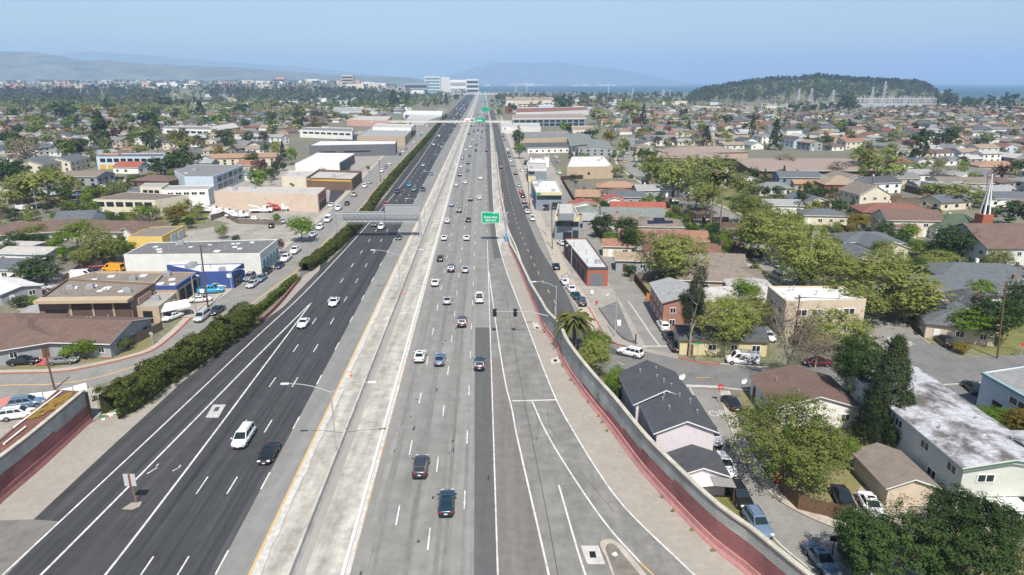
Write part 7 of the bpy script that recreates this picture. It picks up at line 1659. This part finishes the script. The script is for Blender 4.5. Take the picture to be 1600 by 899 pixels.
for i in range(70):
    px = 158 + 80*rs_.random(); py = 652 - (px-158)*.5 + rs_.uniform(-2, 6); x, y, _ = G(px, py); s = rs_.uniform(.08, .3); lt[i % 5 if i % 3 else 0].obox((x, y, s*.5), (s, s*.3, 0), (-s*.3, s*.8, 0), (0, 0, s*.5))
for q, m_ in zip(lt, colr): kind(obj("litter", q, m_), "stuff")
wd = []
rs2 = np.random.RandomState(4); pts_ = resample(polyline(WALLR[3:13], 6), .5)
cen = np.array([p + np.array((-.15 + .2*rs2.randn(), .1*rs2.randn(), .15)) for p in pts_ if rs2.rand() < .16]); v, f, t = cards(cen, np.full(len(cen), .28), 26, .09, rs2, .4)
kind(link("weeds", fastmesh("weeds", v, f, [LEAF["olive"]], t)), "stuff")
for (px, py) in ((632, 459), (548, 588)):
    x, y, _ = G(px, py); th = thing("traffic_cone", (x, y, .02), 0, "orange traffic cone standing in the pale median", "traffic cone", "traffic cones in the median"); obj("cone", MB().bar((0, 0, .05), (0, 0, .75), .2, 0, .04, 8), mk("cone_orange", (.85, .16, .03), .5, 0), th); obj("base", MB().box(-.25, .25, -.25, .25, 0, .05), MATS["cone_orange"], th); obj("band", MB().bar((0, 0, .4), (0, 0, .52), .125, 0, .1, 8), m_signw, th)
# ------------------------------------------------------------------ the wider town: blocks of houses, trees, woods, far buildings
def inpoly(px, py, P):
    c = False; n = len(P)
    for i in range(n):
        (x0, y0), (x1, y1) = P[i], P[(i+1) % n]
        if (y0 > py) != (y1 > py) and px < (x1-x0)*(py-y0)/(y1-y0) + x0: c = not c
    return c
class Grid:
    def __init__(s, c=20.0): s.c = c; s.g = {}
    def add(s, x, y, r): s.g.setdefault((int(x//s.c), int(y//s.c)), []).append((x, y, r))
    def free(s, x, y, r, k=1):
        i, j = int(x//s.c), int(y//s.c)
        for a in range(i-k, i+k+1):
            for b in range(j-k, j+k+1):
                for (u, v, q) in s.g.get((a, b), ()):
                    if hypot(u-x, v-y) < r + q: return False
        return True
occ = Grid(30.0)
for x, y, r, t in BLD:
    occ.add(x, y, r*.8)
TH = list(TREES)
ZR = [(930, 170), (1075, 168), (1300, 172), (1480, 166), (1640, 166), (1640, 335), (1590, 335), (1560, 305), (1480, 330), (1390, 300), (1330, 290), (1345, 230), (1150, 226), (1030, 226), (1000, 235), (995, 212), (935, 190)]
ZR2 = [(1010, 300), (1000, 275), (1030, 270), (1010, 255), (1010, 240), (1140, 262), (1330, 270), (1330, 290), (1400, 310), (1480, 332), (1400, 400), (1350, 410), (1300, 380), (1230, 330), (1150, 290)]
ZR3 = [(1350, 420), (1480, 400), (1640, 420), (1640, 520), (1500, 500), (1420, 450)]
ZM = [(800, 160), (930, 160), (930, 172), (800, 165)]
ZL = [(-60, 160), (150, 158), (400, 160), (560, 166), (640, 166), (620, 176), (520, 190), (470, 205), (440, 225), (450, 252), (430, 262), (395, 262), (380, 250), (270, 250), (240, 262), (150, 262), (60, 250), (-60, 260)]
ZL2 = [(-60, 262), (60, 255), (130, 275), (145, 300), (60, 300), (-60, 310)]
ZL3 = [(380, 240), (440, 245), (460, 262), (430, 290), (400, 292), (385, 270)]
RC = ["grey", "slate", "brown", "taupe", "red_brown", "slate", "pale_grey", "taupe", "grey", "dark_grey", "grey_green", "brown", "dark_grey", "tan", "terracotta", "pale"]
WC = ["white", "cream", "white", "beige", "offwhite", "tan", "pale_blue", "grey", "cream", "white"]
rf = random.Random(99); cand = []
def zone_lots(Z, deg, lot, pitch, keep=.9):
    xs = [G(p[0], p[1]) for p in Z]; a = R(deg); ux, uy = (cos(a), sin(a)), (-sin(a), cos(a))
    s = [p[0]*ux[0]+p[1]*ux[1] for p in xs]; t = [p[0]*uy[0]+p[1]*uy[1] for p in xs]
    v = min(t); row = 0
    while v < max(t):
        u = min(s)
        while u < max(s):
            x, y = u*ux[0] + v*uy[0] + rf.uniform(-1.5, 1.5), u*ux[1] + v*uy[1] + rf.uniform(-2.5, 2.5)
            px, py = PIX(x, y, 3)
            if -40 < px < 1640 and inpoly(px, py, Z) and rf.random() < keep and occ.free(x, y, 7.0): cand.append((x, y, a + (pi if row % 2 else 0), hypot(x, y))); occ.add(x, y, 5.5)
            u += lot
        v += pitch[row % 2]; row += 1
zone_lots(ZR2, 6, 17, (24, 34)); zone_lots(ZR3, -16, 18, (24, 32)); zone_lots(ZR, 14, 17, (23, 36)); zone_lots(ZL, -20, 18, (24, 38), .85); zone_lots(ZL2, -30, 18, (24, 36)); zone_lots(ZL3, -10, 18, (24, 34)); zone_lots(ZM, -3, 20, (26, 36))
cand.sort(key=lambda c: c[3])
n_hand = len(BLD); N_IND = max(60, 292 - sum(1 for b in BLD if b[3]["category"] == "house"))
RW = dict(slate="slate grey", taupe="taupe brown", red_brown="dark red", pale_grey="pale grey", dark_grey="charcoal", grey_green="grey green", pinkish="pinkish tan")
stuff_w = {}; stuff_r = {}
for i, (x, y, a, D) in enumerate(cand):
    W, L = rf.uniform(9, 11.5), rf.uniform(12, 17); two = rf.random() < .16; he = 5.4 if two else 3.0; hr = he + rf.uniform(1.4, 2.1); kd = rf.choice(["gable", "gable", "hip"]); rc = rf.choice(RC); wc = rf.choice(WC); turn = rf.choice([0, pi/2]); a2 = a + turn + rf.uniform(-.04, .04)
    if i < N_IND:
        far = D > 560
        lab = f"small {'hip' if kd == 'hip' else 'gable'} roofed house in the far residential blocks" if D > 1e9 else f"{wc.replace('_', ' ')} {'two-storey ' if two else ''}house with {RW.get(rc, rc)} {kd} roof"
        house(x, y, a2, W, L, he, hr, kd, rc, wc, lab, group="houses in the residential blocks", vents=rf.randint(0, 3) if D < 420 else 0, chim=rf.random() < .3 and D < 500)
    else:
        w, l = W/2, L/2; ca, sa = cos(a2), sin(a2); tr = lambda p: (x + p[0]*ca - p[1]*sa, y + p[0]*sa + p[1]*ca, p[2])
        mw = stuff_w.setdefault(wc, MB()); mr = stuff_r.setdefault(rc, MB())
        V = [(-w, -l, 0), (w, -l, 0), (w, l, 0), (-w, l, 0), (-w, -l, he), (w, -l, he), (w, l, he), (-w, l, he), (0, -l, hr-.1), (0, l, hr-.1)]
        mw.add([tr(p) for p in V], [(0, 1, 5, 4), (1, 2, 6, 5), (2, 3, 7, 6), (3, 0, 4, 7)] + ([(4, 5, 8), (6, 7, 9)] if kd == "gable" else []))
        e, f = w + .5, l + .5; q = f if kd == "gable" else max(.3, f - e); ze = he - .1
        V = [(-e, -f, ze), (e, -f, ze), (e, f, ze), (-e, f, ze), (0, -q, hr+.15), (0, q, hr+.15)]
        mr.add([tr(p) for p in V], [(1, 2, 5, 4), (3, 0, 4, 5), (0, 1, 4), (2, 3, 5), (0, 3, 2, 1)])
        if i % 2:
            for k in range(3):
                u = -w + W*(k+.5)/3; mw2 = stuff_w.setdefault("_win", MB()); mw2.add([tr(p) for p in ((u-.6, -l-.03, 1), (u+.6, -l-.03, 1), (u+.6, -l-.03, 2.2), (u-.6, -l-.03, 2.2))], [(0, 1, 2, 3)])
mats_, allm = [], MB()
for d, C_ in ((stuff_w, WALLC), (stuff_r, ROOFC)):
    for k, mb in d.items():
        mats_.append(m_pane if k == "_win" else C_[k]); allm.add(mb.v, mb.f, len(mats_)-1)
if allm.f: kind(obj("far_houses", allm, mats_), "stuff")
# larger flat buildings scattered in the far left and right districts
# --- trees between the houses
occT = Grid(30.0)
for x, y, w in TREES: occT.add(x, y, w*.42)
tr_c = []
def zone_trees(Z, n, kinds, hs, seed, dmax=1e9, gap=.4):
    r = random.Random(seed); xs = [G(p[0], p[1]) for p in Z]; x0, x1, y0, y1 = min(p[0] for p in xs), max(p[0] for p in xs), min(p[1] for p in xs), max(p[1] for p in xs); got = tries = 0
    while got < n and tries < n*60:
        tries += 1; x, y = r.uniform(x0, x1), r.uniform(y0, y1); px, py = PIX(x, y, 3)
        if not (-30 < px < 1630 and inpoly(px, py, Z)): continue
        h = r.uniform(*hs) * (1.5 if r.random() < .07 else 1); w = h*r.uniform(.75, 1.15)
        if not occ.free(x, y, 2.0) or not occT.free(x, y, w*gap): continue
        occT.add(x, y, w*gap); k = r.choice(kinds); got += 1
        if k in ("conifer", "cypress"): h *= 1.35; w = h*.42
        tr_c.append((hypot(x, y), k, x, y, h, w))
KR = ["broad", "olive", "broad", "plane", "bright", "broad", "conifer", "plane", "plum", "bare", "gold", "olive", "gum"]
zone_trees(ZR, 950, KR, (4.0, 9.5), 1); zone_trees(ZR2, 60, KR, (3, 7), 2); zone_trees(ZR3, 40, KR, (3, 8), 3); zone_trees(ZL, 1250, KR + ["broad", "bright", "olive", "plane"], (5, 12), 4, gap=.34); zone_trees(ZL2, 40, KR, (4, 8), 5); zone_trees(ZL3, 14, KR, (3, 6), 6); zone_trees(ZM, 50, KR, (6, 12), 7)
ZC = [(800, 285), (790, 225), (785, 195), (960, 190), (985, 230), (960, 300), (1100, 400), (1000, 430), (900, 330), (880, 290)]
ZF = [(560, 168), (690, 168), (712, 160), (728, 146), (640, 146), (560, 152)]; ZG = [(778, 195), (800, 190), (800, 150), (768, 146), (768, 165)]
zone_trees(ZF, 300, KR + ["broad", "broad"], (5, 12), 21); zone_trees(ZG, 40, KR, (5, 10), 22)
ZH = [(-40, 300), (60, 300), (150, 290), (270, 262), (300, 300), (330, 330), (300, 350), (200, 372), (180, 410), (20, 440), (-40, 440)]; ZI = [(900, 300), (1010, 295), (1090, 330), (1200, 400), (1180, 440), (1010, 430), (960, 400)]
zone_trees(ZH, 90, ["broad", "bright", "olive", "broad", "plane"], (2.6, 6), 23, gap=.34); zone_trees(ZI, 46, ["broad", "bright", "olive", "broad"], (2.4, 5), 24)
zone_trees(ZR2, 70, ["broad", "bright", "olive", "plane"], (2.2, 4), 25, gap=.34); zone_trees(ZR3, 50, ["broad", "bright", "olive", "broad"], (2.2, 4), 26, gap=.34); zone_trees([(1150, 615), (1200, 620), (1390, 620), (1390, 640), (1340, 700), (1250, 760)], 8, ["broad", "bright"], (1.6, 2.6), 27)
zone_trees(ZC, 26, ["broad", "olive", "bright", "broad"], (2.5, 5), 8); zone_trees([(380, 270), (560, 215), (640, 180), (690, 172), (600, 250), (480, 330), (300, 400), (180, 420), (150, 340)], 26, ["broad", "olive", "bright", "plum"], (2.5, 5), 9)
# back garden fences between the nearer houses
FP = [mk("garden_fence_brown", (.16, .10, .065), .9, .3, 2), m_wood3, MATS["dark_planks"]]
rfn = random.Random(8); nf = 0
for Z_, dg in ((ZI, -3), (ZR2, 6), (ZR3, -16), (ZH, -25)):
    for _ in range(900):
        if nf > 70: break
        xs = [G(*p) for p in Z_]; x, y = rfn.uniform(min(p[0] for p in xs), max(p[0] for p in xs)), rfn.uniform(min(p[1] for p in xs), max(p[1] for p in xs)); px, py = PIX(x, y)
        if not inpoly(px, py, Z_) or not occ.free(x, y, 4.5) or not occT.free(x, y, .5): continue
        a = R(dg) + rfn.choice([0, pi/2]); L = rfn.uniform(5, 11); d = np.array((cos(a), sin(a), 0)); p = np.array((x, y, 0)); q = p + d*L
        if not occ.free(q[0], q[1], 4) or not occ.free(*(p + d*L*.5)[:2], 4): continue
        fence([(px, py)], 1.8, rfn.choice(FP), "plank fence between back gardens", world=[p, q]); occT.add(x, y, 3); nf += 1
    nf = 0 if Z_ is ZI else nf - 20
tr_c.sort(key=lambda c: -c[4]*c[5]/c[0]**2)
rest = tr_c[520:]
for D, k, x, y, h, w in tr_c[:520]: put_tree(k, x, y, h, w, group="trees among the houses")
# --- woods: the treelines of the far town and the dark wood on the hill are masses nobody could count
def mass(name, pts, leaf, seed, per=7, n_cl=9, size=.13):
    """pts: (x, y, z0, h, w)"""
    rs = np.random.RandomState(seed); C, Rr, S_, T_ = [], [], [], []
    for (x, y, z0, h, w) in pts:
        t0 = rs.rand()
        for i in range(n_cl):
            a, q = rs.rand()*2*pi, rs.rand()**.5*.36; z = .28 + .66*rs.rand()
            q *= (1.25 - abs(z-.55))
            C.append((x + cos(a)*q*w, y + sin(a)*q*w, z0 + z*h)); Rr.append(.22*w*(.7+.6*rs.rand())); S_.append(w*size); T_.append(np.clip(t0*.6 + .4*rs.rand(), 0, 1))
    C = np.array(C); v, f, t = cards(C, np.array(Rr), per, 1.0, rs, .4, np.array(T_))
    cen = v.reshape(-1, 4, 3).mean(1, keepdims=True); v = (cen + (v.reshape(-1, 4, 3) - cen) * np.repeat(np.array(S_), per)[:, None, None]).reshape(-1, 3)
    return kind(link(name, fastmesh(name, v, f, [LEAF[leaf]], t)), "stuff")
by = {}
for D, k, x, y, h, w in rest: by.setdefault({"cypress": "conifer", "pink": "broad"}.get(k, k), []).append((x, y, 0, h, w))
for k, l in by.items(): mass("distant_trees", l, k, 50 + len(l), 6, 8, .15)
rt = random.Random(12)
def sm(t): t = min(max(t, 0), 1); return t*t*(3-2*t)
def rise(px, D): return 42*sm((D-1250)/2600)*(1 - sm((px-540)/130)) if px < 680 else 0.0
rm_ = MB(); RPX = [-260 + 47*i for i in range(21)]; RD = [1250, 1450, 1700, 2000, 2350, 2750, 3200, 3700, 4300, 5300]
rm_.add([(XAT(p, D, 0), D, rise(p, D) - .02 + (.05 if D > 1250 else 0)) for D in RD for p in RPX], [(j*21+i, j*21+i+1, (j+1)*21+i+1, (j+1)*21+i) for j in range(9) for i in range(20)]); struct("terrain", rm_, m_ground)
def belt(px0, px1, n, D0, D1, h0, h1, leaf, seed, name="treeline"):
    r = random.Random(seed); l = []
    for i in range(n):
        D = r.uniform(D0, D1); px = r.uniform(px0, px1); h = r.uniform(h0, h1)*(1.3 if r.random() < .12 else 1); l.append((XAT(px, D, h/2), D, rise(px, D) - .6, h, h*r.uniform(.5, .95)))
    return mass(name, l, leaf, seed)
belt(-20, 260, 330, 1500, 2300, 13, 24, "gum", 31); belt(60, 130, 16, 1500, 1600, 22, 30, "gum", 41); belt(140, 470, 330, 1900, 3000, 11, 17, "broad", 32); belt(330, 640, 380, 1500, 2300, 14, 24, "gum", 33); belt(0, 420, 420, 1050, 1500, 7, 12, "plane", 34); belt(0, 640, 380, 1050, 1600, 7, 12, "olive", 35); belt(560, 690, 90, 1300, 2400, 9, 15, "olive", 36); belt(540, 640, 60, 1300, 1900, 9, 14, "broad", 37)
belt(775, 1090, 330, 1500, 2500, 10, 17, "gum", 38); belt(860, 1090, 120, 1250, 1700, 8, 13, "olive", 39); belt(800, 960, 70, 1300, 1700, 8, 14, "plum", 40); belt(1080, 1330, 60, 1300, 1500, 5, 10, "olive", 42); belt(1230, 1345, 60, 1050, 1330, 8, 13, "broad", 43); belt(1322, 1338, 10, 1180, 1240, 20, 26, "gum", 44); belt(1465, 1640, 70, 1300, 1700, 9, 15, "broad", 45); belt(1500, 1580, 16, 1250, 1350, 16, 22, "broad", 46); belt(1460, 1490, 14, 1350, 1500, 20, 30, "gum", 47); belt(-20, 640, 520, 2400, 4600, 12, 20, "gum", 48); belt(0, 300, 160, 1500, 1900, 9, 14, "olive", 49)
belt(730, 800, 14, 1500, 2300, 8, 12, "olive", 56) if False else None
# the wooded hill at the bay
SK = [(1072, 152), (1080, 143), (1092, 138), (1110, 133), (1140, 129), (1170, 124), (1210, 119.5), (1245, 118.5), (1280, 115), (1300, 118), (1330, 120), (1365, 121.5), (1400, 123), (1430, 124.5), (1446, 128.5), (1456, 135), (1464, 142), (1470, 152)]
hm = MB(); nx_, ny_ = 60, 14; HV = []
def hill_z(px, D):
    t = (D - 1650)/900.0; crest = max(0.0, ZAT(px, float(np.interp(px, [p[0] for p in SK], [p[1] for p in SK])), 2100) - 15)
    return crest * max(0, sin(pi*min(max(t, 0), 1)))**.75
for j in range(ny_):
    D = 1650 + 900*j/(ny_-1)
    for i in range(nx_): px = 1072 + 398*i/(nx_-1); HV.append((XAT(px, D, 20), D, hill_z(px, D) - .4))
hm.add(HV, [(j*nx_+i, j*nx_+i+1, (j+1)*nx_+i+1, (j+1)*nx_+i) for j in range(ny_-1) for i in range(nx_-1)]); struct("hill", hm, m_hill)
for leaf, n, seed in (("gum", 620, 61), ("broad", 460, 62), ("olive", 60, 63)):
    r = random.Random(seed); l = []
    for i in range(n):
        px, D = r.uniform(1074, 1468), 1660 + 560*r.random()
        z = hill_z(px, D)
        if z < 1 and r.random() < .6: continue
        h = r.uniform(12, 20); l.append((XAT(px, D, 20), D, z - 1.5, h, h*r.uniform(.7, 1.0)))
    mass("hill_wood", l, leaf, seed, 6, 9, .13)
# far buildings
bm_cache = {}
def far_box(x, y, z, w, d, h, wall, label, group, name="far_building"):
    m = bm_cache.setdefault(wall, MB().box(-.5, .5, -.5, .5, 0, 1).mesh("far_building", WALLC[wall])); tag(link(name, m, None, (x, y, z), 0, (w, d, h)), label, "building", group, share=True)
r = random.Random(77)
for i in range(110):
    D = r.uniform(2500, 5000); px = r.uniform(0, 660); far_box(XAT(px, D, 0), D, rise(px, D) - 1, r.uniform(18, 70), 20, r.uniform(8, 19), r.choice(["white", "white", "offwhite", "beige", "pink", "grey", "cream"]), "pale block in the far town below the left hills", "blocks of the far town below the hills")
for i in range(75):
    D = r.uniform(1100, 2000); px = r.uniform(100, 640) if i % 3 else r.uniform(800, 1200); far_box(XAT(px, D, 0), D, rise(px, D) - 1, r.uniform(14, 40), 14, r.uniform(5, 10), r.choice(["white", "offwhite", "beige", "cream", "pale_blue", "tan"]), "pale building among the distant trees", "pale buildings among the distant trees")
for i in range(75):
    px = r.choice([r.uniform(755, 1000), r.uniform(800, 860), r.uniform(890, 960)]); D = r.uniform(9200, 10200); far_box(XAT(px, D, 0), D, .6, r.uniform(30, 90), 60, r.uniform(14, 40) if px < 845 else r.uniform(10, 20), r.choice(["offwhite", "tan", "offwhite", "grey"]), "pale tower or shed on the shore across the bay", "buildings across the bay")
def hill_at(prof, y0, depth, px, py):
    xs, ys = [p[0] for p in prof], [p[1] for p in prof]; zt = max(3, ZAT(px, float(np.interp(px, xs, ys)), y0 + depth/2))
    for k in range(60):
        t = .02 + .46*k/60; D = y0 + depth*t
        if zt*sin(pi*t)**.9 >= ZAT(px, py, D): return D, zt*sin(pi*t)**.9
    return None
PH = [(-330, 92), (-120, 84), (0, 80), (60, 82), (105, 88), (140, 96), (170, 94), (200, 97), (245, 101), (330, 104), (400, 108), (520, 117), (640, 121), (700, 131)]
for i in range(60):
    px, py = (r.uniform(0, 60), r.uniform(100, 116)) if i % 3 == 0 else (r.uniform(40, 200), r.uniform(102, 122)) if i % 3 == 1 else (r.uniform(150, 480), r.uniform(112, 124)); q = hill_at(PH, 8600, 3400, px, py)
    if q: far_box(XAT(px, q[0], q[1]), q[0], q[1]-16, r.uniform(14, 44), 20, r.uniform(22, 30), r.choice(["white", "offwhite", "cream", "beige"]), "white speck of a house on the left hillside", "houses on the far hillside", "hillside_house")
bh = MB().add([(-4, 0, .6), (0, -1.3, 1.6), (4.5, 0, 1.8), (0, 1.3, 1.6), (0, 0, .2)], [(0, 1, 2, 3), (0, 4, 1), (1, 4, 2), (2, 4, 3), (3, 4, 0)]).mesh("hull", m_trim); bmst = MB().bar((0, 0, 1), (0, 0, 13), .12, n=5).bar((0, 0, 3), (-3.5, 0, 3), .1, n=4).mesh("mast", m_trim)
sheet("water", None, .3, m_water, world=[(XAT(1466, 1900, 0), 1900, 0), (XAT(1660, 1900, 0), 1900, 0), (XAT(1660, 2700, 0), 2700, 0), (XAT(1466, 2700, 0), 2700, 0)])
for i in range(42):
    px, D = r.uniform(1472, 1625), r.uniform(1930, 2150); th = thing("sailing_boat", (XAT(px, D, 0), D, .2), r.uniform(-.4, .4), "white sailing boat with bare mast in the marina", "sailing boat", "boats in the marina beside the hill", share=True); link("hull", bh, th); link("mast", bmst, th)

# ------------------------------------------------------------------ labels: say which one, by what it stands next to
LM = [("the green exit sign", 767, 340), ("the sign gantry", 595, 340), ("the footbridge", 710, 190), ("the red brick garage", 916, 415), ("the brown roofed church", 1550, 365), ("the church spire", 1540, 315), ("the beige flat-roofed block", 1275, 490), ("the school", 1230, 250), ("the switchyard", 1395, 157), ("the blue workshop", 335, 432), ("the brown garage", 140, 460), ("the peach warehouse", 420, 312), ("the grey apartment block", 310, 285), ("the fan palms", 1125, 300), ("the tall conifer", 1392, 620), ("the queen palm", 898, 500), ("the traffic signal", 820, 490), ("the STOP sign", 1127, 607), ("the mauve house", 1040, 620), ("the white work van", 1161, 561), ("the nearer grey shop", 885, 350), ("the farther grey shop", 855, 305), ("the yellow shed", 240, 365), ("the big pale tree at left", 72, 290), ("the white roofed hall", 510, 250), ("the half-timbered house", 1353, 295), ("the green roof", 1494, 337), ("the orange fence", 1580, 262), ("the solar panels", 1030, 344), ("the dark motel", 860, 184), ("the long pale blue apartments", 205, 242), ("the tan warehouse", 600, 212), ("the grey shed", 550, 228), ("the gore sign", 210, 760), ("the brown plank fence", 1285, 795), ("the weathered roof", 1480, 660), ("the alley corner", 975, 520), ("the mossy roof", 70, 660), ("the hospital", 215, 140), ("the tan hall", 920, 255), ("the blue fronted store", 660, 177), ("the tall brown pole", 320, 430), ("the tow trucks", 370, 332), ("the long school field", 1300, 226), ("the dark conifer beyond the school", 1438, 228), ("the big dark tree at left", 155, 205), ("the bend of the tree lined street", 985, 250), ("the orange tinted tree", 955, 212), ("the wooded hill", 1270, 135), ("the round dark tree", 95, 172), ("the golden tree", 495, 196), ("the cream apartments", 215, 310)]
ORD = ["nearest", "second", "third", "fourth", "fifth", "sixth", "seventh", "eighth", "ninth", "tenth", "eleventh", "twelfth"]
from collections import Counter
def wpos(o): return o.location.x, o.location.y, o.location.z
def rels(px, py):
    out = []
    for nme, lx, ly in LM:
        dx, dy = px - lx, (py - ly)*1.6; d = hypot(dx, dy)
        if d < 6: continue
        w = ("right of" if dx > 0 else "left of") if abs(dx) > abs(dy) else ("in front of" if dy > 0 else "beyond"); q = "just " if d < 40 else "far " if d > 190 and w in ("right of", "left of") else "well " if d > 190 else ""
        if w == "in front of" and q == "well ": q = ""; w = "well before"
        out.append((d, q + w + " " + nme))
    out.sort(); return [s for _, s in out]
cnt = Counter(o["label"].lower() for o, sh in THINGS)
used = set(o["label"].lower() for o, sh in THINGS if cnt[o["label"].lower()] == 1)
dup = sorted([o for o, sh in THINGS if not sh and (cnt[o["label"].lower()] > 1 or o.get("group") in ("houses in the residential blocks", "trees among the houses"))], key=lambda o: o.location.y)
for o in dup:
    px, py = PIX(*wpos(o)); base = o["label"]; done = False
    for s in rels(px, py)[:4]:
        l = base + ", " + s
        if l.lower() not in used and len(l.split()) <= 16: done = True; break
    if not done:
        s = rels(px, py)
        for n in ORD[1:]:
            for s_ in s[:3]:
                l = n + " " + base + ", " + s_
                if l.lower() not in used and len(l.split()) <= 16: done = True; break
            if done: break
    used.add(l.lower()); o["label"] = l
by_l = {}
for o, sh in THINGS:
    if sh and not o.get("group"): o["group"] = o["category"] + "s of one kind"
# ------------------------------------------------------------------ the air: one even closed box of pale haze
hz = MB(); hz.box(-25000, 25000, -70, 25000, -1.5, 760)
haze = obj("haze", hz, [])
hm_ = bpy.data.materials.new("haze"); hm_.use_nodes = True; N = hm_.node_tree.nodes; N.remove(N["Principled BSDF"]); pv = N.new("ShaderNodeVolumePrincipled")
pv.inputs["Color"].default_value = (.47, .68, .98, 1); pv.inputs["Density"].default_value = 0.000112; pv.inputs["Anisotropy"].default_value = 0.0
hm_.node_tree.links.new(pv.outputs[0], N["Material Output"].inputs["Volume"]); haze.data.materials.append(hm_); kind(haze, "stuff")
